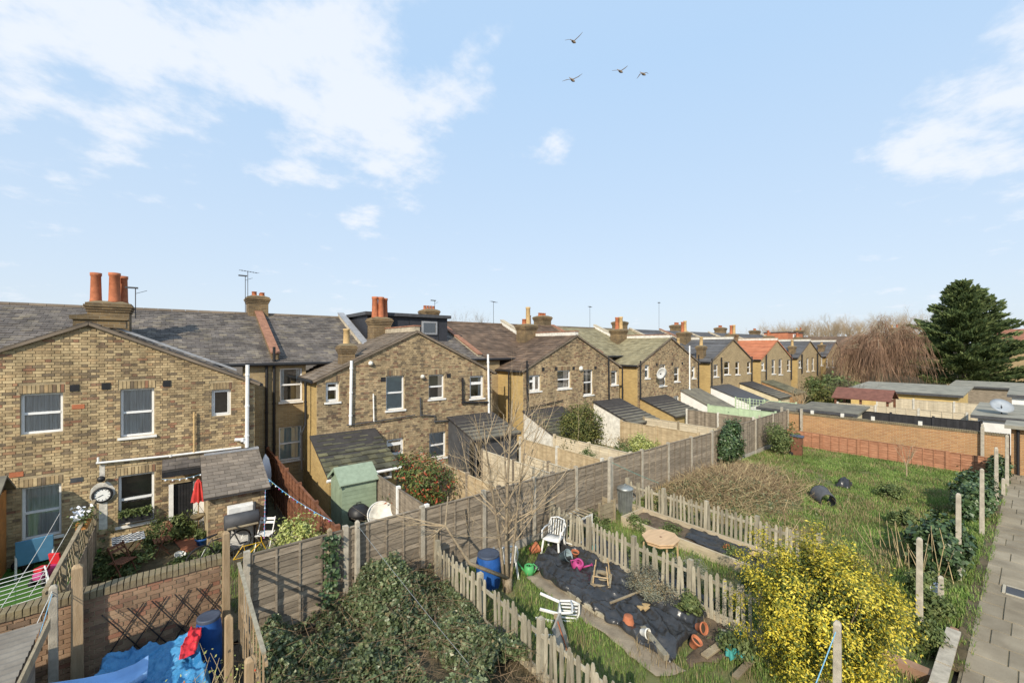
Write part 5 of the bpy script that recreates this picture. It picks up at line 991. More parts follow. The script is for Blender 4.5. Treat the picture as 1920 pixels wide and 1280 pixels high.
for i, (x_, y_, r_, lb) in enumerate(((10.1, 8.5, .4, 'green weeds at the head of the raised bed'), (9.0, 8.3, .35, 'green weeds beside the cold frame'), (11.0, 7.6, .25, 'low weeds on the bed soil'), (11.2, 6.6, .25, 'weed clump behind the bed sheeting'), (11.3, 4.9, .25, 'weed clump on the near part of the bed'), (10.4, 4.1, .25, 'leafy weed hugging the bed board'), (8.3, 4.5, .22, 'small green plant beside the torn sheeting'), (9.1, 4.0, .4, 'lush weeds right of the middle picket fence'), (9.2, 6.3, .35, 'weeds under the wooden table'), (7.9, 3.4, .3, 'green sprigs by the teal netting'))):
    shrub('weed_clump', lb, (x_, y_, .2), (r_, r_, .22), 900, .07, 'shrub', 'weeds', clusters=22, stems=0, tight=.25)
for i, (x_, y_, r_, lb) in enumerate(((17.5, 2.6, .35, 'green clump at the foot of the dry stalks'), (20.6, 3.4, .45, 'bushy clump at the foot of the bare sapling'), (13.2, 1.6, .35, 'weeds at the base of the nearest path post'), (15.8, 1.3, .3, 'bright weeds beside the ivy mound'), (12.1, 1.35, .3, 'weeds between path and white bag'), (10.7, 1.25, .25, 'weeds growing over the edging wall'))):
    shrub('weed_clump', lb, (x_, y_, .25), (r_, r_, .3), 1100, .08, 'shrub', 'weeds', clusters=26, stems=2)
# ivy on the lap fence
P = np.column_stack([RNG.normal(2.42, .1, 330), RNG.normal(8.9, .04, 330), RNG.uniform(.2, 1.8, 330) ** 1.0]); FI = ground_stuff('fence_ivy', 'ivy climbing the lap fence above the brambles', 'ivy', leaf_mesh('fence_ivy', P, .08, MT['ivy'], out=np.array([[0, -1.0, .3]]), aspect=.8))
# ---- rose hips bottom left
rh = thing('rose_bush', 'straggly rose bush with red hips at the bottom left', 'rose bush', (.35, 5.9, 0)); n = 420
A = np.column_stack([RNG.normal(.32, .28, n), RNG.normal(5.95, .5, n), RNG.uniform(.1, 1.25, n)]); Bq = A + np.column_stack([RNG.normal(0, .12, n), RNG.normal(0, .12, n), RNG.uniform(.1, .45, n)])
sticks_mesh('stems', A, Bq, .005, MT['dryweed'], rh); k = RNG.integers(0, n, 700); leaf_mesh('leaves', Bq[k] + RNG.normal(0, .06, (700, 3)), .04, MT['lime'], rh, aspect=.5)
m = MB()
for i in RNG.integers(0, n, 60): m.lathe([(0, -.014), (.011, -.007), (.013, .004), (.006, .014), (0, .016)], 6, tuple(Bq[i]))
o_ = m.build('hips', MT['hip'], rh, kind='stuff', smooth=True)
# ---- bare trees
def grow(m, p, d, L, r, lev, rr, spread=.55, curl=.12, kids=3, seg=4, up=.12, tips=None):
    pts = [Vector(p)]; q = Vector(p); d = Vector(d).normalized(); rad = [r]
    for i in range(seg):
        d = (d + Vector((rr.gauss(0, curl), rr.gauss(0, curl), rr.gauss(0, curl) + up * .4))).normalized(); q = q + d * (L / seg); pts.append(q.copy()); rad.append(r * (1 - .55 * (i + 1) / seg))
    m.tube(pts, rad, 5 if lev > 1 else 4, cap=False)
    if lev == 0:
        if tips is not None: tips.append((pts[-1], d))
        return
    for k in range(kids):
        t = rr.uniform(.3, 1.0); i = min(int(t * seg), seg - 1); b = pts[i].lerp(pts[i + 1], t * seg - i); e = d.orthogonal().normalized(); e.rotate(Matrix.Rotation(rr.uniform(0, 2 * PI), 3, d))
        grow(m, b, (d + e * rr.uniform(spread * .6, spread * 1.5)), L * rr.uniform(.5, .75), rad[i] * .55, lev - 1, rr, spread, curl, kids, seg, up, tips)
rr = random.Random(17)
tb = at(952, 1108); t = thing('bare_sapling', 'bare multi-stemmed young tree in the grass garden', 'tree', tb); m = MB(); tw = MB()
m.tube([tb - V(0, 0, .05), tb + V(.02, .0, .3)], [.12, .08], 8)
for (dx, dy, L, r_) in ((.02, .02, 4.3, .048), (-.1, .1, 3.9, .042), (.1, -.05, 3.4, .036), (.14, .12, 3.9, .034)):
    d = Vector((dx, dy, 1)); pts = [tb + V(dx * .5, dy * .5, .1)]
    q = pts[0].copy()
    for i in range(7): d = (d + V(rr.gauss(0, .04), rr.gauss(0, .04), .02)).normalized(); q = q + d * L / 7; pts.append(q.copy())
    m.tube(pts, [r_ * (1 - .1 * i) for i in range(8)], 6)
    for k in range(10):
        i = rr.randrange(2, 7); a = rr.uniform(0, 2 * PI); grow(tw, pts[i], V(math.cos(a), math.sin(a), rr.uniform(.25, 1.1)), rr.uniform(.6, 1.4), .014, 2, rr, .6, .13, 3, 4, .25)
q0 = tb + V(0, 0, .3); lb = [q0, at(880, 1055, .95), at(835, 985, 1.65), at(840, 930, 2.2)]; m.tube(lb, [.05, .04, .028, .016], 6)
for (a, b) in ((at(760, 985, 1.75), 6), (at(745, 960, 1.95), 5), (at(800, 1010, 1.5), 5)): grow(tw, lb[2], (a - lb[2]), (a - lb[2]).length, .018, 2, rr, .55, .1, 3, 4, .1)
for (a) in (at(1090, 900, 2.0), at(1070, 935, 1.9), at(1025, 960, 1.5), at(870, 900, 2.4)): b = tb + V(.03, .03, rr.uniform(.9, 1.6)); grow(tw, b, (a - b), (a - b).length * 1.0, .018, 2, rr, .5, .1, 3, 4, .1)
m.build('trunk', MT['bark'], t, smooth=True); tw.build('crown', MT['twig'], t)
def bare_tree(name, label, base, h, seedn, lev=3, mat='bark', spread=.6, group=None, kids=4, tr=.3, r0=.03):
    r_ = random.Random(seedn); wide = .7 if group is None else .95; t = thing(name, label, 'tree', base, group=group); m = MB(); c = MB(); b = Vector(base)
    m.tube([b, b + V(0, 0, h * tr)], [h * r0, h * r0 * .75], 7)
    for k in range(6): a = 2 * PI * k / 6 + r_.uniform(-.4, .4); grow(c, b + V(0, 0, h * tr * r_.uniform(.8, 1)), V(math.cos(a) * wide, math.sin(a) * wide, 1), h * .38, h * r0 * .5, lev, r_, spread, .1, kids, 4, .2)
    m.build('trunk', MT[mat], t); c.build('crown', MT[mat], t); return t
bs = bare_tree('bare_shrub_tree', 'thin bare sapling standing in the rough lawn', tuple(at(1700, 895)), 2.1, 5, 2, 'twig', .6, kids=3, r0=.012)
bare_tree('bare_bush', 'dark bare bush in front of the willow', tuple(at(1590, 775)), 4.4, 9, 3, 'darktwig', .75, kids=4, tr=.12, r0=.02)
bare_tree('bare_bush', 'tangle of bare branches below the seventh house', tuple(at(1500, 775)), 3.6, 10, 3, 'twig', .8, kids=4, tr=.1, r0=.02)
bare_tree('bare_bush', 'bare pinkish shrub leaning over the white-framed porch garden', (8.0, 12.2, 0), 2.9, 14, 2, 'twig', .6, kids=4, tr=.15, r0=.012)
for i, (x_, y_, h_, lb) in enumerate(((1445, 598, 12, 'leftmost of the far bare trees'), (1487, 592, 14, 'broad bare tree above the orange roof chimneys'), (1536, 586, 15, 'bare tree left of the red loft dormer'), (1582, 584, 15, 'bare tree above the red loft dormer'), (1625, 590, 14, 'bare tree just left of the willow top'), (1668, 580, 15, 'bare tree right of the willow top'), (1702, 578, 15, 'tall bare tree touching the conifer edge'))):
    dep = 125 + (i % 3) * 12; lat = (x_ - 960) / 785 * dep; z = CAMH + (650 - y_) / 785 * dep
    bare_tree('far_bare_tree', lb, (FX * dep + FY * lat, FY * dep - FX * lat, 0), z, 30 + i, 4, 'twig', .7, 'bare trees on the skyline', 5, .3, .03)
dep = 60; lat = (880 - 960) / 785 * dep; bare_tree('far_bare_tree', 'round bare treetop behind the slate roof of the second house', (FX * dep + FY * lat, FY * dep - FX * lat, 0), CAMH + 62 / 785 * dep, 55, 4, 'bark', .6, 'bare trees on the skyline', 4, .45, .015)
# ---- weeping willow
wb = at(1650, 765); dep = 46; lat = (1648 - 960) / 785 * dep; wb = V(FX * dep + FY * lat, FY * dep - FX * lat, 0)
t = thing('weeping_willow', 'brown bare weeping willow left of the conifer', 'tree', wb); MB().tube([wb, wb + V(.1, 0, 3), wb + V(0, .1, 7.5)], [.4, .3, .12], 8).build('trunk', MT['bark'], t)
P0, P1 = [], []; seg = 7; r_ = random.Random(8); limbs = MB()
for k in range(46):
    a = r_.uniform(0, 2 * PI); reach = r_.uniform(.5, 4.3); zt = 8.5 - .2 * reach ** 1.55 + r_.gauss(0, .45) - (1.2 if math.cos(a - 2.3) > .3 else 0); tip = wb + V(math.cos(a) * reach, math.sin(a) * reach, zt); hub = wb + V(0, .1, r_.uniform(3, 7)); limbs.tube([hub, hub.lerp(tip, .55) + V(0, 0, .7), tip], [.07, .045, .015], 5)
    n = r_.randrange(34, 60); u = RNG.uniform(.25, 1, (n, 1)); base = np.array(hub) * (1 - u) + np.array(tip) * u + np.array([[0, 0, .9]]) * (u * (1 - u)) * 1.6 + RNG.normal(0, .16, (n, 3)); q = base; v = np.column_stack([np.full(n, math.cos(a) * .45), np.full(n, math.sin(a) * .45), RNG.uniform(0, .4, n)]) + RNG.normal(0, .3, (n, 3)); ln = RNG.uniform(.25, .75, (n, 1))
    for s_ in range(seg):
        v = v * np.array([[.82, .82, 1]]) + np.array([[0, 0, -.36]]) + RNG.normal(0, .1, (n, 3)); v[:, 2] = np.maximum(v[:, 2], -1.15); q2 = q + v * ln; q2[:, 2] = np.maximum(q2[:, 2], .3); P0.append(q); P1.append(q2); q = q2
sticks_mesh('crown', np.concatenate(P0), np.concatenate(P1), .013, MT['willow'], t); limbs.build('limbs', MT['bark'], t)
# ---- conifer
dep = 50; lat = (1805 - 960) / 785 * dep; cb = V(FX * dep + FY * lat, FY * dep - FX * lat, 0); hc = 13.4
t = thing('conifer', 'large spreading dark green conifer on the right', 'tree', cb); MB().tube([cb, cb + V(.1, 0, 6), cb + V(0, 0, hc - .3)], [.45, .28, .04], 8).build('trunk', MT['bark'], t)
C_l, O_l, br = [], [], MB(); r_ = random.Random(4)
for k in range(340):
    f = r_.random() ** .85; z = 1.1 + f * (hc - 1.35); prof = 7.5 * (1 - ((z - 1.1) / (hc - 1.0))) ** .92 * min(1, .75 + (z - 1) * .12); a = r_.uniform(0, 2 * PI); L = prof * r_.uniform(.6, 1.14) + .3; rise = r_.uniform(.0, .3) + .4 * (z / hc) ** 2
    d = V(math.cos(a), math.sin(a), 0); npt = int(20 + L * 52)
    if k % 2 == 0: br.tube([cb + V(0, 0, z), cb + d * L * .6 + V(0, 0, z + L * .6 * rise), cb + d * L * .95 + V(0, 0, z + L * rise)], [.05, .03, .01], 4)
    for i in range(npt):
        u = r_.random() ** .55; sp = (.10 + .26 * (1 - u)) * min(L, 3.5) * .5; side = V(-d.y, d.x, 0) * r_.gauss(0, sp) ; p = cb + d * L * u + side + V(0, 0, z + L * u * rise + r_.gauss(0, .10) - abs(side.length) * .12 - .25 * u * (1 - u))
        C_l.append(p); O_l.append(d * .9 + V(0, 0, .55) + side * .3)
C_l = np.array(C_l); O_l = unit(np.array(O_l)); nL = len(C_l); tdir = unit(O_l + RNG.normal(0, .28, (nL, 3))); sdir = unit(np.cross(tdir, RNG.normal(size=(nL, 3)) * 1.0 + np.array([[0, 0, .35]]))); sz = RNG.uniform(.22, .5, (nL, 1))
Vv = np.stack([C_l - tdir * sz * .5, C_l + sdir * sz * .2, C_l + tdir * sz * .6, C_l - sdir * sz * .2], 1).reshape(-1, 3); i4 = np.arange(nL)[:, None] * 4
np_mesh('foliage', Vv, np.concatenate([i4 + np.array([[0, 1, 2]]), i4 + np.array([[0, 2, 3]])], 0), MT['conifer'], t); br.build('branches', MT['bark'], t)
# ---- dry stalks in the lawn
for (px, py, n_, lb) in ((1690, 1062, 9, 'tall pale dry stalks left of the nearest path post'), (1735, 1090, 7, 'dry stalks just behind the nearest path post'), (1640, 1040, 5, 'thin dry stalks above the yellow shrub'), (1760, 1085, 6, 'leaning dry stalks by the white bag')):
    b = at(px, py); t = thing('dry_stalks', lb, 'dry stalks', b); A = np.tile(np.array(b), (n_, 1)) + np.column_stack([RNG.normal(0, .15, n_), RNG.normal(0, .15, n_), np.zeros(n_)]); Bq = A + np.column_stack([RNG.normal(-.25, .16, n_), RNG.normal(.1, .16, n_), RNG.uniform(.7, 1.35, n_)])
    sticks_mesh('stalks', A, Bq, .012, MT['dryweed'], t)
# ================================================================== objects
def L2(o_thing): return o_thing
def local(name, m, mat, t, smooth=False, bevel=0): return m.build(name, MT[mat], t, smooth=smooth, bevel=bevel, world=False)
def tilt(t, rx=0, ry=0, rz=None):
    t.rotation_euler = (rx, ry, t.rotation_euler[2] if rz is None else rz); WM[t] = Matrix.LocRotScale(t.location, t.rotation_euler, Vector((1, 1, 1)))
# ---- shed
t = thing('garden_shed', 'small sage green boarded shed behind the lap fence', 'shed', (4.15, 12.95, 0)); x0, x1, y0, y1, ze, zr = 3.66, 4.66, 12.4, 13.5, 1.66, 1.98
MB().box(x0 + .02, x1 - .02, y0 + .02, y1, 0, ze).prism([(x0 + .02, y0 + .02, ze), (x0 + .02, y1, ze), (x0 + .02, (y0 + y1) / 2, zr)], (x1 - x0 - .04, 0, 0)).build('body', MT['shed'], t)
for k in range(14): bx(t, 'cladding_board', ((x0 + x1) / 2, y0 + .008, .06 + k * .119), (x1 - x0, .016, .125), 'shed', (-.06, 0, 0))
for k in range(8): bx(t, 'door_board', (x0 + .006, y0 + .08 + k * .135, ze / 2), (.014, .128, ze - .05), 'shed')
rf = MB().prism([(x0 - .07, y0 - .08, ze - .03), (x1 + .07, y0 - .08, ze - .03), (x1 + .07, (y0 + y1) / 2, zr + .03), (x0 - .07, (y0 + y1) / 2, zr + .03)], (0, 0, .025)).prism([(x0 - .07, (y0 + y1) / 2, zr + .03), (x1 + .07, (y0 + y1) / 2, zr + .03), (x1 + .07, y1 + .08, ze - .03), (x0 - .07, y1 + .08, ze - .03)], (0, 0, .025)).build('roof', MT['shed_roof'], t)
for s in (0, 1): MB().bar((x0 - .075, y0 - .09 if s == 0 else y1 + .09, ze - .06), (x0 - .075, (y0 + y1) / 2, zr), .02, .08).build('barge_board', MT['shed'], rf)
# ---- kettle barbecue and round mesh chair
t = thing('kettle_barbecue', 'black kettle barbecue in front of the green shed', 'barbecue', (3.92, 11.75, 0))
local('bowl', MB().lathe([(0, .74), (.15, .76), (.26, .86), (.29, .98)], 20), 'iron', t, True); local('lid', MB().lathe([(.295, .985), (.27, 1.1), (.16, 1.2), (0, 1.24)], 20).tube([(-.06, 0, 1.23), (-.06, 0, 1.28), (.06, 0, 1.28), (.06, 0, 1.23)], .012, 6), 'iron', t, True)
for k in range(3): a = k * 2.09; local('leg', MB().tube([(.15 * math.cos(a), .15 * math.sin(a), .78), (.3 * math.cos(a), .3 * math.sin(a), 0)], .012, 6), 'galv', t)
local('tray', MB().lathe([(0, .42), (.18, .43), (.19, .45)], 16), 'galv', t)
t = thing('round_wire_chair', 'round white mesh garden chair right of the black barbecue', 'chair', (4.42, 11.45, 0), -.5)
sh = local('shell', MB().lathe([(0, -.14), (.15, -.11), (.27, -.03), (.36, .1), (.355, .115), (.26, -.01), (.14, -.09), (0, -.12)], 28, (0, 0, .88), (.85, .35, 0)), 'dirty_white', t, True)
local('rim', MB().tube([tuple(Matrix.Translation((0, 0, .88)) @ Euler((.85, .35, 0)).to_matrix().to_4x4() @ Vector((.36 * math.cos(a * PI / 12), .36 * math.sin(a * PI / 12), .11))) for a in range(25)], .014, 6), 'white', t)
for (a, b) in ((-.25, -.2), (.25, -.2), (.2, .25), (-.2, .25)): local('leg', MB().tube([(a * .4, b * .4, .78), (a, b, 0)], .012, 6), 'dirty_white', t)
# ---- plastic chairs
def plastic_chair(label, loc, rz):
    t = thing('plastic_chair', label, 'chair', loc, rz, 'white plastic garden chairs')
    m = MB(); s = MB().add([(x * .23, y, .42 - .02 * (1 - abs(x)) + (.015 if y < -.1 else 0)) for y in (-.22, 0, .22) for x in (-1, -.5, 0, .5, 1)] + [(x * .23, y, .395) for y in (-.22, 0, .22) for x in (-1, -.5, 0, .5, 1)],
        [(j * 5 + i, j * 5 + i + 1, j * 5 + i + 6, j * 5 + i + 5) for j in range(2) for i in range(4)] + [(15 + j * 5 + i + 5, 15 + j * 5 + i + 6, 15 + j * 5 + i + 1, 15 + j * 5 + i) for j in range(2) for i in range(4)] + [(i + 1, i, i + 15, i + 16) for i in range(4)] + [(10 + i, 11 + i, 26 + i, 25 + i) for i in range(4)] + [(0, 5, 20, 15), (5, 10, 25, 20), (9, 4, 19, 24), (14, 9, 24, 29)])
    local('seat', s, 'plasticwhite', t, True)
    for (sx, sy) in ((-1, -1), (1, -1), (-1, 1), (1, 1)): local('leg', MB().bar((sx * .21, sy * .2, .41), (sx * .26, sy * .26, 0), .05, .035), 'plasticwhite', t, bevel=.008)
    n = 9
    for i in range(6): x_ = -.17 + i * .068; local('back_slat', MB().tube([(x_, .21, .42), (x_ * 1.05, .25, .6), (x_ * 1.05, .3, .78 + .03 * math.cos(x_ * 6))], .017, 6), 'plasticwhite', t)
    local('back_frame', MB().tube([(-.23, .21, .42), (-.24, .27, .66), (-.19, .31, .82), (0, .325, .86), (.19, .31, .82), (.24, .27, .66), (.23, .21, .42)], .022, 8), 'plasticwhite', t, True)
    for s_ in (-1, 1): local('armrest', MB().tube([(s_ * .24, .26, .64), (s_ * .27, .05, .65), (s_ * .27, -.17, .63), (s_ * .25, -.22, .42)], .022, 8), 'plasticwhite', t, True)
    return t
c1 = plastic_chair('upright white plastic chair at the head of the black sheeting', at(1038, 1036), -1.15)
plastic_chair('white plastic chair behind the bare sapling trunk', at(948, 1078), 2.7)
c3 = plastic_chair('white plastic chair tipped over beside the near picket fence', at(1008, 1178), 0); c3.location.z = .3; tilt(c3, 0, 1.75, -.75)
t = thing('lounger_frame', 'empty white lounger frame lying on the sheeting', 'chair frame', at(1072, 1030), .3)
local('frame', MB().tube([(-.35, -.2, .12), (.3, -.2, .2), (.3, .2, .2), (-.35, .2, .12), (-.35, -.2, .12)], .022, 8), 'plasticwhite', t); local('crossbar', MB().tube([(-.02, -.2, .16), (-.02, .2, .16)], .018, 6), 'plasticwhite', t); local('leg', MB().tube([(.22, -.2, .19), (.3, -.22, .0)], .018, 6).tube([(.22, .2, .19), (.3, .22, .0)], .018, 6), 'plasticwhite', t)
# ---- barrels, bins, pots
def barrel(label, loc, h, r, mat='blue', lid='lid'):
    t = thing('plastic_barrel', label, 'barrel', loc); local('drum', MB().lathe([(r * .86, 0), (r * .9, .03), (r, h * .3), (r * 1.02, h * .34), (r, h * .38), (r, h * .68), (r * 1.02, h * .72), (r, h * .76), (r * .86, h * .97), (r * .84, h)], 24, cap=True), mat, t, True); local('lid', MB().lathe([(r * .88, h * .96), (r * .9, h * 1.0), (r * .86, h * 1.02), (r * .7, h * 1.005), (0, h * 1.005)], 24), lid, t, True); return t
barrel('blue plastic barrel behind the near picket fence', at(916, 1100), .78, .29); barrel('blue barrel with dark lid at the end of the blue tarpaulin', (.40, 8.72, 0), 1.05, .19)
t = thing('dustbin', 'galvanised metal dustbin in the fence corner', 'bin', (11.72, 8.62, 0)); local('can', MB().lathe([(.2, 0), (.21, .02), (.25, .82), (.262, .83), (.262, .86)], 24, cap=True), 'galv', t, True)
for k in range(18): a = 2 * PI * k / 18; local('rib', MB().tube([(.213 * math.cos(a), .213 * math.sin(a), .06), (.25 * math.cos(a), .25 * math.sin(a), .78)], .008, 4), 'galv', t)
local('lid', MB().lathe([(.28, .86), (.28, .88), (.2, .93), (.06, .96), (0, .96)], 24).tube([(-.07, 0, .955), (-.05, 0, 1.0), (.05, 0, 1.0), (.07, 0, .955)], .012, 6), 'galv', t, True)
def pot(label, loc, r, h, mat='terracotta', tl=(0, 0), name='flower_pot', cat='pot', soil=True, lift=0, bottom=False):
    t = thing(name, label, cat, loc); t.location.z += lift
    local('pot', MB().lathe([(0, .012), (r * .62, 0), (r * .66, .01), (r * .92, h * .78), (r * 1.04, h * .8), (r * 1.06, h), (r * .94, h), (r * .9, h * .85), (r * .6, .06 if soil else .03), (0, .05)], 20), mat, t, True)
    if soil: local('soil', MB().lathe([(0, h * .7), (r * .84, h * .7)], 16), 'soilpot', t)
    tilt(t, *tl); return t
pot('terracotta pot on its side left of the upright white chair', at(994, 1040), .14, .26, tl=(.3, 1.2), soil=False, lift=.1)
pot('orange pot standing behind the pink watering can', at(1077, 1050), .1, .17, tl=(.2, 0), lift=.08); pot('terracotta pot upside down near the lower end of the sheeting', at(1178, 1184), .13, .22, tl=(PI, 0), lift=.32, soil=False)
pot('white pot lying with its mouth toward the camera', at(1202, 1200), .09, .16, 'dirty_white', (1.3, .3), lift=.16); pot('terracotta pot lying open-mouthed at the sheet corner', at(1307, 1196), .105, .17, tl=(1.2, -.3), lift=.22); pot('orange pot half wrapped in the crumpled sheet end', at(1298, 1225), .1, .17, tl=(.5, .2), lift=.14)
pot('small orange pot on the raised bed sheeting', V(11.35, 5.2, .28), .09, .12, tl=(1.3, 0)); pot('broken flat pot on the raised bed', V(11.5, 4.5, .27), .12, .06, 'buff')
t = thing('broken_pot', 'broken terracotta pot shards in a puddle on the sheeting', 'pot', at(1210, 1148, .12)); 
for (x_, y_, a) in ((0, 0, .3), (.09, .05, 1.2), (-.06, .07, 2.2)): local('shard', MB().prism([(x_ - .08, y_ - .05, .08), (x_ + .07, y_ - .06, .1), (x_ + .09, y_ + .05, .06), (x_ - .02, y_ + .08, .09)], (0, 0, .02)), 'buff', t)
def bucket(label, loc, r, h, mat, tl=(0, 0), lift=0):
    t = thing('bucket', label, 'bucket', loc); t.location.z += lift; local('body', MB().lathe([(0, 0), (r * .72, 0), (r, h), (r * 1.06, h), (r * 1.04, h * .96), (r * .94, h * .95), (r * .68, .02), (0, .02)], 20), mat, t, True)
    local('handle', MB().tube([(r * math.cos(a * PI / 8), .02 + r * .5 * math.sin(a * PI / 8), h - r * .7 * math.sin(a * PI / 8) * .8) for a in range(9)], .006, 5), 'galv', t); tilt(t, *tl); return t
bucket('grey bucket on its side on the sheeting', at(1053, 1056), .15, .24, 'greybucket', (1.0, .4), .16); bucket('white enamel bucket in the cottage garden weeds', at(334, 1056), .12, .22, 'dirty_white', (.3, .2), .05)
def can(label, loc, mat, rz=0, s=1.0, tl=(0, 0)):
    t = thing('watering_can', label, 'watering can', loc, rz); r = .11 * s; h = .2 * s
    local('body', MB().lathe([(0, 0), (r, 0), (r * 1.05, h * .5), (r * .95, h), (r * .6, h * 1.04), (r * .55, h * .95)], 18), mat, t, True); local('spout', MB().tube([(r * .9, 0, h * .25), (r * 1.9, 0, h * .8), (r * 2.3, 0, h * 1.05)], [.025 * s, .018 * s, .016 * s], 8), mat, t, True)
    local('rose', MB().lathe([(.012 * s, 0), (.035 * s, .04 * s), (0, .045 * s)], 10, (r * 2.3, 0, h * 1.04), (0, .6, 0)), mat, t); local('handle', MB().tube([(-r * .3, 0, h * 1.0), (-r * .9, 0, h * 1.25), (-r * 1.7, 0, h * .9), (-r * 1.0, 0, h * .25)], .012 * s, 6), mat, t); tilt(t, *tl); return t
can('green watering can beside the sheeting edge', at(992, 1076), 'green', 2.2, 1.1); can('pink watering can in the middle of the clutter', at(1080, 1064, .1), 'pink', -.6, 1.15, (.5, .3)); can('dark green watering can against the middle fence', at(1110, 1034, .1), 'teal', .4, 1.0)
# ---- upturned stool, cabinet panel
t = thing('upturned_stool', 'old wooden stool lying upside down on the sheeting', 'stool', at(1128, 1090, .12), .6)
local('seat_frame', MB().bar((-.3, -.2, .05), (.3, -.2, .05), .05, .07).bar((-.3, .2, .05), (.3, .2, .05), .05, .07).bar((-.3, -.2, .05), (-.3, .2, .05), .05, .07).bar((.3, -.2, .05), (.3, .2, .05), .05, .07), 'timber_old', t); local('seat', MB().lathe([(.11, 0), (.2, 0), (.2, .035), (.11, .035), (.11, 0)], 20, (.12, 0, .07)), 'timber_old', t)
for (a, b) in ((-.26, -.17), (-.26, .17), (.24, -.17), (.05, .17)): local('leg', MB().tube([(a, b, .08), (a * .8 - .05, b * .75, .5)], [.018, .012], 6), 'tableleg', t)
for (a, b) in (((-.26, -.17, .24), (-.26, .17, .24)), ((-.25, -.16, .3), (.2, -.15, .3))): local('stretcher', MB().tube([a, b], .011, 6), 'tableleg', t)
t = thing('cabinet_panel', 'grey weathered cupboard panel leaning by the near picket fence', 'panel', at(1062, 1225), .55); local('panel', MB().prism([(-.26, 0, 0), (.26, 0, 0), (.26, .18, .55), (-.26, .18, .55)], (0, .03, .005)), 'gravelboard', t); local('side', MB().prism([(.26, .02, 0), (.26, .3, 0), (.26, .3, .5), (.26, .2, .53)], (.02, 0, 0)), 'timber_old', t); local('hinge_strip', MB().bar((.02, -.006, .06), (.02, .165, .54), .03, .012), 'terracotta', t); local('bar', MB().tube([(.2, .2, .4), (.52, .25, .36)], .01, 5), 'iron', t)
# ---- octagonal table
t = thing('garden_table', 'octagonal light brown wooden table in the bed garden', 'table', (9.72, 6.05, 0), .15); oc = [(.46 * math.cos(PI / 8 + k * PI / 4) * 1.1, .46 * math.sin(PI / 8 + k * PI / 4), .68) for k in range(8)]
local('top', MB().prism(oc, (0, 0, .03)), 'table', t, bevel=.006); local('apron', MB().prism([(p[0] * .9, p[1] * .9, .60) for p in oc], (0, 0, .078)), 'table', t); local('parasol_hole', MB().lathe([(0, .7125), (.03, .7125), (.033, .71)], 12), 'mosswood', t)
for (a, b) in ((-.33, -.3), (.33, -.3), (.33, .3), (-.33, .3)): local('leg', MB().bar((a, b, .6), (a * 1.05, b * 1.05, 0), .035, .035), 'tableleg', t)
# ---- cold frame, compost boards
t = thing('timber_crate', 'open timber crate cage at the head of the middle picket fence', 'crate', (9.25, 8.5, 0), .1)
for (a, b) in ((-.38, -.25), (.38, -.25), (.38, .25), (-.38, .25)): bx(t, 'leg', WM[t] @ V(a, b, .32), (.04, .04, .64), 'dirty_white')
for k in range(5): bx(t, 'slat', WM[t] @ V(-.36 + k * .18, 0, .655), (.05, .54, .025), 'timber_old')
for b in (-.25, .25): bx(t, 'rail', WM[t] @ V(0, b, .6), (.76, .03, .05), 'dirty_white'); bx(t, 'low_rail', WM[t] @ V(0, b, .25), (.76, .03, .05), 'dirty_white')
bx(t, 'dark_box', WM[t] @ V(.2, -.08, .22), (.35, .3, .4), 'darkgrey')
t = thing('compost_bay', 'timber compost bay against the boundary fence', 'compost bin', (10.5, 8.7, 0))
for k in range(4): bx(t, 'board', (10.55, 8.42, .1 + k * .17), (.75, .025, .15), 'timber_old'); bx(t, 'side_board', (10.9, 8.66, .1 + k * .17), (.025, .5, .15), 'timber_old')
for (a, b) in ((10.2, 8.45), (10.88, 8.4)): bx(t, 'post', (a, b, .38), (.06, .06, .78), 'timber_old')
# ---- tarpaulin garden, bottom left
def over(u, v):
    k = min(u, 1 - u, v * 1.3, (1 - v)); return .78 * min(1, max(0, k) / .1) - .16 * math.exp(-((u - .5) ** 2 + (v - .5) ** 2) / .06)
tag(rumple('blue_tarpaulin', V(-1.15, 7.3, 0), V(.5, 7.1, 0), V(.32, 8.75, 0), V(-1.0, 9.0, 0), .04, .11, 'tarp', None, 110, 110, 3.6, 2, .06, base=over), 'crumpled bright blue tarpaulin over a sandpit below the brick wall', 'tarpaulin')
t = thing('toy_slide', 'light blue plastic slide lying on the tarpaulin', 'slide', (-.9, 7.85, 0)); pr = [(-.22, .1), (-.2, .1), (-.17, .02), (.17, .02), (.2, .1), (.22, .1), (.19, -.01), (-.19, -.01)]; m = MB(); path = [(-.75, 1.16), (-.45, 1.12), (-.1, 1.02), (.2, .96), (.42, .97), (.56, 1.03)]; vs = []
for (x_, z_) in path: vs += [(x_, p[0] * .9, z_ + p[1]) for p in pr]
m.add(vs, [(i * 8 + k, i * 8 + (k + 1) % 8, (i + 1) * 8 + (k + 1) % 8, (i + 1) * 8 + k) for i in range(len(path) - 1) for k in range(8)] + [tuple(reversed(range(8))), tuple(range(8 * (len(path) - 1), 8 * len(path)))]); local('chute', m, 'slide', t, True); local('support', MB().bar((-.6, 0, 1.1), (-.65, 0, 0), .3, .06).bar((.3, 0, .93), (.3, 0, 0), .3, .05), 'slide', t)
o = rumple('pink_cloth', V(.0, 7.9, 0), V(.2, 7.9, 0), V(.32, 8.55, 0), V(.14, 8.6, 0), .97, .08, 'redplastic', None, 20, 34, 6, 3, .05); tag(o, 'crimson and white folded cloth lying on the tarpaulin', 'cloth')
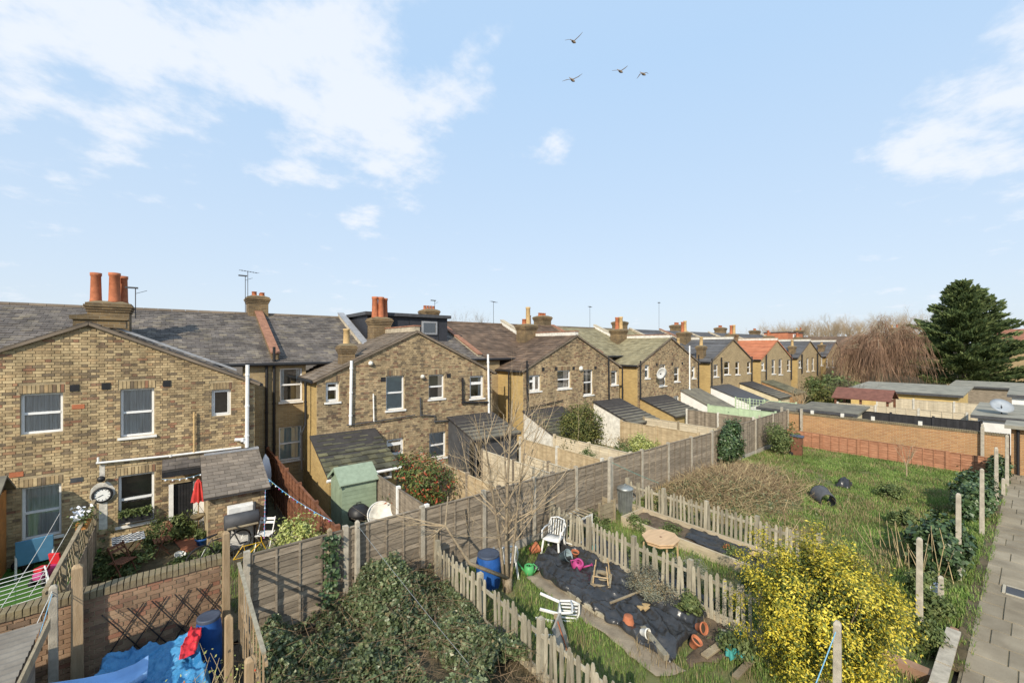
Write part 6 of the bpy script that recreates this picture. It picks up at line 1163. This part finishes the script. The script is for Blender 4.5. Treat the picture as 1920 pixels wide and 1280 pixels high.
# ---- garden of the clock house
t = thing('wall_clock', 'round black-rimmed clock on the nearest house wall', 'clock', atY(192, 927, YG - .045)); R0 = .165
local('rim', MB().lathe([(R0, 0), (R0 + .05, .0), (R0 + .055, .03), (R0 + .03, .05), (R0, .04)], 28, (0, 0, 0), (PI / 2, 0, 0)), 'iron', t, True); local('face', MB().lathe([(0, .02), (R0 + .005, .02)], 28, (0, 0, 0), (PI / 2, 0, 0)), 'clockface', t)
for k in range(12): a = k * PI / 6; local('hour_mark', MB().bar((R0 * .76 * math.sin(a), -.0235, R0 * .76 * math.cos(a)), (R0 * .94 * math.sin(a), -.0235, R0 * .94 * math.cos(a)), .014, .004, (0, 1, 0)), 'iron', t)
local('hand', MB().bar((.0, -.027, .0), (-.075, -.027, -.045), .012, .004, (0, 1, 0)), 'iron', t); local('hand', MB().bar((.02, -.031, .008), (-.11, -.031, -.05), .008, .003, (0, 1, 0)), 'iron', t)
p = atY(255, 972, YG - .15); t = thing('window_box', 'black window box with leafy greens on the kitchen sill', 'planter', p); local('trough', MB().prism([(-.36, -.09, -.04), (.36, -.09, -.04), (.36, .09, -.04), (-.36, .09, -.04)], (0, 0, .16)), 'iron', t, bevel=.01)
leaf_mesh('plants', np.array(p) + np.column_stack([RNG.uniform(-.36, .36, 700), RNG.normal(-.02, .07, 700), RNG.uniform(.1, .3, 700)]), .06, MT['shrub'], t, aspect=.6)
t = thing('closed_parasol', 'closed red parasol beside the black door', 'parasol', (.46, 15.35, 0)); local('pole', MB().tube([(0, 0, 0), (0, 0, 1.75)], .016, 8), 'timber', t); fl = []
for (r_, z_) in ((.02, 1.72), (.07, 1.62), (.1, 1.4), (.135, 1.2), (.15, 1.06)): fl.append([(r_ * (1 + .22 * math.cos(k * PI)) * math.cos(k * PI / 8), r_ * (1 + .22 * math.cos(k * PI)) * math.sin(k * PI / 8), z_ + (.03 if k % 2 and z_ < 1.1 else 0)) for k in range(16)])
local('canopy', MB().add(sum(fl, []), [(i * 16 + k, i * 16 + (k + 1) % 16, (i + 1) * 16 + (k + 1) % 16, (i + 1) * 16 + k) for i in range(4) for k in range(16)]), 'red', t); local('base', MB().lathe([(0, 0), (.22, 0), (.22, .05), (.05, .09), (0, .09)], 16), 'concrete', t)
t = thing('hanging_bowl', 'hanging planter bowl below the red parasol', 'planter', (.44, 15.2, 0)); local('bowl', MB().lathe([(0, .58), (.1, .6), (.17, .69), (.18, .72), (.15, .7), (0, .64)], 18), 'lichen', t, True); local('hanger', MB().tube([(.17, 0, .71), (0, 0, 1.05), (-.17, 0, .71)], .006, 4), 'iron', t); local('stand', MB().tube([(0, .02, 0), (0, .02, .6)], .012, 6), 'iron', t)
t = thing('checked_table', 'small folding table with black and white checked top', 'table', (-1.0, 14.5, 0), .1); k = 8
for i in range(k):
    for j in range(k): bx(t, 'mosaic_tile', WM[t] @ V(-.3 + (i + .5) * .075, -.27 + (j + .5) * .0675, .722), (.071, .0635, .012), 'white' if (i + j) % 2 else 'iron', (0, 0, .1))
local('table_top', MB().box(-.31, .31, -.28, .28, .7, .716), 'white', t)
for s_ in (-1, 1): local('leg', MB().bar((-.26, s_ * .22, .69), (.24, s_ * .22, 0), .03, .02), 'mosswood', t); local('leg', MB().bar((.26, s_ * .24, .69), (-.24, s_ * .24, 0), .03, .02), 'mosswood', t)
def folding_chair(label, loc, rz, mat='mosswood', seat='mosswood'):
    t = thing('folding_chair', label, 'chair', loc, rz)
    for s_ in (-1, 1): local('leg', MB().bar((s_ * .19, -.2, 0), (s_ * .19, .18, .85), .022, .022), mat, t); local('leg', MB().bar((s_ * .17, .2, 0), (s_ * .17, -.16, .45), .022, .022), mat, t)
    for k in range(5): local('seat_slat', MB().box(-.19, .19, -.17 + k * .075, -.115 + k * .075, .44, .456), seat, t)
    for k in range(2): local('back_slat', MB().obox((0, .15 + k * .04, .7 + k * .09), (.4, .014, .06), (-.4, 0, 0)), seat, t)
    return t
folding_chair('brown folding chair left of the checked table', (-1.05, 13.75, 0), .9); folding_chair('brown folding chair right of the checked table', (-.35, 14.6, 0), -1.4); folding_chair('white folding chair beside the drum barbecue', at(497, 1030), -.6, 'plasticwhite', 'plasticwhite')
struct('brick_path', MB().prism([at(318, 1008), at(395, 996), at(415, 1010), at(345, 1040)], (0, 0, .07)), M('red_path_brick', (.30, .12, .07), .9, .2, 6, .3, 30))
p = at(380, 1024); pot('blue glazed pot with leafy plant in the cottage garden', p, .17, .26, 'blue', soil=False); shrub('pot_plant', 'leafy plant growing in the blue glazed pot', (p.x, p.y, .38), (.17, .17, .17), 400, .07, 'shrub', 'plant', clusters=12, stems=0)
t = thing('drum_barbecue', 'dark drum barbecue on legs against the lean-to', 'barbecue', (1.35, 13.5, 0)); local('drum', MB().lathe([(0, -.4), (.17, -.4), (.2, -.38), (.2, .38), (.17, .4), (0, .4)], 20, (0, 0, .9), (0, PI / 2, 0)), 'darkgrey', t, True); local('shelf', MB().box(-.35, .35, -.3, -.2, .8, .82), 'timber_old', t); local('chimney', MB().tube([(.3, 0, 1.08), (.3, 0, 1.32)], .035, 8), 'darkgrey', t)
for (a, b) in ((-.3, -.16), (.3, -.16), (.3, .16), (-.3, .16)): local('leg', MB().bar((a, b, .8), (a * 1.1, b * 1.2, 0), .03, .03), 'iron', t)
t = thing('white_cabinet', 'white box standing behind the drum barbecue', 'box', (1.35, 13.82, 0)); local('carcass', MB().box(-.3, .3, -.1, .1, .05, 1.22), 'white', t, bevel=.008); local('door', MB().box(-.28, .28, -.115, -.102, .1, 1.18), 'plasticwhite', t)
def bike(label, loc, rz, s=1.0, col='darkgrey'):
    t = thing('bicycle', label, 'bicycle', loc, rz); R_ = .32 * s; wb_ = .5 * s
    for x_ in (-wb_, wb_):
        w_ = local('wheel', MB().tube([(x_ + R_ * math.cos(k * PI / 12), 0, R_ + R_ * math.sin(k * PI / 12)) for k in range(25)], .02 * s, 6), 'iron', t); m = MB()
        for k in range(12): m.tube([(x_, 0, R_), (x_ + R_ * math.cos(k * PI / 6), 0, R_ + R_ * math.sin(k * PI / 6))], .003, 3)
        m.build('spokes', MT['galv'], w_, world=False)
    local('frame', MB().tube([(-wb_, 0, R_), (-.12 * s, 0, .28 * s), (-.2 * s, 0, .72 * s), (-wb_, 0, R_)], .016 * s, 6).tube([(-.12 * s, 0, .28 * s), (.36 * s, 0, .62 * s), (-.19 * s, 0, .66 * s)], .018 * s, 6), col, t); local('fork', MB().tube([(wb_, 0, R_), (.37 * s, 0, .62 * s), (.34 * s, 0, .82 * s)], .015 * s, 6), col, t)
    local('handlebar', MB().tube([(.3 * s, -.25 * s, .84 * s), (.36 * s, 0, .84 * s), (.3 * s, .25 * s, .84 * s)], .013 * s, 6), 'iron', t); local('saddle', MB().prism([(-.32 * s, -.06 * s, .77 * s), (-.08 * s, -.015 * s, .77 * s), (-.08 * s, .015 * s, .77 * s), (-.32 * s, .06 * s, .77 * s)], (0, 0, .035)), 'iron', t, bevel=.01); return t
bike('dark bicycle leaning among the clutter by the lean-to', (.85, 13.2, 0), .5); bike('small yellow-framed child bicycle', (1.45, 12.7, 0), .2, .75, 'yellowpaint')
# play area
t = thing('blue_board', 'blue folding board standing under the left window', 'board', (-2.75, 15.3, 0), .15); local('board', MB().obox((0, 0, .62), (.62, .03, .62), (.12, 0, 0)), 'bluegrey', t, bevel=.01)
for s_ in (-1, 1): local('leg', MB().tube([(s_ * .3, -.05, 0), (s_ * .3, .02, .6)], .022, 8), 'plasticwhite', t)
t = thing('toy_trike', 'blue and red toy tricycle on the artificial grass', 'tricycle', at(62, 1062), .7); local('body', MB().obox((0, 0, .34), (.42, .16, .12), (0, .15, 0)), 'skyblue', t, bevel=.03); local('seat', MB().obox((-.12, 0, .44), (.2, .2, .07)), 'redplastic', t, bevel=.02); local('handlebar', MB().tube([(.2, 0, .3), (.2, 0, .6), (.18, -.16, .62), (.2, 0, .6), (.18, .16, .62)], .018, 6), 'redplastic', t)
for (a, b, r_) in ((.22, 0, .17), (-.2, .17, .12), (-.2, -.17, .12)): local('wheel', MB().lathe([(0, -.03), (r_ * .8, -.03), (r_, -.02), (r_, .02), (r_ * .8, .03), (0, .03)], 16, (a, b, r_), (PI / 2, 0, 0)), 'iron', t, True)
t = thing('toy_scooter', 'pink and red ride-on toy beside the lattice fence', 'toy', at(88, 1092), 1.0); local('body', MB().obox((0, 0, .26), (.5, .22, .18)), 'pink', t, bevel=.05); local('seat', MB().obox((-.12, 0, .4), (.22, .2, .09)), 'redplastic', t, bevel=.03); local('windscreen', MB().obox((.2, 0, .48), (.05, .24, .28), (0, -.2, 0)), 'redplastic', t, bevel=.01)
for (a, b) in ((.17, .13), (.17, -.13), (-.17, .13), (-.17, -.13)): local('wheel', MB().lathe([(0, -.03), (.1, -.03), (.11, 0), (.1, .03), (0, .03)], 14, (a, b, .11), (PI / 2, 0, 0)), 'iron', t, True)
t = thing('clothes_airer', 'white folding clothes airer above the garden wall', 'clothes airer', (-2.2, 10.6, 0), .25)
for s_ in (-1, 1): local('side_rail', MB().tube([(s_ * .45, -.55, 1.5), (s_ * .45, .55, 1.62)], .012, 6), 'plasticwhite', t); local('leg', MB().tube([(s_ * .45, -.5, 0), (s_ * .45, .3, 1.58)], .012, 6), 'plasticwhite', t); local('leg', MB().tube([(s_ * .43, .5, 0), (s_ * .43, -.3, 1.53)], .012, 6), 'plasticwhite', t)
for k in range(8): local('rung', MB().tube([(-.45, -.5 + k * .143, 1.506 + k * .0156), (.45, -.5 + k * .143, 1.506 + k * .0156)], .007, 5), 'plasticwhite', t)
p = V(-1.65, 13.3, 1.62); t = thing('flower_trough', 'trough of white and yellow flowers on the lattice fence', 'planter', p); local('trough', MB().box(-.09, .09, -.35, .35, 0, .13), 'orangetimber', t); leaf_mesh('leaves', np.array(p) + np.column_stack([RNG.normal(0, .08, 300), RNG.uniform(-.4, .4, 300), RNG.uniform(.08, .28, 300)]), .06, MT['shrub'], t); leaf_mesh('flowers', np.array(p) + np.column_stack([RNG.normal(-.06, .08, 60), RNG.uniform(-.4, .4, 60), RNG.uniform(.2, .34, 60)]), .07, MT['cloth'], t, aspect=.9)
t = thing('playhouse', 'orange timber playhouse at the left edge', 'playhouse', (-4.2, 15.4, 0)); local('wall', MB().box(-.7, .85, -.5, .6, 0, 2.05), 'orangetimber', t); local('roof', MB().prism([(-.85, -.7, 2.0), (.98, -.7, 2.0), (.98, .05, 2.45), (-.85, .05, 2.45)], (0, 0, .06)).prism([(-.85, .05, 2.45), (.98, .05, 2.45), (.98, .75, 2.0), (-.85, .75, 2.0)], (0, 0, .06)), 'felt', t); local('corner_post', MB().box(.8, .88, -.54, -.46, 0, 2.05), 'timber', t)
t = thing('white_board', 'white pointed board leaning in the side passage', 'board', (2.32, 16.0, 0), .4); local('board', MB().prism([(-.14, 0, .9), (.14, 0, .9), (.16, .05, 1.5), (.1, .08, 1.85), (0, .1, 2.02), (-.1, .08, 1.85), (-.16, .05, 1.5)], (0, .03, 0)), 'cloth', t); local('stand', MB().bar((0, .1, 0), (0, .05, 1.2), .1, .05), 'darkgrey', t)
# ---- lines and strings
def line(label, pts, r=.005, mat='rope', name='washing_line', sag=.06, cat='line'):
    P_ = []
    for a, b in zip(pts, pts[1:]):
        a, b = Vector(a), Vector(b)
        for k in range(9): u = k / 8; q = a.lerp(b, u); q.z -= sag * 4 * u * (1 - u) * (b - a).length * .15; P_.append(q)
    c = P_[0].copy(); o = MB().tube([p - c for p in P_], r, 5).build(name, MT[mat]); o.location = c; WM[o] = Matrix.Translation(c); return tag(o, label, cat)
line('white washing line dropping from the mossy post, left one', [topD - V(0, 0, .05), at(15, 1280, 1.5)]); line('blue washing line dropping from the mossy post, right one', [topD - V(0, 0, .08), at(45, 1280, 1.35)], mat='bluerope')
line('washing line crossing the play area to the left window', [at(0, 1142, 1.6), atY(112, 962, 14.6)]); line('washing line from the airer to the flower trough', [at(55, 1118, 1.6), atY(152, 950, 14.0)])
line('thin wire slanting down over the brambles', [topB - V(0, 0, .1), at(905, 1275, .5)], .004, 'galv'); line('blue rope tied to the post before the yellow shrub', [topC - V(.02, 0, .1), at(1530, 1280, 1.2)], .007, 'bluerope'); line('green cord from the tall concrete post to the lawn fence', [topA - V(0, 0, .15), at(1235, 905, .9)], .006, 'teal')
def festoon(label, a, b, n, mats, r=.03, pole=None):
    a, b = Vector(a), Vector(b); t = thing('festoon_string', label, 'string lights', a); P_ = []
    for k in range(13): u = k / 12; q = a.lerp(b, u); q.z -= .25 * u * (1 - u) * 1.2; P_.append(q)
    MB().tube(P_, .006, 5).build('cord', MT['bluerope'], t)
    for i in range(n): u = (i + .5) / n; q = a.lerp(b, u); q.z -= .3 * u * (1 - u) + .03; MB().lathe([(0, -.03), (r * .7, -.015), (r, .0), (r * .6, .025), (0, .03)], 8, tuple(q)).build('bulb', MT[mats[i % len(mats)]], t, smooth=True)
festoon('string of coloured lights crossing the side passage', (2.05, 14.0, 1.75), (2.62, 9.6, 1.8), 16, ('skyblue', 'lime', 'cloth', 'pink'), .02); festoon('string of lights hanging from the lean-to corner', (1.95, 13.8, 1.5), (1.35, 9.7, 1.75), 12, ('pink', 'cloth', 'redplastic'), .02); festoon('row of pale bulbs under the porch beam', (-.37, 15.6, 1.82), (.6, 15.6, 1.82), 6, ('cloth',), .025)
# ---- lawn things
t = thing('wheelie_bin', 'dark brown bin half hidden by the straggly shrub', 'bin', (25.0, 7.75, 0), .2); local('body', MB().prism([(-.24, -.24, 0), (.24, -.24, 0), (.24, .24, 0), (-.24, .24, 0)], (0, 0, .95)), 'mosswood', t, bevel=.02); local('lid', MB().prism([(-.28, -.3, .95), (.28, -.3, .95), (.28, .28, 1.0), (-.28, .28, 1.0)], (0, 0, .05)), 'lid', t, bevel=.01)
for s_ in (-1, 1): local('wheel', MB().lathe([(0, -.03), (.1, -.03), (.1, .03), (0, .03)], 12, (s_ * .25, .22, .1), (0, PI / 2, 0)), 'iron', t)
b = at(1583, 913); o = rumple('bin_bag', V(b.x - .3, b.y - .22, 0), V(b.x + .3, b.y - .22, 0), V(b.x + .3, b.y + .22, 0), V(b.x - .3, b.y + .22, 0), .03, .12, 'sheet', None, 18, 16, 7, 2, .05, base=lambda u, v: .24 * math.sin(PI * u) * math.sin(PI * v)); tag(o, 'small black bin bag lying on the rough lawn', 'bag')
b = at(1545, 946); t = thing('plastic_tub', 'split dark plastic tub on its side on the lawn', 'tub', b, .6); local('shell', MB().lathe([(.22, -.35), (.24, -.34), (.3, .32), (.32, .35), (.29, .34), (.21, -.33), (.2, -.35)], 22, (0, 0, .27), (0, PI / 2, .0)), 'darkgrey', t, True)
b = at(1744, 1112); o = rumple('white_bag', V(b.x - .2, b.y - .2, 0), V(b.x + .25, b.y - .15, 0), V(b.x + .2, b.y + .2, 0), V(b.x - .25, b.y + .15, 0), .04, .14, 'cloth', None, 16, 16, 8, 5, .05, base=lambda u, v: .16 * math.sin(PI * u) * math.sin(PI * v)); tag(o, 'white plastic bag behind the path-side post', 'bag')
p = at(1915, 1118); t = thing('drain_cover', 'square dark drain cover set in the path', 'drain cover', (p.x, p.y, .056)); local('rim', MB().bar((-.25, -.25, .01), (.25, -.25, .01), .05, .02).bar((-.25, .25, .01), (.25, .25, .01), .05, .02).bar((-.25, -.22, .01), (-.25, .22, .01), .05, .02).bar((.25, -.22, .01), (.25, .22, .01), .05, .02), 'slabpale', t); local('plate', MB().box(-.22, .22, -.22, .22, 0, .012), 'darkgrey', t)
# ---- sheds and buildings behind the brick wall
def flat_shed(name, label, x0, x1, y0, y1, h, wall, roof, cat='shed', over=.2, door=None):
    t = thing(name, label, cat, ((x0 + x1) / 2, (y0 + y1) / 2, 0)); MB().box(x0, x1, y0, y1, 0, h).build('wall', MT[wall], t); MB().prism([(x0 - over, y0 - over, h + .01), (x1 + over, y0 - over, h + .2), (x1 + over, y1 + over, h + .2), (x0 - over, y1 + over, h + .01)], (0, 0, .1)).build('roof', MT[roof], t)
    MB().box(x0 - over - .02, x0 - over, y0 - over, y1 + over, h - .06, h + .1).build('fascia', MT['darkgrey'], t)
    if door: MB().box(x0 - .03, x0 - .002, door[0], door[1], 0, door[2]).build('door', MT['darkgrey'], t)
    return t
t = thing('garage', 'brick garage with white-framed dark door at the path end', 'garage', (28.9, -1.5, 0)); MB().box(28.5, 30, -4.5, .72, 0, 2.05).build('wall', MT['orange_brick'], t); MB().box(28.2, 30.2, -4.7, .9, 2.05, 2.2).build('roof', MT['grey_roof'], t); MB().box(28.44, 28.498, -2.9, .28, 0, 1.95).build('door_frame', MT['white'], t); MB().box(28.41, 28.438, -2.78, .16, 0, 1.86).build('door', MT['darkgrey'], t); MB().tube([(28.42, .52, 0), (28.42, .52, 2.05)], .05, 8).build('drainpipe', MT['black'], t)
t = flat_shed('white_garage', 'low white garage with grey felt roof behind the wall end', 33.6, 39, -4, 2.0, 1.85, 'render_white', 'grey_roof', 'garage', .25)
for (a, b, lb) in ((34.6, 1.2, 'grey satellite dish on the white garage roof, left one'), (34.6, -.6, 'grey satellite dish at the right picture edge')):
    d = thing('satellite_dish', lb, 'dish', (a, b, 2.0)); local('reflector', MB().lathe([(0, -.08), (.25, -.06), (.45, .02), (.46, .035), (.24, -.045), (0, -.065)], 22, (0, 0, .42), (.35, -.75, 0)), 'dishgrey', d, True); local('mast', MB().tube([(0, 0, 0), (0, 0, .4)], .03, 6), 'darkgrey', d); local('feed_arm', MB().tube([(0, 0, .25), (-.35, 0, .5)], .015, 5), 'darkgrey', d)
flat_shed('cream_shed', 'flat felt-roofed cream shed behind the far end of the brick wall', 30.2, 32.4, 6.6, 9.0, 1.7, 'render_cream', 'felt', 'shed', .3); flat_shed('low_shed', 'small dark flat-roofed shed left of the cream shed', 29.6, 31.4, 9.4, 11.2, 1.6, 'timber_old', 'felt')
flat_shed('yellow_garage', 'yellow walled flat-roofed garage below the willow', 43, 50, 3.5, 9.5, 2.1, 'render_yellow', 'grey_roof', 'garage', .3); flat_shed('white_block', 'plain white flat-roofed block under the conifer at right', 41, 48, -4, 1.0, 2.5, 'render_white', 'grey_roof', 'garage', .2)
flat_shed('grey_workshop', 'long grey low workshop behind the conifer trunk', 57, 62, -6, 5, 1.9, 'fence', 'grey_roof', 'workshop', .2)
t = thing('garden_shelter', 'open timber shelter with red felt roof behind the fences', 'shelter', (38, 7.6, 0)); MB().prism([(36.6, 6.0, 1.95), (36.6, 9.2, 1.95), (37.9, 9.2, 2.6), (37.9, 6.0, 2.6)], (0, 0, .06)).prism([(37.9, 6.0, 2.6), (37.9, 9.2, 2.6), (39.2, 9.2, 1.95), (39.2, 6.0, 1.95)], (0, 0, .06)).build('roof', MT['redroof'], t)
for (a, b) in ((36.8, 6.2), (36.8, 9.0), (39, 6.2), (39, 9.0), (36.8, 7.6)): bx(t, 'post', (a, b, .97), (.12, .12, 1.95), 'mosswood')
for b in (6.2, 9.0): bx(t, 'beam', (37.9, b, 1.9), (2.3, .1, .12), 'mosswood')
def far_house(label, x0, x1, y0, y1, he, hr, roof, wall='far_brick', along='y', chim=(), wins=()):
    t = thing('far_house', label, 'house', ((x0 + x1) / 2, (y0 + y1) / 2, 0)); MB().box(x0, x1, y0, y1, 0, he).build('wall', MT[wall], t); m = MB(); xm, ym = (x0 + x1) / 2, (y0 + y1) / 2
    if along == 'y': m.prism([(x0 - .3, y0, he - .1), (xm, y0, hr), (x1 + .3, y0, he - .1)], (0, y1 - y0, 0))
    else: m.prism([(x0, y0 - .3, he - .1), (x0, ym, hr), (x0, y1 + .3, he - .1)], (x1 - x0, 0, 0))
    m.build('roof', MT[roof], t)
    for (a, b, zt) in chim: chimney(t, a, b, .9, 1.2, he, zt, [(0, -.3, .5, .14, T), (0, .3, .5, .14, Bf)])
    for (y_, z_) in wins: w_ = MB().box(x0 - .06, x0 - .01, y_ - .6, y_ + .6, z_, z_ + 1.3).build('window', MT['upvc'], t); MB().box(x0 - .075, x0 - .062, y_ - .5, y_ + .5, z_ + .1, z_ + 1.2).build('pane', MT['lid'], w_)
    return t
far_house('far brown-roofed house behind the willow', 84, 93, 8, 34, 4.6, 7.4, 'brown_tile', chim=((88, 27, 8.6), (88, 14, 8.6))); far_house('far house with grey roof at the right picture edge', 66, 75, -10, -2, 4.2, 6.6, 'slate', 'far_brick', chim=((70, -4.5, 10.3),), wins=((-4.5, 1.2), (-7, 1.2)))
far_house('far terrace with red-brown roof behind the conifer', 92, 100, -22, 4, 5, 8.2, 'redbrown_tile', chim=((96, -2, 9.6), (96, -12, 9.6)))
# hedge line closing the distance
shrub('hedge', 'dark hedge at the foot of the willow', (52, 13, 1.2), (3.5, 2.2, 1.3), 3000, .3, 'shrub', clusters=60, stems=0); shrub('hedge', 'overgrown green shrubs before the seventh house', (46.5, 11.5, 1.0), (2.8, 1.4, 1.2), 2600, .25, 'olive', clusters=60, stems=0)
# ---- birds
def bird(label, px, py, dep, wl, wr, s=1.0):
    lat = (px - 960) / 785 * dep; z = CAMH + (650 - py) / 785 * dep; t = thing('bird', label, 'bird', (FX * dep + FY * lat, FY * dep - FX * lat, z), YAW - PI / 2, 'four geese in flight')
    local('body', MB().tube([(.2 * s, -.3, -.42 * s), (.14 * s, -.2, -.3 * s), (.04 * s, 0, -.1 * s), (-.06 * s, .15, .08 * s), (-.14 * s, .25, .24 * s), (-.23 * s, .38, .42 * s), (-.27 * s, .45, .5 * s)], [.02, .09, .14, .11, .045, .03, .012], 8), 'feather', t, True)
    for (w, sg) in ((wl, -1), (wr, 1)):
        a = Vector((sg * .06 * s, 0, .02)); b = Vector((w[0] * .55 * s, .05, (w[1] * .55 + w[2]) * s)); c = Vector((w[0] * s, .1, w[1] * s)); ch = Vector((.06, -.22, -.17)) * s
        local('wing', MB().add([a, a + ch, b, b + ch * .85, c, c + ch * .12] + [p + Vector((0, .0, .025)) for p in (a, a + ch, b, b + ch * .85, c, c + ch * .12)], [(0, 1, 3, 2), (2, 3, 5, 4), (8, 9, 7, 6), (10, 11, 9, 8), (1, 0, 6, 7), (3, 1, 7, 9), (5, 3, 9, 11), (4, 5, 11, 10), (2, 4, 10, 8), (0, 2, 8, 6)]), 'wingdark', t)
    return t
bird('topmost goose with raised right wing', 1075, 77, 42, (-.85, .12, .1), (.95, .95, -.05)); bird('goose flying below the topmost one', 1073, 149, 42, (-1.0, -.15, .08), (1.0, .6, -.05)); bird('goose left of the drooping-winged one', 1163, 133, 46, (-.95, .06, .06), (.9, .65, -.03), .95); bird('rightmost goose with drooping wings', 1206, 138, 48, (-.75, -.6, .28), (.65, .0, .15), .95)
